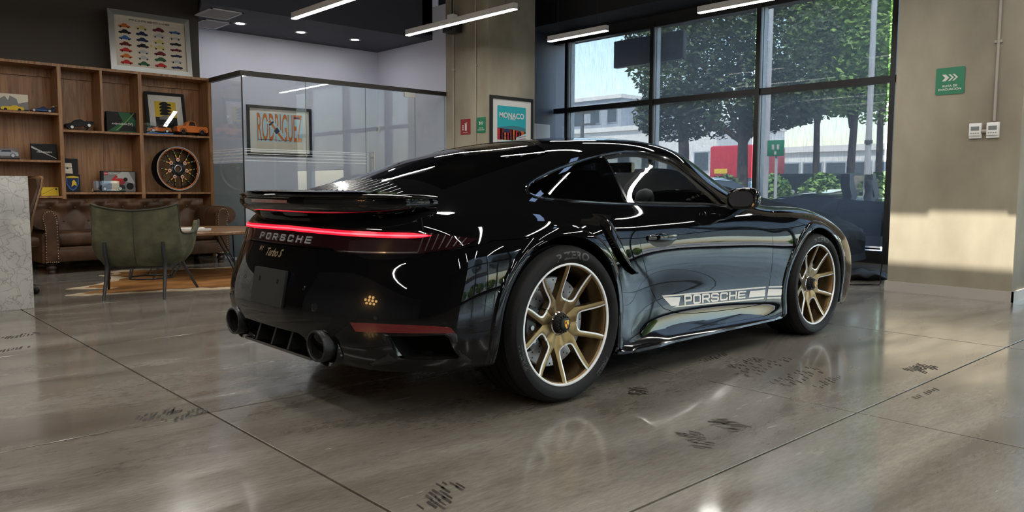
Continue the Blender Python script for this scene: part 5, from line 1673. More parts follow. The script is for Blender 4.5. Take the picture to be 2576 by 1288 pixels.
# car chart on top of the shelf
x0, z0 = at(284, 176, 1, 7.83).x, 2.497
x1 = at(484, 191, 1, 7.83).x
zt = at(268, 20, 1, 8.02).z
t, M, w, h = picture('framed_chart', 'silver framed chart of many small cars standing on the shelf', x0 - .02, x1 - .0, z0, zt - .02, 7.84, .068, 'frame_silver', 'print_cream', .10, .035)
q, W_ = strokes('PORSCHE', 1.0, .42, .18, .12)
s_ = w * .50 / W_
flat('title', [[((p.x - W_ / 2) * s_, h - .125 + p.y * s_) for p in quad] for quad in q], 'print_grey', M, t, .0055)
flat('rule', [[(-w * .43, h - .15), (w * .43, h - .15), (w * .43, h - .147), (-w * .43, h - .147)]], 'print_light_grey', M, t, .0052)
cc = ['print_orange', 'print_pale_yellow', 'print_maroon', 'print_blue', 'print_black', 'print_navy', 'print_light_grey', 'print_light_grey', 'print_blue', 'print_navy', 'print_pale_yellow', 'print_black', 'print_maroon', 'print_black', 'print_pale_yellow', 'print_maroon', 'print_red', 'print_light_grey', 'print_maroon', 'print_navy', 'print_orange', 'print_light_grey', 'print_green', 'print_light_grey', 'print_red', 'print_green', 'print_red', 'print_navy']
random.seed(4)
for r in range(7):
    for c in range(4):
        k = r * 4 + c
        q, wh = car_print(lerp(-.31, .31, c / 3) * w, lerp(h - .20, .125, r / 6), .155 * w / 1.05, True, (0, 1, 2, 2, 1, 0, 0)[(k * 5 + r) % 7])
        flat('car_print', [q], cc[k], M, t, .0052); [flat('wheel_print', [w1], 'print_black', M, t, .0056) for w1 in wh]
flat('crest_print', [[(-.012, h * .46), (0, h * .44), (.012, h * .46), (.012, h * .49), (-.012, h * .49)]], 'print_yellow', M, t, .0052)
# yellow poster on the right shelf
x0 = at(370, 300, 1, SY + .2).x; x1 = at(470, 300, 1, SY + .2).x; zt = at(366, 227, 1, SY + .26).z
t, M, w, h = picture('framed_poster', 'black framed yellow poster of car outlines leaning in the shelf', x0, x1, 1.691, zt, SY + .19, .04, 'print_black', 'print_white', .20, .022)
flat('yellow_field', [[(-w * .27, h * .18), (w * .27, h * .18), (w * .27, h * .79), (-w * .27, h * .79)]], 'print_yellow', M, t, .0048)
flat('dark_field', [[(-w * .27, h * .18), (w * .27, h * .18), (w * .27, h * .42), (-w * .27, h * .42)]], 'print_black', M, t, .0052)
for k in range(4):
    q, wh = car_print(0, h * (.73 - .075 * k), w * .30, False, 2); flat('car_print', [q], 'print_black', M, t, .0056)
q, wh = car_print(0, h * .40, w * .34, False, 2); flat('car_print', [q], 'print_grey', M, t, .006)
MB().lo_hi((-w / 2 + .03, .03, .012), (w / 2 - .03, h - .03, .0135), M).build('glass', MAT['picture_glass'], t)
# big poster on the office back wall
x0, z1_ = at(621, 262, 1, 8.70).x, at(621, 262, 1, 8.70).z
x1, z0 = at(785, 275, 1, 8.70).x, at(624, 390, 1, 8.70).z
t, M, w, h = picture('framed_poster', 'large black framed racing poster with tall orange letters in the office', x0, x1, z0, z1_, 8.735, .045, 'print_black', 'print_white', 0, .03)
flat('blue_field', [[(-w * .36, h * .28), (w * .36, h * .28), (w * .36, h * .86), (-w * .36, h * .86)]], 'print_sky', M, t, .005)
flat('cream_field', [[(-w * .36, h * .14), (w * .36, h * .14), (w * .36, h * .28), (-w * .36, h * .28)]], 'print_cream', M, t, .005)
vs, fs = text_mesh('RODRIGUEZ', 1.0, 0, .012)
xs = [v[0] for v in vs]; ys = [v[1] for v in vs]
sx_ = w * .69 / (max(xs) - min(xs)); sy_ = h * .57 / (max(ys) - min(ys))
mobj('title', [M @ Vector(((v[0] - (max(xs) + min(xs)) / 2) * sx_, h * .575 + (v[1] - (max(ys) + min(ys)) / 2) * sy_, .0056)) for v in vs], fs, MAT['print_orange'], t)
Mc = M @ Matrix.Translation((-w * .06, h * .52, .0062)) @ Matrix.Rotation(math.radians(-52), 4, 'Z')
flat('race_car', [[(-.20, -.055), (-.19, .055), (-.05, .062), (.16, .06), (.20, .03), (.20, -.03), (.16, -.06), (-.05, -.062)]], 'print_sky', Mc, t, 0)
flat('race_car_stripe', [[(-.19, -.02), (-.19, .02), (.2, .02), (.2, -.02)]], 'print_orange', Mc, t, .0006)
flat('race_car_screen', [[(-.02, -.045), (-.03, .045), (.05, .04), (.05, -.04)], [(-.15, -.05), (-.15, .05), (-.12, .05), (-.12, -.05)]], 'print_navy', Mc, t, .0010)
lettering('small_print', 'PEDRO', .05, 'print_white', M, t, w * .12, h * .60, .0068, .0004, 1, 'CENTER', PI / 2)
flat('caption', [[(-w * .33, h * .32), (w * .14, h * .32), (w * .14, h * .33), (-w * .33, h * .33)], [(w * .22, h * .78), (w * .31, h * .78), (w * .31, h * .81), (w * .22, h * .81)]], 'print_navy', M, t, .0068)
# coastal poster on the column
Y2 = 5.65
x0, x1 = at(1233, 240, 1, Y2 - .02).x, at(1342, 250, 1, Y2 - .02).x
zt = at(1233, 238, 1, Y2 - .02).z
t, M, w, h = picture('framed_poster', 'black framed coastal city poster with white title on the concrete column', x0, x1, zt - 1.25, zt, Y2 - .004, .045, 'print_black', 'print_white', 0, .03)
px0, px1, pz0, pz1 = -w * .33, w * .33, h * .13, h * .885
flat('sky_field', [[(px0, pz0), (px1, pz0), (px1, pz1), (px0, pz1)]], 'print_teal', M, t, .005)
zb = lambda v: at(1290, v, 1, Y2 - .02).z - (zt - h)
flat('hill', [[(px0, zb(345)), (px1, zb(345)), (px1, zb(322)), (w * .2, zb(318)), (w * .05, zb(316)), (-w * .1, zb(318)), (px0, zb(323))]], 'print_teal_dark', M, t, .0054)
flat('hill', [[(px0, zb(350)), (px1, zb(350)), (px1, zb(330)), (w * .1, zb(328)), (-w * .1, zb(325)), (px0, zb(328))]], 'print_navy', M, t, .0057)
random.seed(2)
for k in range(9):
    xx = lerp(px0, px1 - .12, k / 8); hh = random.uniform(.03, .10)
    flat('house', [[(xx, zb(352)), (xx + .085, zb(352)), (xx + .085, zb(340) + hh), (xx, zb(340) + hh)]], ['print_red', 'print_maroon', 'print_orange'][k % 3], M, t, .0060)
    flat('window_row', [[(xx + .01, zb(349) + j * .022), (xx + .075, zb(349) + j * .022), (xx + .075, zb(349) + j * .022 + .005), (xx + .01, zb(349) + j * .022 + .005)] for j in range(3)], 'print_navy', M, t, .0062)
flat('shoreline', [[(px0, pz0), (px1, pz0), (px1, zb(352)), (px0, zb(352))]], 'print_green', M, t, .0058)
flat('yacht', [[(px0, zb(358)), (w * .1, zb(358)), (-.02, zb(353)), (px0, zb(353))], [(px0, zb(362)), (w * .2, zb(362)), (w * .1, zb(359.5)), (px0, zb(359.5))]], 'print_white', M, t, .0066)
flat('tower', [[(w * .1, zb(362)), (px1, zb(362)), (px1, zb(334)), (w * .1, zb(346))]], 'print_sky', M, t, .0064)
flat('tower_band', [[(w * .1, zb(361 - k * 4.2)), (px1, zb(360 - k * 6.2)), (px1, zb(358 - k * 6.2)), (w * .1, zb(360 - k * 4.2))] for k in range(4)], 'print_orange', M, t, .0068)
lettering('title', 'MONACO', .115, 'print_white', M, t, 0, zb(292), .007, .003, 1.0); lettering('subtitle', 'E PRIX', .045, 'print_white', M, t, 0, zb(300), .007, .001, 1.2)

# ---- signs, conduits and switchgear on the columns
def wall_sign(name, label, p, n_axis, w, h, m, cat='sign'):
    """small plate facing -x"""
    t = empty(name, p, 0, label, cat)
    M = frame((0, 0, 0), (0, -1, 0), (0, 0, 1), (-1, 0, 0))
    MB().prism(rrect(w, h, .012), 0.0, .006, 2, M).build('plate', MAT[m], t, 30)
    return t, M
def chevrons(t, M, cy, s, z):
    flat('arrow', [[(-.5 * s - .3 * s, cy - .35 * s), (-.15 * s - .3 * s, cy - .35 * s), (.2 * s - .3 * s, cy), (-.15 * s - .3 * s, cy + .35 * s), (-.8 * s, cy + .35 * s), (-.5 * s, cy)]] + [[(x, cy - .35 * s), (x + .2 * s, cy - .35 * s), (x + .55 * s, cy), (x + .2 * s, cy + .35 * s), (x, cy + .35 * s), (x + .35 * s, cy)] for x in (-.2 * s, .2 * s)], 'print_white', M, t, z)
t, M = wall_sign('exit_sign', 'large green evacuation-route sign with arrows on the right concrete column', (5.198, -.748, 1.957), 0, .24, .24, 'sign_green')
chevrons(t, M, .03, .085, .0066); lettering('words', 'RUTA DE', .026, 'print_white', M, t, 0, -.045, .0066, .0006, 1.15); lettering('words', 'EVACUACIÓN', .026, 'print_white', M, t, 0, -.075, .0066, .0006, 1.15)
t, M = wall_sign('exit_sign', 'small green evacuation-route sign on the lit column beside the red sign', (5.198, 5.805, 1.93), 0, .20, .235, 'sign_green')
chevrons(t, M, .03, .07, .0066); lettering('words', 'RUTA DE', .022, 'print_white', M, t, 0, -.045, .0066, .0005, 1.1); lettering('words', 'EVACUACIÓN', .022, 'print_white', M, t, 0, -.072, .0066, .0005, 1.1)
t, M = wall_sign('extinguisher_sign', 'red fire-extinguisher sign on the lit concrete column', (5.198, 6.183, 1.925), 0, .235, .24, 'sign_red')
flat('extinguisher_print', [[(-.01, -.06), (.035, -.06), (.035, .03), (.02, .045), (.005, .045), (-.01, .03)], [(.0, .05), (.05, .05), (.05, .062), (.02, .066), (-.03, .045), (-.025, .04)]] + [[(-.075, y), (-.04, y), (-.04, y + .012), (-.075, y + .02)] for y in (-.05, -.02, .01)], 'print_white', M, t, .0066)
lettering('words', 'EXTINTOR', .02, 'print_white', M, t, 0, -.088, .0066, .0004, 1.1)
def conduit(label, pts, r=.013):
    t = empty('conduit', pts[0], 0, label, 'pipe')
    o = Vector(pts[0])
    MB().tube([Vector(p) - o for p in pts], r, 10).build('pipe', MAT['conduit_grey'], t, 40)
    for f in (.35, .75):
        p = lerp(Vector(pts[0]), Vector(pts[-1]), f) - o
        MB().lo_hi((p.x - .008, p.y - .03, p.z - .012), (p.x + .018, p.y + .03, p.z + .012)).build('clip', MAT['conduit_grey'], t)
    return t
mat('conduit_grey', (0.33, 0.30, 0.26), 0.45)
conduit('grey conduit pipe running down the right column to the thermostats', [(5.186, -1.122, ZC), (5.186, -1.122, 1.575)])
ca = at(1141, 300, 0, 5.19).y; cb = at(1197, 300, 0, 5.19).y
conduit('thinner conduit pipe at the left edge of the lit column', [(5.188, ca, ZC), (5.188, ca, .1)], .011)
conduit('conduit pipe between the red and green signs on the lit column', [(5.186, cb, ZC), (5.186, cb, .1)], .013)
for nm, y in (('left', -.98), ('right', -1.118)):
    t = empty('thermostat', (5.198, y, 1.43), 0, '%s of the two white wall thermostats on the right column' % nm, 'thermostat', 'wall thermostats')
    MB().lo_hi((-.022, -.050, 0), (0, .050, .135), None, .004).build('back_plate', MAT['plastic_white'], t, 30)
    f = MB().lo_hi((-.034, -.048, .022), (-.022, .048, .132), None, .004).build('cover', MAT['plastic_white'], t, 30)
    MB().lo_hi((-.036, -.034, .068), (-.034, .032, .104)).build('display', MAT['lcd'], f)
    for k in range(4): MB().lo_hi((-.0365, -.034 + k * .019, .040), (-.034, -.022 + k * .019, .050)).build('button', MAT['conduit_grey'], f)
t = empty('junction', (5.198, -1.05, 1.49), 0, 'short grey coupling pipe between the two thermostats', 'pipe')
MB().cyl((-.018, -.02, 0), (-.018, .02, 0), .016, 12).build('sleeve', MAT['conduit_grey'], t, 40)
t = empty('outlet_box', (5.62, -.255, .33), 0, 'white surface outlet box low on the right column side', 'outlet')
MB().lo_hi((-.06, 0, 0), (.06, .055, .20), None, .004).build('case', MAT['plastic_white'], t, 30)
MB().lo_hi((-.064, .055, -.004), (.064, .065, .204), None, .003).build('cover', MAT['plastic_white'], t, 30)
MB().lo_hi((-.02, .0, .20), (.02, .03, 2.2)).build('cable_trunking', MAT['plastic_white'], t)
cord = [(5.60, -.19, .46), (5.585, -.12, .47), (5.57, -.085, .40), (5.57, -.075, .25), (5.565, -.06, .10), (5.56, -.06, .012), (5.48, .02, .008), (5.36, .10, .008), (5.20, .30, .008), (4.9, .55, .008), (4.5, .72, .008), (4.1, 1.0, .008)]
o = MB().tube(spline(cord, 6), .0055, 6).build('extension_lead', MAT['rubber'], None, 60); tag(o, 'thin black power cord running from the outlet box along the floor', 'cord')
# wall unit and projector at the top of the office corner
p = at(1135, 15, 0, 5.0)
t = empty('projector', (5.02, p.y, 3.46), 0, 'dark projector with white bracket high above the office corner', 'projector')
MB().lo_hi((-.10, -.12, -.11), (.10, .12, .06), None, .01).build('body', MAT['frame_black'], t, 30)
MB().lo_hi((-.05, -.07, .06), (.05, .07, .16), None, .006).build('bracket', MAT['plastic_white'], t, 30)
MB().cyl((0, 0, .16), (0, 0, ZC - 3.46), .012, 8).build('rod', MAT['frame_black'], t)
# white thermostat in the office, grey board on the navy wall
p = at(952, 325, 0, 5.24)
t = empty('wall_switch', (5.25, p.y, p.z), 0, 'small white switch on the office side wall', 'switch'); MB().lo_hi((-.03, -.05, -.06), (0, .05, .06), None, .004).build('case', MAT['plastic_white'], t, 30); MB().lo_hi((-.034, -.025, -.03), (-.03, .025, .03)).build('key', MAT['print_light_grey'], t)
a_, b_ = at(1345, 311, 1, 6.98), at(1382, 314, 1, 6.98)
o = MB().lo_hi((a_.x - .05, 6.96, .75), (b_.x, 6.998, a_.z), None, .004).build('grey_board', MAT['print_light_grey']); tag(o, 'plain light grey board on the navy wall beside the coastal poster', 'board')
MB().lo_hi((a_.x - .05, 6.952, .75), (b_.x, 6.96, .78)).build('ledge', MAT['frame_silver'], o)

# ---- marble counter and office chair
def marble_mat():
    m = noise_mat('marble', [(0.3, (0.30, 0.295, 0.28)), (0.5, (0.44, 0.435, 0.41)), (0.8, (0.52, 0.51, 0.48))], 3, 6, .22)
    nt = m.node_tree; b = nt.nodes['Principled BSDF']
    tc = nt.nodes.new('ShaderNodeTexCoord'); nz = nt.nodes.new('ShaderNodeTexNoise'); nz.inputs['Scale'].default_value = 5; nz.inputs['Detail'].default_value = 5
    mp = nt.nodes.new('ShaderNodeMapping'); mp.inputs['Scale'].default_value = (1, 1, 1); mp.inputs['Rotation'].default_value = (.5, .6, .4)
    add = nt.nodes.new('ShaderNodeVectorMath'); add.operation = 'MULTIPLY_ADD'; add.inputs[1].default_value = (.28, .28, .28)
    vo = nt.nodes.new('ShaderNodeTexVoronoi'); vo.feature = 'DISTANCE_TO_EDGE'; vo.inputs['Scale'].default_value = 13.0
    r = nt.nodes.new('ShaderNodeValToRGB'); r.color_ramp.elements[0].position = 0.0; r.color_ramp.elements[0].color = (.62, .60, .58, 1); r.color_ramp.elements[1].position = .045; r.color_ramp.elements[1].color = (1, 1, 1, 1)
    mx = nt.nodes.new('ShaderNodeMix'); mx.data_type = 'RGBA'; mx.blend_type = 'MULTIPLY'; mx.inputs['Factor'].default_value = 1
    nt.links.new(tc.outputs['Object'], mp.inputs[0]); nt.links.new(mp.outputs[0], nz.inputs['Vector']); nt.links.new(nz.outputs['Color'], add.inputs[0]); nt.links.new(mp.outputs[0], add.inputs[2]); nt.links.new(add.outputs[0], vo.inputs['Vector'])
    nt.links.new(vo.outputs['Distance'], r.inputs[0]); src = b.inputs['Base Color'].links[0].from_socket
    nt.links.new(src, mx.inputs['A']); nt.links.new(r.outputs[0], mx.inputs['B']); nt.links.new(mx.outputs['Result'], b.inputs['Base Color'])
marble_mat()
t = empty('reception_counter', (-2.2, 4.15, 0), 0, 'white veined marble reception counter at the left edge', 'counter')
MB().lo_hi((-1.2, -.30, 0), (1.015, -.26, 1.06), None, .002).build('front_panel', MAT['marble'], t, 30)
MB().lo_hi((.975, -.26, 0), (1.015, .30, 1.02)).build('side_panel', MAT['marble'], t)
MB().lo_hi((-1.2, -.26, 1.02), (1.015, .30, 1.06)).build('worktop', MAT['marble'], t)
t = empty('office_chair', (-1.16, 5.0, 0), math.radians(12), 'brown leather office chair with wooden back shell behind the counter', 'chair')
def shell_ring(z, lean, w, off, d=.09, n=13):
    return [(lean + off + d * (1 - math.cos(k)) * -1.0, w * math.sin(k) / math.sin(1.15), z) for k in np.linspace(-1.15, 1.15, n)]
rows = [[(.20 + off_ + ln - .10 * (1 - math.cos(k)), w_ * math.sin(k) / .91, z_) for k in np.linspace(-1.15, 1.15, 15)] for z_, ln, w_, off_ in ((.50, -.04, .20, 0), (.58, -.03, .25, 0), (.70, -.02, .27, 0), (.85, .03, .26, 0), (.98, .08, .24, 0), (1.05, .11, .20, 0), (1.075, .12, .12, 0))]
r2 = [[(a - .014, b * .985, c) for a, b, c in r] for r in rows]
MB().loft([x + list(reversed(y)) for x, y in zip(rows, r2)]).build('back_shell', MAT['walnut_top'], t, 40)
r3 = [[(a - .05 - .02 * math.sin(i * 1.3), b * .93, c) for a, b, c in r] for i, r in enumerate(rows[:-1])]; r4 = [[(a - .014, b * .95, c) for a, b, c in r] for r in rows[:-1]]
MB().loft([x + list(reversed(y)) for x, y in zip(r4, r3)]).build('back_cushion', MAT['brown_leather'], t, 40)
MB().lo_hi((-.28, -.26, .43), (.18, .26, .52), None, .03).build('seat', MAT['brown_leather'], t, 40)
MB().cyl((-.05, 0, .08), (-.05, 0, .43), .03, 12).build('column', MAT['steel'], t, 40)
for k in range(5):
    an = 2 * PI * k / 5 + .3
    MB().tube([(-.05, 0, .10), (-.05 + .30 * math.cos(an), .30 * math.sin(an), .06)], [.022, .014], 8).build('foot', MAT['steel'], t, 40)
    MB().ball((-.05 + .30 * math.cos(an), .30 * math.sin(an), .032), .032, 10, 6).build('castor', MAT['rubber'], t, 60)

# ---- chesterfield sofa
S = empty('leather_sofa', (.47, 6.95, 0), math.radians(3.0), 'dark brown tufted leather chesterfield sofa in front of the shelf', 'sofa')
def tuft(u, v, du, dv):
    a, b = u / du, v / dv
    p, q = (a + b) / 2, (a - b) / 2
    return abs(math.sin(PI * p) * math.sin(PI * q)) ** .55
rows = []; NB = 112
for j in range(29):
    f = j / 28
    # section of the back: up the front face, over the roll, down the rear
    pts = spline([(.17, .40), (.20, .55), (.235, .68), (.215, .76), (.25, .815), (.32, .822), (.385, .79), (.41, .72), (.40, .60)], 8)
    y, z = pts[int(round(f * (len(pts) - 1)))]
    row = []
    for i in range(NB + 1):
        x = lerp(-1.02, 1.02, i / NB)
        d = 0.0
        if f < .62: d = .038 * tuft(x + .001, f * .62 + .02, .135, .105) * min(1, (0.62 - f) * 6)
        else: d = .012 * abs(math.sin(PI * x / .27)) ** .5
        row.append((x, y - d * (1 if f < .5 else .3), z + (d * .6 if f > .35 else 0)))
    rows.append(row)
MB().loft(rows, None, False).build('backrest', MAT['brown_leather'], S, 60)
MB().lo_hi((-1.04, .38, .13), (1.04, .43, .66), None, .01).build('back_panel', MAT['brown_leather'], S, 30)
btn = 0
for jr in range(1, 6):
    for i in range(-8, 9):
        if (i + jr) % 2 == 0 and abs(i * .135) < .98:
            f = (jr * .105 - .02) / .62
            if not 0 < f < .58: continue
            pts = spline([(.17, .40), (.20, .55), (.235, .68), (.215, .76), (.25, .815), (.32, .822), (.385, .79), (.41, .72), (.40, .60)], 8)
            y, z = pts[int(round(f * (len(pts) - 1)))]
            MB().ball((i * .135, y - .006, z), (.014, .008, .014), 8, 5).build('button', MAT['dark_wood'], S, 60)
MB().lo_hi((-.95, -.42, .13), (.95, .40, .30), None, .02).build('base', MAT['brown_leather'], S, 30)
MB().lo_hi((-.95, -.445, .135), (.95, -.41, .27), None, .012).build('front_rail', MAT['brown_leather'], S, 30)
for x in (-.62, 0, .62):
    MB().lo_hi((x - .305, -.40, .30), (x + .305, .20, .465), None, .045).build('seat_cushion', MAT['brown_leather'], S, 60)
for s in (-1, 1):
    # arm: scroll profile pushed along the depth, with ruffled inner leather
    rings = []
    for k in range(15):
        y = lerp(-.42, .40, k / 14)
        ruf = .008 * math.sin(k * 2.6)
        prof = [(.90, .13), (.90, .35), (.905, .55)]
        for a in np.linspace(200, -110, 16):
            ra = math.radians(a)
            prof.append((1.04 + (.135 + ruf) * math.cos(ra), .615 + (.115 + ruf) * math.sin(ra)))
        prof += [(1.075, .44), (1.08, .13)]
        rings.append([(s * x, y, z) for x, z in prof])
    MB().loft(rings).build('arm', MAT['brown_leather'], S, 50)
    kp = [(.925, .135), (.925, .55), (.93, .62), (.955, .685), (.995, .70), (1.04, .685), (1.06, .63), (1.05, .56), (1.04, .50), (1.045, .135)]
    MB().prism([(s * x, z) for x, z in kp], -.442, -.42, 1).build('arm_front', MAT['brown_leather'], S)
    kk = spline(kp, 14)
    acc = []; last = None
    for p in kk:
        if last is None or math.dist(p, last) > .022: acc.append(p); last = p
    mb = MB()
    for x, z in acc: mb.ball((s * x, -.444, z), (.0055, .004, .0055), 6, 4)
    for xx in np.linspace(.945, 1.03, 5): mb.ball((s * xx, -.444, .137), (.0055, .004, .0055), 6, 4)
    o = mb.build('nailhead_row', MAT['stud_brass'], S, 60); o['kind'] = 'stuff'
for x in (-.98, .98):
    for y in (-.37, .36):
        MB().lathe([(.045, .13), (.05, .115), (.035, .10), (.052, .08), (.048, .055), (.03, .045), (.042, .03), (.036, .0), (.001, .0)], 20, Matrix.Translation((x, y, 0))).build('foot', MAT['dark_wood'], S, 50)

# ---- green armchair
fw = Vector((.49, .872, 0)); A = empty('green_armchair', (-.245, 4.145, 0), math.atan2(-fw.x, fw.y), 'olive green velvet armchair with winged back and black legs', 'armchair')
# local: y forward, x right.  outer skin path from left front round the back to right front
top = [(-.43, .32, .665), (-.44, .24, .61), (-.43, .10, .57), (-.405, -.06, .56), (-.375, -.17, .565), (-.357, -.225, .60), (-.350, -.25, .72), (-.348, -.275, .825), (-.315, -.305, .815), (-.17, -.338, .785), (0, -.348, .772)]
top = top + [(-x, y, z) for x, y, z in reversed(top[:-1])]
mid = [(-.40, .30, .47), (-.41, .2, .45), (-.41, .08, .45), (-.40, -.06, .45), (-.385, -.15, .45), (-.37, -.21, .46), (-.358, -.245, .47), (-.34, -.275, .48), (-.30, -.31, .48), (-.17, -.338, .48), (0, -.345, .48)]
mid = mid + [(-x, y, z) for x, y, z in reversed(mid[:-1])]
low = [(-.30, .27, .30), (-.32, .2, .29), (-.32, .08, .29), (-.31, -.06, .29), (-.30, -.12, .29), (-.28, -.17, .29), (-.265, -.195, .285), (-.25, -.21, .285), (-.20, -.24, .28), (-.11, -.26, .28), (0, -.265, .28)]
low = low + [(-x, y, z) for x, y, z in reversed(low[:-1])]
T3, M3, L3 = spline(top, 5), spline(mid, 5), spline(low, 5)
def inset(P, d, up):
    out = []
    for i, p in enumerate(P):
        a, b = Vector(P[max(i - 1, 0)]), Vector(P[min(i + 1, len(P) - 1)]); tt = (b - a); tt.z = 0; tt.normalize()
        nn = Vector((-tt.y, tt.x, 0))
        if nn.dot(Vector((0 - p[0], .05 - p[1], 0))) < 0: nn = -nn
        out.append((p[0] + nn.x * d, p[1] + nn.y * d, p[2] + up))
    return out
rings = []
for i in range(len(T3)):
    v = spline([L3[i], ((L3[i][0] * .35 + M3[i][0] * .65), (L3[i][1] * .35 + M3[i][1] * .65), .36), M3[i], ((M3[i][0] + T3[i][0]) / 2, (M3[i][1] + T3[i][1]) / 2, (M3[i][2] + T3[i][2]) / 2), T3[i]], 4)
    rings.append(v)
inn = []
Ti, Mi, Li = inset(T3, .045, -.005), inset(M3, .07, 0), inset(L3, .06, .05)
for i in range(len(T3)):
    inn.append(spline([Ti[i], Mi[i], Li[i]], 6))
MB().loft([a + b for a, b in zip(rings, inn)]).build('shell', MAT['green_velvet'], A, 60)
MB().tube(T3, .009, 8).build('piping', MAT['piping'], A, 60)
MB().tube(spline([(0, -.353, .765), (0, -.356, .62), (0, -.350, .48), (0, -.325, .37), (0, -.27, .284)], 5), .0035, 6).build('back_seam', MAT['piping'], A, 60)
MB().lo_hi((-.31, -.22, .28), (.31, .30, .42), None, .045).build('seat', MAT['green_velvet'], A, 60)
MB().lo_hi((-.27, -.22, .262), (.27, .26, .283)).build('frame_plate', MAT['leg_black'], A)
Ai = A.matrix_basis.inverted()
def loc(p): return Ai @ Vector(p)
A_m = Matrix.Translation(A.location) @ Matrix.Rotation(A.rotation_euler.z, 4, 'Z'); Ai = A_m.inverted()
f1, f2, f3, f4 = Ai @ Vector((-.653, 3.924, 0)), Ai @ Vector((-.229, 3.688, 0)), Ai @ Vector((.279, 4.269, .0066)), Ai @ Vector((-.413, 4.653, .0066))
for f, x in ((f1, -.235), (f2, .235)):
    MB().tube(spline([(x, -.355, .50), (x * 1.0, -.345, .40), (x * 1.0, -.30, .27), (f.x, f.y, 0.0)], 5), [.015] * 5 + [.017] * 6 + [.016, .015, .014, .013, .012], 10).build('leg', MAT['leg_black'], A, 60)
for f, sx_ in ((f3, 1), (f4, -1)):
    MB().tube(spline([(sx_ * .34, .06, .36), (sx_ * .315, .07, .29), (f.x, f.y, f.z)], 5), [.016] * 6 + [.016, .015, .014, .013, .012], 10).build('leg', MAT['leg_black'], A, 60)

# ---- coffee table with booklets
T = empty('coffee_table', (.75, 5.50, .0066), 0, 'round walnut coffee table on thin black rods before the sofa', 'table')
MB().lathe([(.001, .462), (.735, .462), (.75, .470), (.75, .492), (.742, .50), (.001, .50)], 72).build('tabletop', MAT['walnut_top'], T, 40)
hexp = [(-.55 + .235 * math.cos(2 * PI * k / 6 + .3), -.12 + .235 * math.sin(2 * PI * k / 6 + .3), .009) for k in range(6)]
MB().tube(hexp + [hexp[0], hexp[1]], .008, 6).build('floor_ring', MAT['leg_black'], T)
for k in range(6):
    x, y, z = hexp[k]
    MB().cyl((x, y, z), (-.33 + .33 * math.cos(2 * PI * k / 6 + .3), -.06 + .33 * math.sin(2 * PI * k / 6 + .3), .462), .008, 6).build('rod', MAT['leg_black'], T)
for a, b in (((.08, -.30, .462), (.36, -.15, .008)), ((.22, -.05, .462), (.60, .35, .008)), ((.45, .1, .462), (.36, -.15, .008)), ((.3, .4, .462), (.60, .35, .008)), ((.36, -.15, .008), (.60, .35, .008))):
    MB().cyl(a, b, .008, 6).build('rod', MAT['leg_black'], T)
for k, (dx, dy, rz, lb) in enumerate(((-.10, -.10, .5, 'white booklet lying at the bottom of the stack on the coffee table'), (-.16, -.06, .62, 'white booklet lying on top of the other on the coffee table'))):
    b = empty('booklet', (.75 + dx, 5.35 + dy, .5075 + k * .0125), rz - .9, lb, 'booklet', 'booklets on the coffee table')
    MB().lo_hi((-.15, -.11, 0), (.15, .11, .011), None, .001).build('pages', MAT['print_white'], b); MB().lo_hi((-.152, -.112, .011), (.152, .112, .0122)).build('cover', MAT['print_light_grey' if k == 0 else 'print_white'], b)

# ---- cowhide rug
noise_mat('hide_brown', [(0.3, (0.10, 0.042, 0.012)), (0.5, (0.21, 0.095, 0.030)), (0.62, (0.27, 0.13, 0.045)), (0.8, (0.34, 0.18, 0.075))], 2.6, 7, .85, stretch=(1, 1.6, 1), spec=.1)
noise_mat('hide_cream', [(0.3, (0.38, 0.28, 0.18)), (0.6, (0.52, 0.43, 0.31)), (0.8, (0.60, 0.52, 0.40))], 5, 5, .9, spec=.1)
outl = [(-.80, 4.50), (-.74, 4.36), (-.45, 4.30), (-.10, 4.20), (.20, 4.06), (.50, 3.98), (.95, 3.95), (1.35, 4.05), (1.70, 4.30), (1.62, 4.75), (1.55, 5.1), (1.62, 5.5), (1.55, 5.95), (1.25, 6.0), (.95, 6.12), (.55, 6.25), (.30, 6.42), (.05, 6.32), (.02, 6.05), (-.14, 6.02), (-.10, 5.75), (-.20, 5.45), (-.42, 5.15), (-.70, 4.98), (-.62, 4.86), (-.42, 4.72)]
random.seed(8)
O2 = spline(outl, 6, True)
O2 = [(x + random.uniform(-.010, .010), y + random.uniform(-.010, .010)) for x, y in O2]
cx_, cy_ = .55, 5.05
R = tag(mobj('cowhide_rug', [(x, y, .004) for x, y in O2] + [(x, y, .001) for x, y in O2], [tuple(range(len(O2)))] + [(i, (i + 1) % len(O2), len(O2) + (i + 1) % len(O2), len(O2) + i) for i in range(len(O2))], MAT['hide_cream']), 'brown and cream cowhide rug lying under the coffee table', 'rug')
inner = []
for i, (x, y) in enumerate(O2):
    d = Vector((cx_ - x, cy_ - y)); k = .10 + .05 * math.sin(i * .33) + .03 * math.sin(i * 1.1)
    q = Vector((x, y)) + d.normalized() * min(k + .03, d.length * .4)
    inner.append((q.x, q.y))
mobj('brown_field', [(x, y, .0062) for x, y in inner], [tuple(range(len(inner)))], MAT['hide_brown'], R)

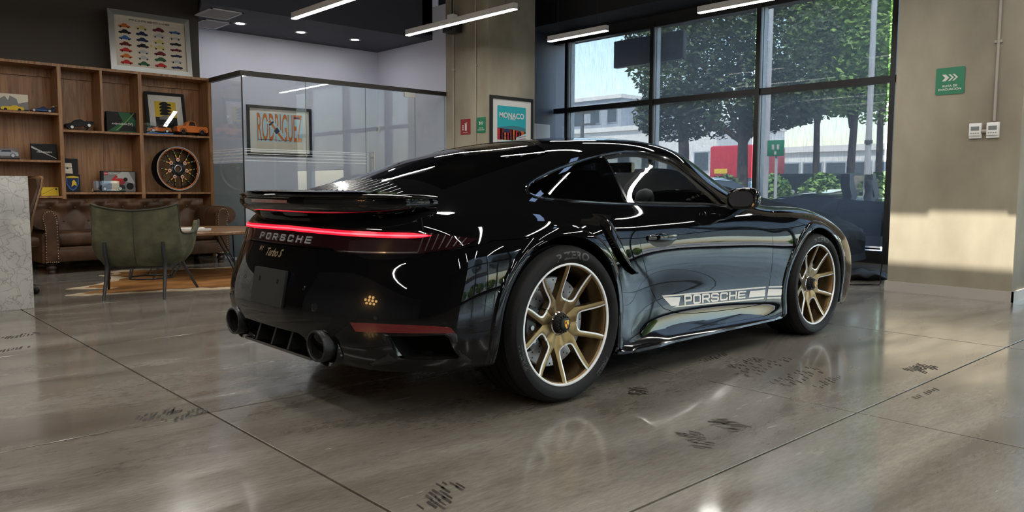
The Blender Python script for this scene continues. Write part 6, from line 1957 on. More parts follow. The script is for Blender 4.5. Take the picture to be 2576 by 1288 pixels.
# ---- painted wheel on the right shelf
WC = Vector((at(449, 425, 1, SY + .09).x, SY + .09, at(447, 425, 1, SY + .09).z))
RW_ = WC.z - .908
t = empty('painted_wheel', (WC.x, WC.y, .907), 0, 'bead-painted black alloy wheel standing in the right shelf compartment', 'wheel')
n_ = Vector((.10, -.97, .03)).normalized(); xx = n_.cross(Vector((0, 0, 1))).normalized() * -1; yy = n_.cross(xx)
RW_ = RW_ / 1.0
M = frame((0, 0, WC.z - .907 + .004), xx, yy, n_) @ Matrix.Scale(.95, 4)
MB().loft([[(r * RW_ * math.cos(2 * PI * j / 48), r * RW_ * math.sin(2 * PI * j / 48), z) for j in range(48)] for r, z in ((.90, -.20), (.97, -.195), (.95, -.17), (.88, -.15), (.90, -.03), (1.0, 0), (1.0, .008), (.955, .006), (.90, -.01), (.88, -.02), (.84, -.16), (.90, -.20))], M, True, False, False).build('barrel', MAT['gloss_black'], t, 50)
MB().loft([[(r * RW_ * math.cos(2 * PI * j / 48), r * RW_ * math.sin(2 * PI * j / 48), z) for j in range(48)] for r, z in ((.955, .0075), (.93, .006), (.915, .0))], M, True, False, False).build('painted_rim', MAT['print_orange'], t, 50)
MB().loft([[(r * RW_ * math.cos(2 * PI * j / 48), r * RW_ * math.sin(2 * PI * j / 48), z) for j in range(48)] for r, z in ((1.003, .006), (1.003, .0105), (.965, .0095))], M, True, False, False).build('rim_edge', MAT['alu'], t, 50)
MB().lathe([(.13 * RW_, -.05), (.30 * RW_, -.045), (.32 * RW_, -.03), (.30 * RW_, -.018), (.20 * RW_, -.012), (.13 * RW_, -.014)], 36, M, True).build('hub', MAT['gloss_black'], t, 40)
MB().loft([[(r * RW_ * math.cos(2 * PI * j / 28), r * RW_ * math.sin(2 * PI * j / 28), z) for j in range(28)] for r, z in ((.17, -.010), (.15, -.008), (.13, -.012))], M, True, False, False).build('hub_ring', MAT['alu'], t)
for j in range(5):
    an = 2 * PI * j / 5 + .1
    MB().lathe([(.038 * RW_, -.0108), (.055 * RW_, -.0095), (.058 * RW_, -.0125)], 14, M @ Matrix.Translation((.24 * RW_ * math.cos(an), .24 * RW_ * math.sin(an), 0)), False).build('bolt_seat', MAT['print_black'], t)
for j in range(7):
    an = 2 * PI * j / 7 + PI / 2
    Mj = M @ Matrix.Rotation(an, 4, 'Z')
    MB().prism([(.28 * RW_, -.05 * RW_), (.44 * RW_, -.10 * RW_), (.50 * RW_, 0), (.44 * RW_, .10 * RW_), (.28 * RW_, .05 * RW_)], -.045, -.006, 2, Mj).build('spoke_root', MAT['gloss_black'], t)
    flat('flower', [[(.41 * RW_ + r_ * RW_ * math.cos(k * PI / 8), r_ * RW_ * math.sin(k * PI / 8)) for k, r_ in [(k, .098 if k % 2 else .068) for k in range(16)]]], 'print_white', Mj, t, -.0052)
    flat('flower_heart', [circ(.41 * RW_, 0, .055 * RW_, 8)], 'print_orange', Mj, t, -.0046)
    flat('flower_eye', [circ(.41 * RW_, 0, .022 * RW_, 6)], 'print_maroon', Mj, t, -.0042)
    for s in (-1, 1):
        A0, B0 = Vector((.46 * RW_, s * .04 * RW_, 0)), Vector((.90 * RW_, s * .23 * RW_, 0))
        d = (B0 - A0).normalized(); nn = Vector((-d.y, d.x, 0))
        MB().loft([[A0 + nn * .04 * RW_ + Vector((0, 0, -.04)), A0 + nn * .035 * RW_ + Vector((0, 0, -.008)), A0 - nn * .035 * RW_ + Vector((0, 0, -.008)), A0 - nn * .04 * RW_ + Vector((0, 0, -.04))], [B0 + nn * .03 * RW_ + Vector((0, 0, -.03)), B0 + nn * .025 * RW_ + Vector((0, 0, -.004)), B0 - nn * .025 * RW_ + Vector((0, 0, -.004)), B0 - nn * .03 * RW_ + Vector((0, 0, -.03))]], Mj).build('spoke', MAT['gloss_black'], t)
        def dab(f, L_, w_): 
            c = lerp(A0, B0, f); return [tuple((c + d * L_ * RW_ * math.cos(k * PI / 4) + nn * w_ * RW_ * math.sin(k * PI / 4)).xy) for k in range(8)]
        flat('bead_dab', [dab(.12, .05, .028)], 'print_red', Mj, t, -.0058); flat('bead_dab', [dab(.25, .07, .024), dab(.86, .06, .034)], 'print_yellow', Mj, t, -.0052)
        flat('bead_dab', [dab(.86, .022, .014)], 'print_red', Mj, t, -.0040); flat('bead_dab', [dab(.55, .035, .02)], 'print_lime', Mj, t, -.0046); flat('bead_dab', [dab(.66, .014, .012)], 'print_white', Mj, t, -.004)
# ------------------------------------------------------------------ covered car inside, before the windows
noise_mat('cover_cloth', [(0.3, (0.006, 0.006, 0.0075)), (0.7, (0.012, 0.012, 0.014))], 4, 5, .62, bump=.25, bscale=5, spec=.25)
mat('cover_black', (0.012, 0.012, 0.014), .6)
CV = [  # y, x half width at the floor side, ridge height, shoulder height (profile from the nose at the right to the tail)
    (.50, .58, .40, .34), (.53, .70, .50, .44), (.60, .78, .55, .49), (.76, .84, .635, .56), (.95, .88, .705, .62), (1.31, .92, .785, .68), (1.70, .93, .88, .72), (1.95, .93, .95, .75), (2.20, .93, 1.03, .78), (2.55, .93, 1.165, .82), (2.86, .93, 1.235, .84), (3.15, .93, 1.24, .85), (3.46, .93, 1.20, .86), (3.88, .93, 1.105, .86), (4.2, .93, .99, .84), (4.55, .88, .90, .78), (4.78, .78, .78, .68), (4.86, .62, .56, .5)]
rings = []
random.seed(11)
CVs = spline(CV, 4)
for i, (y, hw, zr_, zs) in enumerate(CVs):
    ring = []
    n = 15
    for k in range(n):
        a = k / (n - 1) * 2 - 1           # -1 near side (towards -x) .. 1
        aa = abs(a)
        fold = .010 * math.sin(i * 1.9 + k * .7) + .008 * math.sin(i * .9)
        if aa > .62:
            f = (aa - .62) / .38
            x = hw * (1.0 - .02 * f + .03 * math.sin(i * 1.7) * f); z = lerp(zs, .14, f)
        else:
            f = aa / .62
            x = hw * (.62 * f / .62 if f < .6 else lerp(.60, 1.0, (f - .6) / .4)); x = hw * (f ** 1.0)
            z = lerp(zr_, zs, f ** 2.6)
        ring.append((math.copysign(x, a) + fold * (aa > .5), y + .012 * math.sin(k * 2.1 + i * .3), z + fold * .6))
    rings.append(ring)
cc = empty('covered_car', (6.40, .10, 0), math.radians(8), 'car under a dark fabric cover parked inside by the windows', 'covered car')
MB().loft(rings, None, False).build('cover_cloth', MAT['cover_cloth'], cc, 70)
fr0 = rings[0]
MB().add([Vector(p) for p in fr0], [tuple(range(len(fr0)))]).build('cover_front', MAT['cover_cloth'], cc)
for y in (1.25, 3.75):
    for s in (-1, 1):
        MB().lathe([(.20, -.11), (.32, -.11), (.335, -.09), (.335, .09), (.32, .11), (.20, .11)], 32, Matrix.Translation((s * .78, y, .335)) @ Matrix.Rotation(PI / 2, 4, 'Y'), True).build('tyre', MAT['rubber'], cc, 40)
MB().lo_hi((-.7, .75, .14), (.7, 4.6, .30)).build('underbody', MAT['matt_black'], cc)
# loose end of the cover lying in a heap
t = empty('cloth_heap', (6.05, .30, 0), 0, 'bunched black cover fabric lying on the floor by the column', 'fabric')
bm = bmesh.new(); bmesh.ops.create_icosphere(bm, subdivisions=4, radius=1.0)
for v in bm.verts:
    c = v.co.copy(); n1 = math.sin(c.x * 5 + c.y * 3) * .16 + math.sin(c.y * 7 - c.x * 4) * .12 + math.sin(c.x * 11 + 1) * .06
    v.co = Vector((c.x * .34, c.y * .20, max(0.0, (c.z * .5 + .5 + n1) * .085 * (1 - .25 * c.x))))
MB().bm(bm).build('folds', MAT['cover_black'], t, 80)

# ------------------------------------------------------------------ outside
mat('asphalt', (0.16, 0.16, 0.165), .85)
noise_mat('pavement', [(0.3, (.30, .29, .27)), (0.7, (.42, .41, .38))], 3, 5, .8)
noise_mat('leaf_dark', [(0.3, (0.016, 0.034, 0.012)), (0.7, (0.05, 0.085, 0.028))], 1.2, 3, .6)
noise_mat('leaf_mid', [(0.3, (0.05, 0.095, 0.025)), (0.7, (0.14, 0.22, 0.065))], 1.2, 3, .6)
noise_mat('leaf_bright', [(0.3, (0.10, 0.20, 0.04)), (0.7, (0.25, 0.40, 0.10))], 1.0, 3, .6)
noise_mat('bark', [(0.3, (0.035, 0.026, 0.018)), (0.7, (0.08, 0.062, 0.045))], 8, 5, .9, stretch=(1, 1, .2))
mat('render_white', (0.62, 0.62, 0.60), .8)
mat('render_grey', (0.30, 0.34, 0.38), .8)
mat('glass_dark', (0.05, 0.07, 0.09), .15)
mat('bus_red', (0.42, 0.012, 0.022), .35)
mat('car_white', (0.62, 0.63, 0.65), .25, coat=.5)
mat('car_blue', (0.03, 0.16, 0.42), .25, coat=.5)
mat('car_navy', (0.012, 0.018, 0.045), .15, coat=1)
mat('car_slate', (0.020, 0.026, 0.034), .18, coat=1)
mat('pole_grey', (0.40, 0.42, 0.44), .5)
mat('pole_dark', (0.07, 0.075, 0.08), .6)
mat('bin_green', (0.012, 0.03, 0.022), .5)
GZ = -.14
g = struct(MB().lo_hi((8.32, -70, GZ - .1), (95, 90, GZ)), 'ground_east', 'pavement')
g = struct(MB().lo_hi((-70, -80, GZ - .1), (8.30, -9.62, GZ)), 'ground_south', 'pavement')
struct(MB().lo_hi((21.0, -70, GZ), (31.0, 90, GZ + .02)), 'road_east', 'asphalt')
struct(MB().lo_hi((-70, -27, GZ), (8.30, -19, GZ + .02)), 'road_south', 'asphalt')


def leaves(mb, c, r, n, size, seed):
    rnd = random.Random(seed)
    for _ in range(n):
        while True:
            p = Vector((rnd.uniform(-1, 1), rnd.uniform(-1, 1), rnd.uniform(-1, 1)))
            if p.length < 1: break
        k = p.length ** -.35 if p.length > .05 else 1
        q = Vector((c[0] + p.x * k * r[0], c[1] + p.y * k * r[1], c[2] + p.z * k * r[2]))
        a = Vector((rnd.uniform(-1, 1), rnd.uniform(-1, 1), rnd.uniform(-.6, .4))).normalized()
        b = a.cross(Vector((rnd.uniform(-1, 1), rnd.uniform(-1, 1), rnd.uniform(-1, 1)))).normalized()
        s = size * rnd.uniform(.6, 1.35)
        mb.add([q - a * s, q + b * s * .45, q + a * s, q - b * s * .45], [(0, 1, 2, 3)])


def tree(label, x, y, h, blobs, m, seed, trunk_r=.13, size=.13, n=900, forks=2, sc=1.0):
    blobs = [(b[0] * sc, b[1] * sc, b[2] * sc, tuple(q * sc for q in b[3])) for b in blobs]
    size, n = size * .68, int(n * 1.9)
    t = empty('tree', (x, y, GZ), 0, label, 'tree', 'trees outside the windows')
    rnd = random.Random(seed)
    zc = min(b[2] for b in blobs)
    MB().tube([(0, 0, 0), (rnd.uniform(-.05, .05), rnd.uniform(-.05, .05), zc * .5), (rnd.uniform(-.1, .1), rnd.uniform(-.1, .1), zc * .95)], [trunk_r, trunk_r * .8, trunk_r * .65], 9).build('trunk', MAT['bark'], t, 60)
    for b in blobs:
        MB().tube([(0, 0, zc * .72), (b[0] * .4, b[1] * .4, lerp(zc * .72, b[2], .6)), (b[0] * .9, b[1] * .9, b[2])], [trunk_r * .55, trunk_r * .4, trunk_r * .15], 6).build('branch', MAT['bark'], t, 60)
    mb = MB()
    for k, b in enumerate(blobs):
        leaves(mb, b[:3], b[3], n, size, seed * 31 + k)
    o = mobj('crown', mb.v, mb.f, MAT[m], t); o['kind'] = 'stuff'
    return t


def gpos(u, x):     # ground spot under a pixel column at depth plane x
    p = at(u, 470, 0, x); return p.y
X_ = 15.5
y1 = gpos(1868, X_)
tree('big dark leafy tree whose trunk stands behind the middle window pane', X_, y1, 7, [(.2, .4, 3.4, (1.5, 2.2, 1.0)), (-.2, 1.6, 4.6, (1.5, 1.8, 1.3)), (.3, -.6, 4.8, (1.5, 1.7, 1.3)), (.0, .6, 6.3, (1.5, 2.0, 1.3)), (.2, 2.2, 3.2, (1.2, 1.3, .8)), (0, -1.0, 3.3, (1.2, 1.2, .7))], 'leaf_dark', 3, .17, .12, 1500)
X2 = 22.2
y2 = gpos(2052, X2)
tree('leafy tree with slim trunk left of the forked tree behind the right window', X2, y2, 7, [(0, .2, 4.0, (1.4, 1.6, 1.0)), (0, .9, 5.6, (1.4, 1.6, 1.2)), (0, -.7, 5.3, (1.3, 1.4, 1.2)), (0, .1, 7.2, (1.3, 1.7, 1.1))], 'leaf_mid', 5, .13, .14, 1500, sc=1.12)
X3 = 18.6
y3 = gpos(2136, X3)
tree('forked tree with brighter leaves behind the right window pane', X3, y3, 7, [(0, .1, 3.5, (1.1, 1.1, .7)), (0, -.7, 4.4, (1.2, 1.2, 1.0)), (0, .6, 4.9, (1.2, 1.1, 1.0)), (.1, -.3, 6.0, (1.2, 1.3, 1.1))], 'leaf_bright', 7, .13, .13, 1500, sc=1.1)
X4 = 19.0
y4 = gpos(1718, X4)
tree('dark tree with a straight thick trunk behind the left window pane', X4, y4, 7, [(0, 0, 4.6, (1.6, 1.6, .9)), (0, .8, 5.8, (1.6, 1.5, 1.0)), (0, -.9, 6.2, (1.5, 1.6, 1.0))], 'leaf_dark', 9, .22, .13, 1000)
X5 = 28.0
tree('pale green tree farthest right beyond the lamp post', X5, gpos(2210, X5), 8, [(0, 0, 4.6, (2.0, 2.0, 1.5)), (0, .8, 6.6, (2.0, 1.8, 1.5)), (0, -1, 6.8, (2, 1.8, 1.5)), (0, 0, 8.5, (1.8, 1.8, 1.2))], 'leaf_bright', 13, .15, .17, 1600, sc=1.15)
# hedge of shrubs along the pavement
for k in range(14):
    x = 13.7 + .04 * math.sin(k * 2.3); y = gpos(1930, 13.7) + 1.1 - k * 1.20
    mt = ('leaf_mid', 'leaf_bright', 'leaf_bright')[k % 3]
    t = empty('shrub', (x, y, GZ), 0, 'low green shrub number %d of the hedge counted from the left' % (k + 1) if False else 'low leafy shrub of the hedge outside the windows', 'shrub', 'hedge shrubs outside the windows')
    mb = MB(); leaves(mb, (0, 0, .78), (.52, .47, .68), 2000, .085, 100 + k)
    o = mobj('foliage', mb.v, mb.f, MAT[mt], t); o['kind'] = 'stuff'
    MB().tube([(0, 0, 0), (.03, .02, .5)], [.03, .015], 6).build('stem', MAT['bark'], t)

# lamp posts, sign, hanging panel
yp = gpos(2180, 11.1)
t = empty('lamp_post', (11.1, yp, GZ), 0, 'pale grey lamp post in front of the right trees', 'post'); MB().tube([(0, 0, 0), (0, 0, 7)], [.055, .04], 12).build('pole', MAT['pole_grey'], t, 60); MB().lathe([(.09, 0), (.09, .12), (.06, .14)], 12).build('foot', MAT['pole_grey'], t, 40); MB().lathe([(.058, 1.9), (.066, 1.9), (.066, 1.96), (.058, 1.96)], 12, None, True).build('band', MAT['pole_dark'], t)
t = empty('lamp_post', (11.08, gpos(1926, 11.08), GZ), 0, 'thin grey post just right of the middle mullion', 'post'); MB().tube([(0, 0, 0), (0, 0, 7)], [.05, .04], 10).build('pole', MAT['pole_grey'], t, 60); MB().lathe([(.08, 0), (.08, .1), (.055, .12)], 12).build('foot', MAT['pole_grey'], t, 40)
ys = gpos(1951, 11.0)
t = empty('street_sign', (11.0, ys, GZ), 0, 'green street sign on a thin pale post', 'sign'); MB().cyl((0, 0, 0), (0, 0, 1.75), .028, 10).build('pole', MAT['pole_grey'], t, 40)
zs0 = at(1951, 393, 0, 11.0).z - GZ; zs1 = at(1951, 353, 0, 11.0).z - GZ
MB().lo_hi((-.05, -.17, zs0), (-.03, .17, zs1), None, .006).build('plate', MAT['sign_green'], t, 30)
mb = MB()
for dy in (-.05, .05): mb.lo_hi((-.052, dy - .025, zs0 + .12), (-.0505, dy + .025, zs1 - .08))
mb.lo_hi((-.052, -.02, zs0 + .03), (-.0505, .02, zs0 + .09)); o = mb.build('pictogram', MAT['print_light_grey'], t); o['kind'] = 'stuff'
a_, b_ = at(1549, 102, 0, 8.45), at(1722, 148, 0, 8.45)
t = empty('sign_box', (8.45, (a_.y + b_.y) / 2, b_.z), 0, 'black sign box hanging outside the left window panes', 'sign box')
hw_ = abs(a_.y - b_.y) / 2
MB().lo_hi((-.05, -hw_, 0), (.05, hw_, .47), None, .008).build('case', MAT['frame_black'], t, 30)
for s in (-1, 1): MB().cyl((0, s * hw_ * .7, .47), (0, s * hw_ * .7, 1.0), .01, 8).build('hanger', MAT['frame_black'], t)


# street cars (simple but with their parts)
def street_car(name, label, x, y, rz, L, W, H, m, style='sedan', z=GZ):
    t = empty(name, (x, y, z), rz, label, 'car')
    st = {'sedan': [(-.5, .30, .50, .78), (-.47, .24, .60, .92), (-.36, .2, .66, 1), (-.22, .2, .68, 1), (.0, .2, .67, 1), (.2, .2, .66, 1), (.40, .2, .58, .98), (.47, .22, .48, .90), (.5, .28, .40, .74)],
          'roadster': [(-.5, .35, .58, .75), (-.47, .25, .66, .9), (-.36, .2, .72, 1), (-.22, .2, .735, 1), (.0, .2, .70, .98), (.16, .2, .69, .98), (.38, .2, .60, .98), (.47, .22, .48, .90), (.5, .28, .38, .72)]}[style]
    rings = []
    for u, z0, z1, w in spline(st, 4):
        hw = W / 2 * w
        z0, z1 = z0 * H, z1 * H
        rings.append([(u * L, -hw * .9, z0), (u * L, -hw, lerp(z0, z1, .35)), (u * L, -hw * .985, lerp(z0, z1, .72)), (u * L, -hw * .88, lerp(z0, z1, .95)), (u * L, -hw * .6, z1), (u * L, hw * .6, z1), (u * L, hw * .88, lerp(z0, z1, .95)), (u * L, hw * .985, lerp(z0, z1, .72)), (u * L, hw, lerp(z0, z1, .35)), (u * L, hw * .9, z0)])
    MB().loft(rings).build('body', MAT[m], t, 40)
    if style == 'sedan':
        gl = [(-.40, .66, .66), (-.30, .88, .62), (-.15, .985, .60), (.03, 1.0, .60), (.16, .93, .62), (.30, .66, .68)]
        r2 = []
        for u, zt_, w in spline(gl, 4):
            hb, ht = W / 2 * .88, W / 2 * w
            k = (zt_ - .655) / .345
            r2.append([(u * L, -lerp(hb, ht, k), zt_ * H), (u * L, lerp(hb, ht, k), zt_ * H), (u * L, hb, .64 * H), (u * L, -hb, .64 * H)])
        MB().loft(r2).build('cabin_glass', MAT['glass_dark'], t, 40)
        rr = [[(u * L, -W / 2 * w * .98, zt_ * H + .004), (u * L, 0, zt_ * H + .02), (u * L, W / 2 * w * .98, zt_ * H + .004)] for u, zt_, w in spline(gl[1:5], 4)]
        MB().loft(rr, None, False).build('roof', MAT[m], t, 40)
        for s in (-1, 1):
            MB().tube([(-.40 * L, s * W * .44, .655 * H), (-.30 * L, s * W * .32, .87 * H), (-.05 * L, s * W * .302, .99 * H), (.16 * L, s * W * .315, .92 * H), (.30 * L, s * W * .42, .66 * H)], .03, 6).build('pillar', MAT[m], t, 60)
    else:
        for s in (-1, 1):
            rc = [[(-.13 * L, s * W * .23 - .10, .66 * H), (-.145 * L, s * W * .23 - .09, .84 * H), (-.15 * L, s * W * .23 - .05, .975 * H), (-.15 * L, s * W * .23 + .05, .975 * H), (-.145 * L, s * W * .23 + .09, .84 * H), (-.13 * L, s * W * .23 + .10, .66 * H)]]
            MB().loft([[(a + dx, b, c) for a, b, c in rc[0]] for dx in (-.09, -.05, .02, .05)]).build('roll_hoop', MAT['satin_black'], t, 40)
            MB().loft([[(x, s * W * .23 + w_ * math.cos(a), z + .0 * a) for a in np.linspace(0, 2 * PI, 13)[:-1] for w_ in (.12,)] for x, z in ((0, 0),)] * 1) if False else None
            hr = MB()
            hr.loft([[(-.075 * L + .05 * math.cos(a), s * W * .23 + w_ * math.sin(a), zz) for a in np.linspace(0, 2 * PI, 13)[:-1]] for zz, w_ in ((.62 * H, .15), (.70 * H, .15), (.76 * H, .08), (.78 * H, .075), (.84 * H, .09), (.89 * H, .08), (.905 * H, .045))])
            hr.build('seat', MAT['seat_leather'], t, 50)
        MB().lo_hi((-.155 * L, -.2, .80 * H), (-.15 * L, .2, .96 * H)).build('wind_deflector', MAT['acrylic'], t)
        MB().loft([[(.10 * L, -W * .40, .70 * H), (.10 * L, W * .40, .70 * H)], [(.0 * L, -W * .33, .96 * H), (.0 * L, W * .33, .96 * H)]], None, False).build('windscreen', MAT['car_glass'], t)
        MB().loft([[(u * L, -W * .36, z1 * H), (u * L, 0, (z1 + .045) * H), (u * L, W * .36, z1 * H)] for u, z1 in ((-.42, .68), (-.34, .735), (-.26, .755), (-.19, .76))], None, False).build('tonneau', MAT[m], t, 50)
        for s in (-1, 1):
            MB().tube([(-.13 * L, s * W * .495, .40 * H), (-.14 * L, s * W * .494, .55 * H), (-.13 * L, s * W * .48, .685 * H)], .006, 6).build('door_seam', MAT['matt_black'], t)
            MB().lo_hi((-.10 * L, s * W * .49 - .012, .565 * H), (-.045 * L, s * W * .49 + .012, .60 * H), None, .006).build('door_handle', MAT['satin_black'], t, 40)
    for u in (-.30, .31):
        for s in (-1, 1):
            M = Matrix.Translation((u * L, s * (W / 2 - .10), .32)) @ Matrix.Rotation(PI / 2, 4, 'X')
            MB().lathe([(.20, -.105), (.31, -.105), (.32, -.09), (.32, .09), (.31, .105), (.20, .105)], 28, M, True).build('tyre', MAT['rubber'], t, 40)
            MB().lathe([(.001, -.10), (.20, -.095), (.20, .095), (.001, .10)], 20, M).build('hub', MAT['alu'], t, 40)
    for s in (-1, 1):
        MB().lo_hi((-.497 * L, s * W * .30 - .12, .50 * H), (-.455 * L, s * W * .30 + .12, .57 * H), None, .01).build('tail_lamp', MAT['red_lens'], t)
        MB().lo_hi((.455 * L, s * W * .30 - .12, .42 * H), (.492 * L, s * W * .30 + .10, .49 * H), None, .01).build('head_lamp', MAT['chrome'], t)
    return t
yr = gpos(2150, 9.55)
street_car('roadster', 'dark open-top roadster parked outside right against the window', 9.95, yr - .55, -PI / 2, 4.35, 1.82, 1.39, 'car_slate', 'roadster')
street_car('sedan', 'dark blue saloon car parked outside behind the covered car', 12.1, gpos(1790, 11.2) + 1.15, -PI / 2, 4.5, 1.8, 1.38, 'car_navy')
street_car('sedan', 'white car on the street in front of the red bus', 22.6, gpos(1800, 22.0), -PI / 2, 4.4, 1.8, 1.48, 'car_white')
street_car('sedan', 'bright blue car on the street seen through the coupe cabin', 16.3, gpos(1610, 15.8), -PI / 2, 4.3, 1.8, 1.5, 'car_blue')
street_car('sedan', 'silver-white car on the street beyond the right hedge', 24.8, gpos(2215, 24.8), -PI / 2, 4.4, 1.8, 1.5, 'car_white')
# bus
bx = 27.0
ya, yb2 = gpos(1782, bx), gpos(1902, bx)
zb0, zb1 = at(1850, 400, 0, bx).z, at(1850, 366, 0, bx).z
t = empty('bus', (bx + 1.2, (ya + yb2) / 2, GZ + .02), 0, 'red bus on the far side of the street', 'bus')
hb = abs(ya - yb2) / 2
MB().lo_hi((-1.2, -hb, .45), (1.2, hb, zb1 - GZ), None, .12).build('body', MAT['bus_red'], t, 30)
MB().lo_hi((-1.22, -hb * .9, 1.15), (-1.19, hb * .2, 1.55)).build('window_band', MAT['glass_dark'], t)
MB().lo_hi((-1.22, hb * .2, 1.75), (-1.195, hb * .75, 1.95)).build('yellow_print', MAT['print_yellow'], t)
for dy in (-hb * .6, hb * .6):
    for s in (-1.0, 1.0):
        MB().lathe([(.001, -.14), (.45, -.14), (.45, .14), (.001, .14)], 24, Matrix.Translation((s, dy, .45)) @ Matrix.Rotation(PI / 2, 4, 'Y')).build('tyre', MAT['rubber'], t, 40)
# skip container
yk = gpos(2045, 16.6)
t = empty('waste_container', (16.6, yk, GZ), 0, 'dark green waste container behind the hedge', 'container')
MB().loft([[(-.5, -1.1, .12), (.5, -1.1, .12), (.5, 1.1, .12), (-.5, 1.1, .12)], [(-.6, -1.25, 1.42), (.6, -1.25, 1.42), (.6, 1.25, 1.42), (-.6, 1.25, 1.42)]]).build('bin', MAT['bin_green'], t)
MB().lo_hi((-.64, -1.3, 1.42), (.64, 1.3, 1.50), None, .02).build('lid', MAT['bin_green'], t, 30)
for y in (-.25, .25): MB().ball((-.56, y, 1.05), (.03, .07, .06), 10, 6).build('reflector', MAT['print_white'], t, 60)
for y in (-.9, .9):
    for x in (-.4, .4): MB().cyl((x - .03, y, .07), (x + .03, y, .07), .07, 12).build('wheel', MAT['rubber'], t)
for y in (-.9, .9):
    for x in (-.4, .4): MB().cyl((x, y, .07), (x, y, .13), .02, 8).build('fork', MAT['pole_dark'], t)
# buildings across the street
def building(label, x, y0, y1, h, m, floors, bays, band=False):
    t = empty('building', (x, (y0 + y1) / 2, GZ), 0, label, 'building')
    w = abs(y1 - y0)
    MB().lo_hi((0, -w / 2, 0), (8, w / 2, h)).build('wall', MAT[m], t)
    MB().lo_hi((-.15, -w / 2 - .1, h), (8.1, w / 2 + .1, h + .3)).build('parapet', MAT['render_white'], t)
    for f in range(floors):
        z = lerp(1.2, h - 1.9, f / max(1, floors - 1)) if floors > 1 else h * .45
        for b in range(bays):
            y = lerp(-w / 2, w / 2, (b + .5) / bays)
            win = MB().lo_hi((-.06, y - .55, z - .05), (.02, y + .55, z + 1.15)).build('window', MAT['render_grey'], t)
            MB().lo_hi((-.075, y - .48, z), (-.06, y + .48, z + 1.08)).build('window_pane', MAT['glass_dark'], win)
    return t
building('low white building with window rows across the street', 38, gpos(1800, 38), gpos(1380, 38), 4.9, 'render_white', 1, 7)
building('pale blue-grey office block rising behind the left window panes', 47, gpos(1560, 47), gpos(1435, 47), 8.4, 'render_grey', 3, 3)
building('long low cream building behind the right trees', 36, gpos(2330, 36), gpos(1960, 36), 3.0, 'render_white', 1, 6)
t = empty('utility_pole', (33, gpos(1463, 33), GZ), 0, 'utility pole with two cross arms outside the left window', 'pole')
MB().tube([(0, 0, 0), (0, 0, 6.0)], [.14, .10], 8).build('mast', MAT['pole_dark'], t, 60)
for z in (5.6, 4.9): MB().lo_hi((-.06, -1.0, z), (.06, 1.0, z + .12)).build('cross_arm', MAT['pole_dark'], t)
t = empty('flag_banner', (30, gpos(1448, 30), GZ), 0, 'red feather banner before the low white building', 'banner')
MB().cyl((0, 0, 0), (0, 0, 3.1), .03, 8).build('mast', MAT['pole_dark'], t); MB().prism([(0, 1.0), (.55, 1.2), (.6, 2.6), (.3, 3.05), (0, 3.1)], -.015, .015, 0, Matrix.Translation((0, 0, 0))).build('cloth', MAT['bus_red'], t)
MB().tube([(0, -.8, 5.76), (-3, -8, 5.45), (-7, -16, 5.75)], .02, 5).build('power_line', MAT['pole_dark'], bpy.data.objects['utility_pole'])

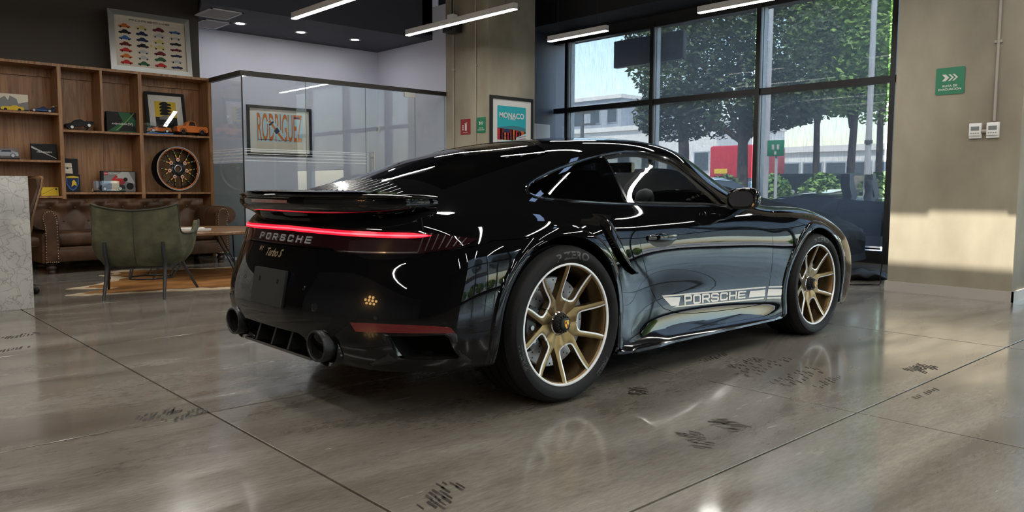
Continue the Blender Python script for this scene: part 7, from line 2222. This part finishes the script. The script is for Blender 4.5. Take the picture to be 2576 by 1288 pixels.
# south side, seen only as reflections: planting, a white house and parked cars
for k in range(10):
    x = -9 + k * 2.0; y = -13.2 + .5 * math.sin(k * 1.7)
    t = empty('shrub', (x, y, GZ), 0, 'leafy shrub of the planting behind the viewer', 'shrub', 'shrubs of the south planting')
    mb = MB(); leaves(mb, (0, 0, .6), (.9, .7, .5), 500, .13, 300 + k); o = mobj('foliage', mb.v, mb.f, MAT['leaf_bright'], t); o['kind'] = 'stuff'
    MB().tube([(0, 0, 0), (.03, .02, .5)], [.03, .015], 6).build('stem', MAT['bark'], t)
for k in range(4):
    tree('tree of the planting behind the viewer', -8 + k * 5.2, -16.5, 6, [(0, 0, 4.0, (1.6, 1.6, 1.1)), (.6, 0, 5.2, (1.4, 1.4, 1.0))], 'leaf_mid', 41 + k, .14, .16, 700)
t = empty('building', (-2, -34, GZ), 0, 'white house far behind the viewer', 'building'); MB().lo_hi((-14, -6, 0), (14, 0, 4.6)).build('wall', MAT['render_white'], t); MB().lo_hi((-14.4, -6.4, 4.6), (14.4, .4, 4.9)).build('roof', MAT['bus_red'], t)
street_car('sedan', 'white car parked behind the viewer', 2.5, -18.5, 0, 4.4, 1.8, 1.45, 'car_white')

# ---- tyre prints and scuffs on the floor
noise_mat('scuff', [(0.35, (0.022, 0.019, 0.015)), (0.65, (0.055, 0.048, 0.04))], 12, 4, .5, spec=.25)
random.seed(21)
def scuff_patch(label, spots):
    mb = MB()
    for (u, v, L, wd, rows, ang) in spots:
        p = at(u, v, 2, 0)
        a = math.radians(ang); d = Vector((math.cos(a), math.sin(a), 0)); e = Vector((-d.y, d.x, 0))
        for r in range(rows):
            for k in range(9):
                if random.random() < .28: continue
                c = Vector((p.x, p.y, 0)) + e * (r * .030 + random.uniform(-.006, .006)) + d * (k / 8 - .5) * L
                l, w_ = random.uniform(.012, .030), random.uniform(.004, .009)
                s = d * .6 + e * .8
                mb.add([c - s * l - d * w_ + Vector((0, 0, .0007)), c - s * l + d * w_ + Vector((0, 0, .0007)), c + s * l + d * w_ + Vector((0, 0, .0007)), c + s * l - d * w_ + Vector((0, 0, .0007))], [(0, 1, 2, 3)])
    o = mobj('tyre_print', mb.v, mb.f, MAT['scuff']); tag(o, label, 'floor mark', None, 'stuff')
scuff_patch('dusty tyre prints on the concrete floor', [(1950, 925, .55, .02, 4, 5), (2030, 950, .45, .02, 4, 5), (1890, 915, .3, .02, 3, 5), (2090, 960, .3, .02, 2, 8), (1800, 900, .25, .02, 2, 5), (1850, 1065, .14, .02, 4, 80), (1770, 1105, .18, .02, 3, 60), (410, 1045, .16, .02, 3, 10), (470, 1050, .2, .02, 3, 15), (30, 880, .2, .02, 2, 20), (60, 845, .2, .02, 3, 20), (1130, 1250, .2, .02, 3, 30), (2340, 930, .2, .02, 4, 0), (2330, 990, .25, .02, 1, 0), (1620, 985, .12, .02, 3, 40)])
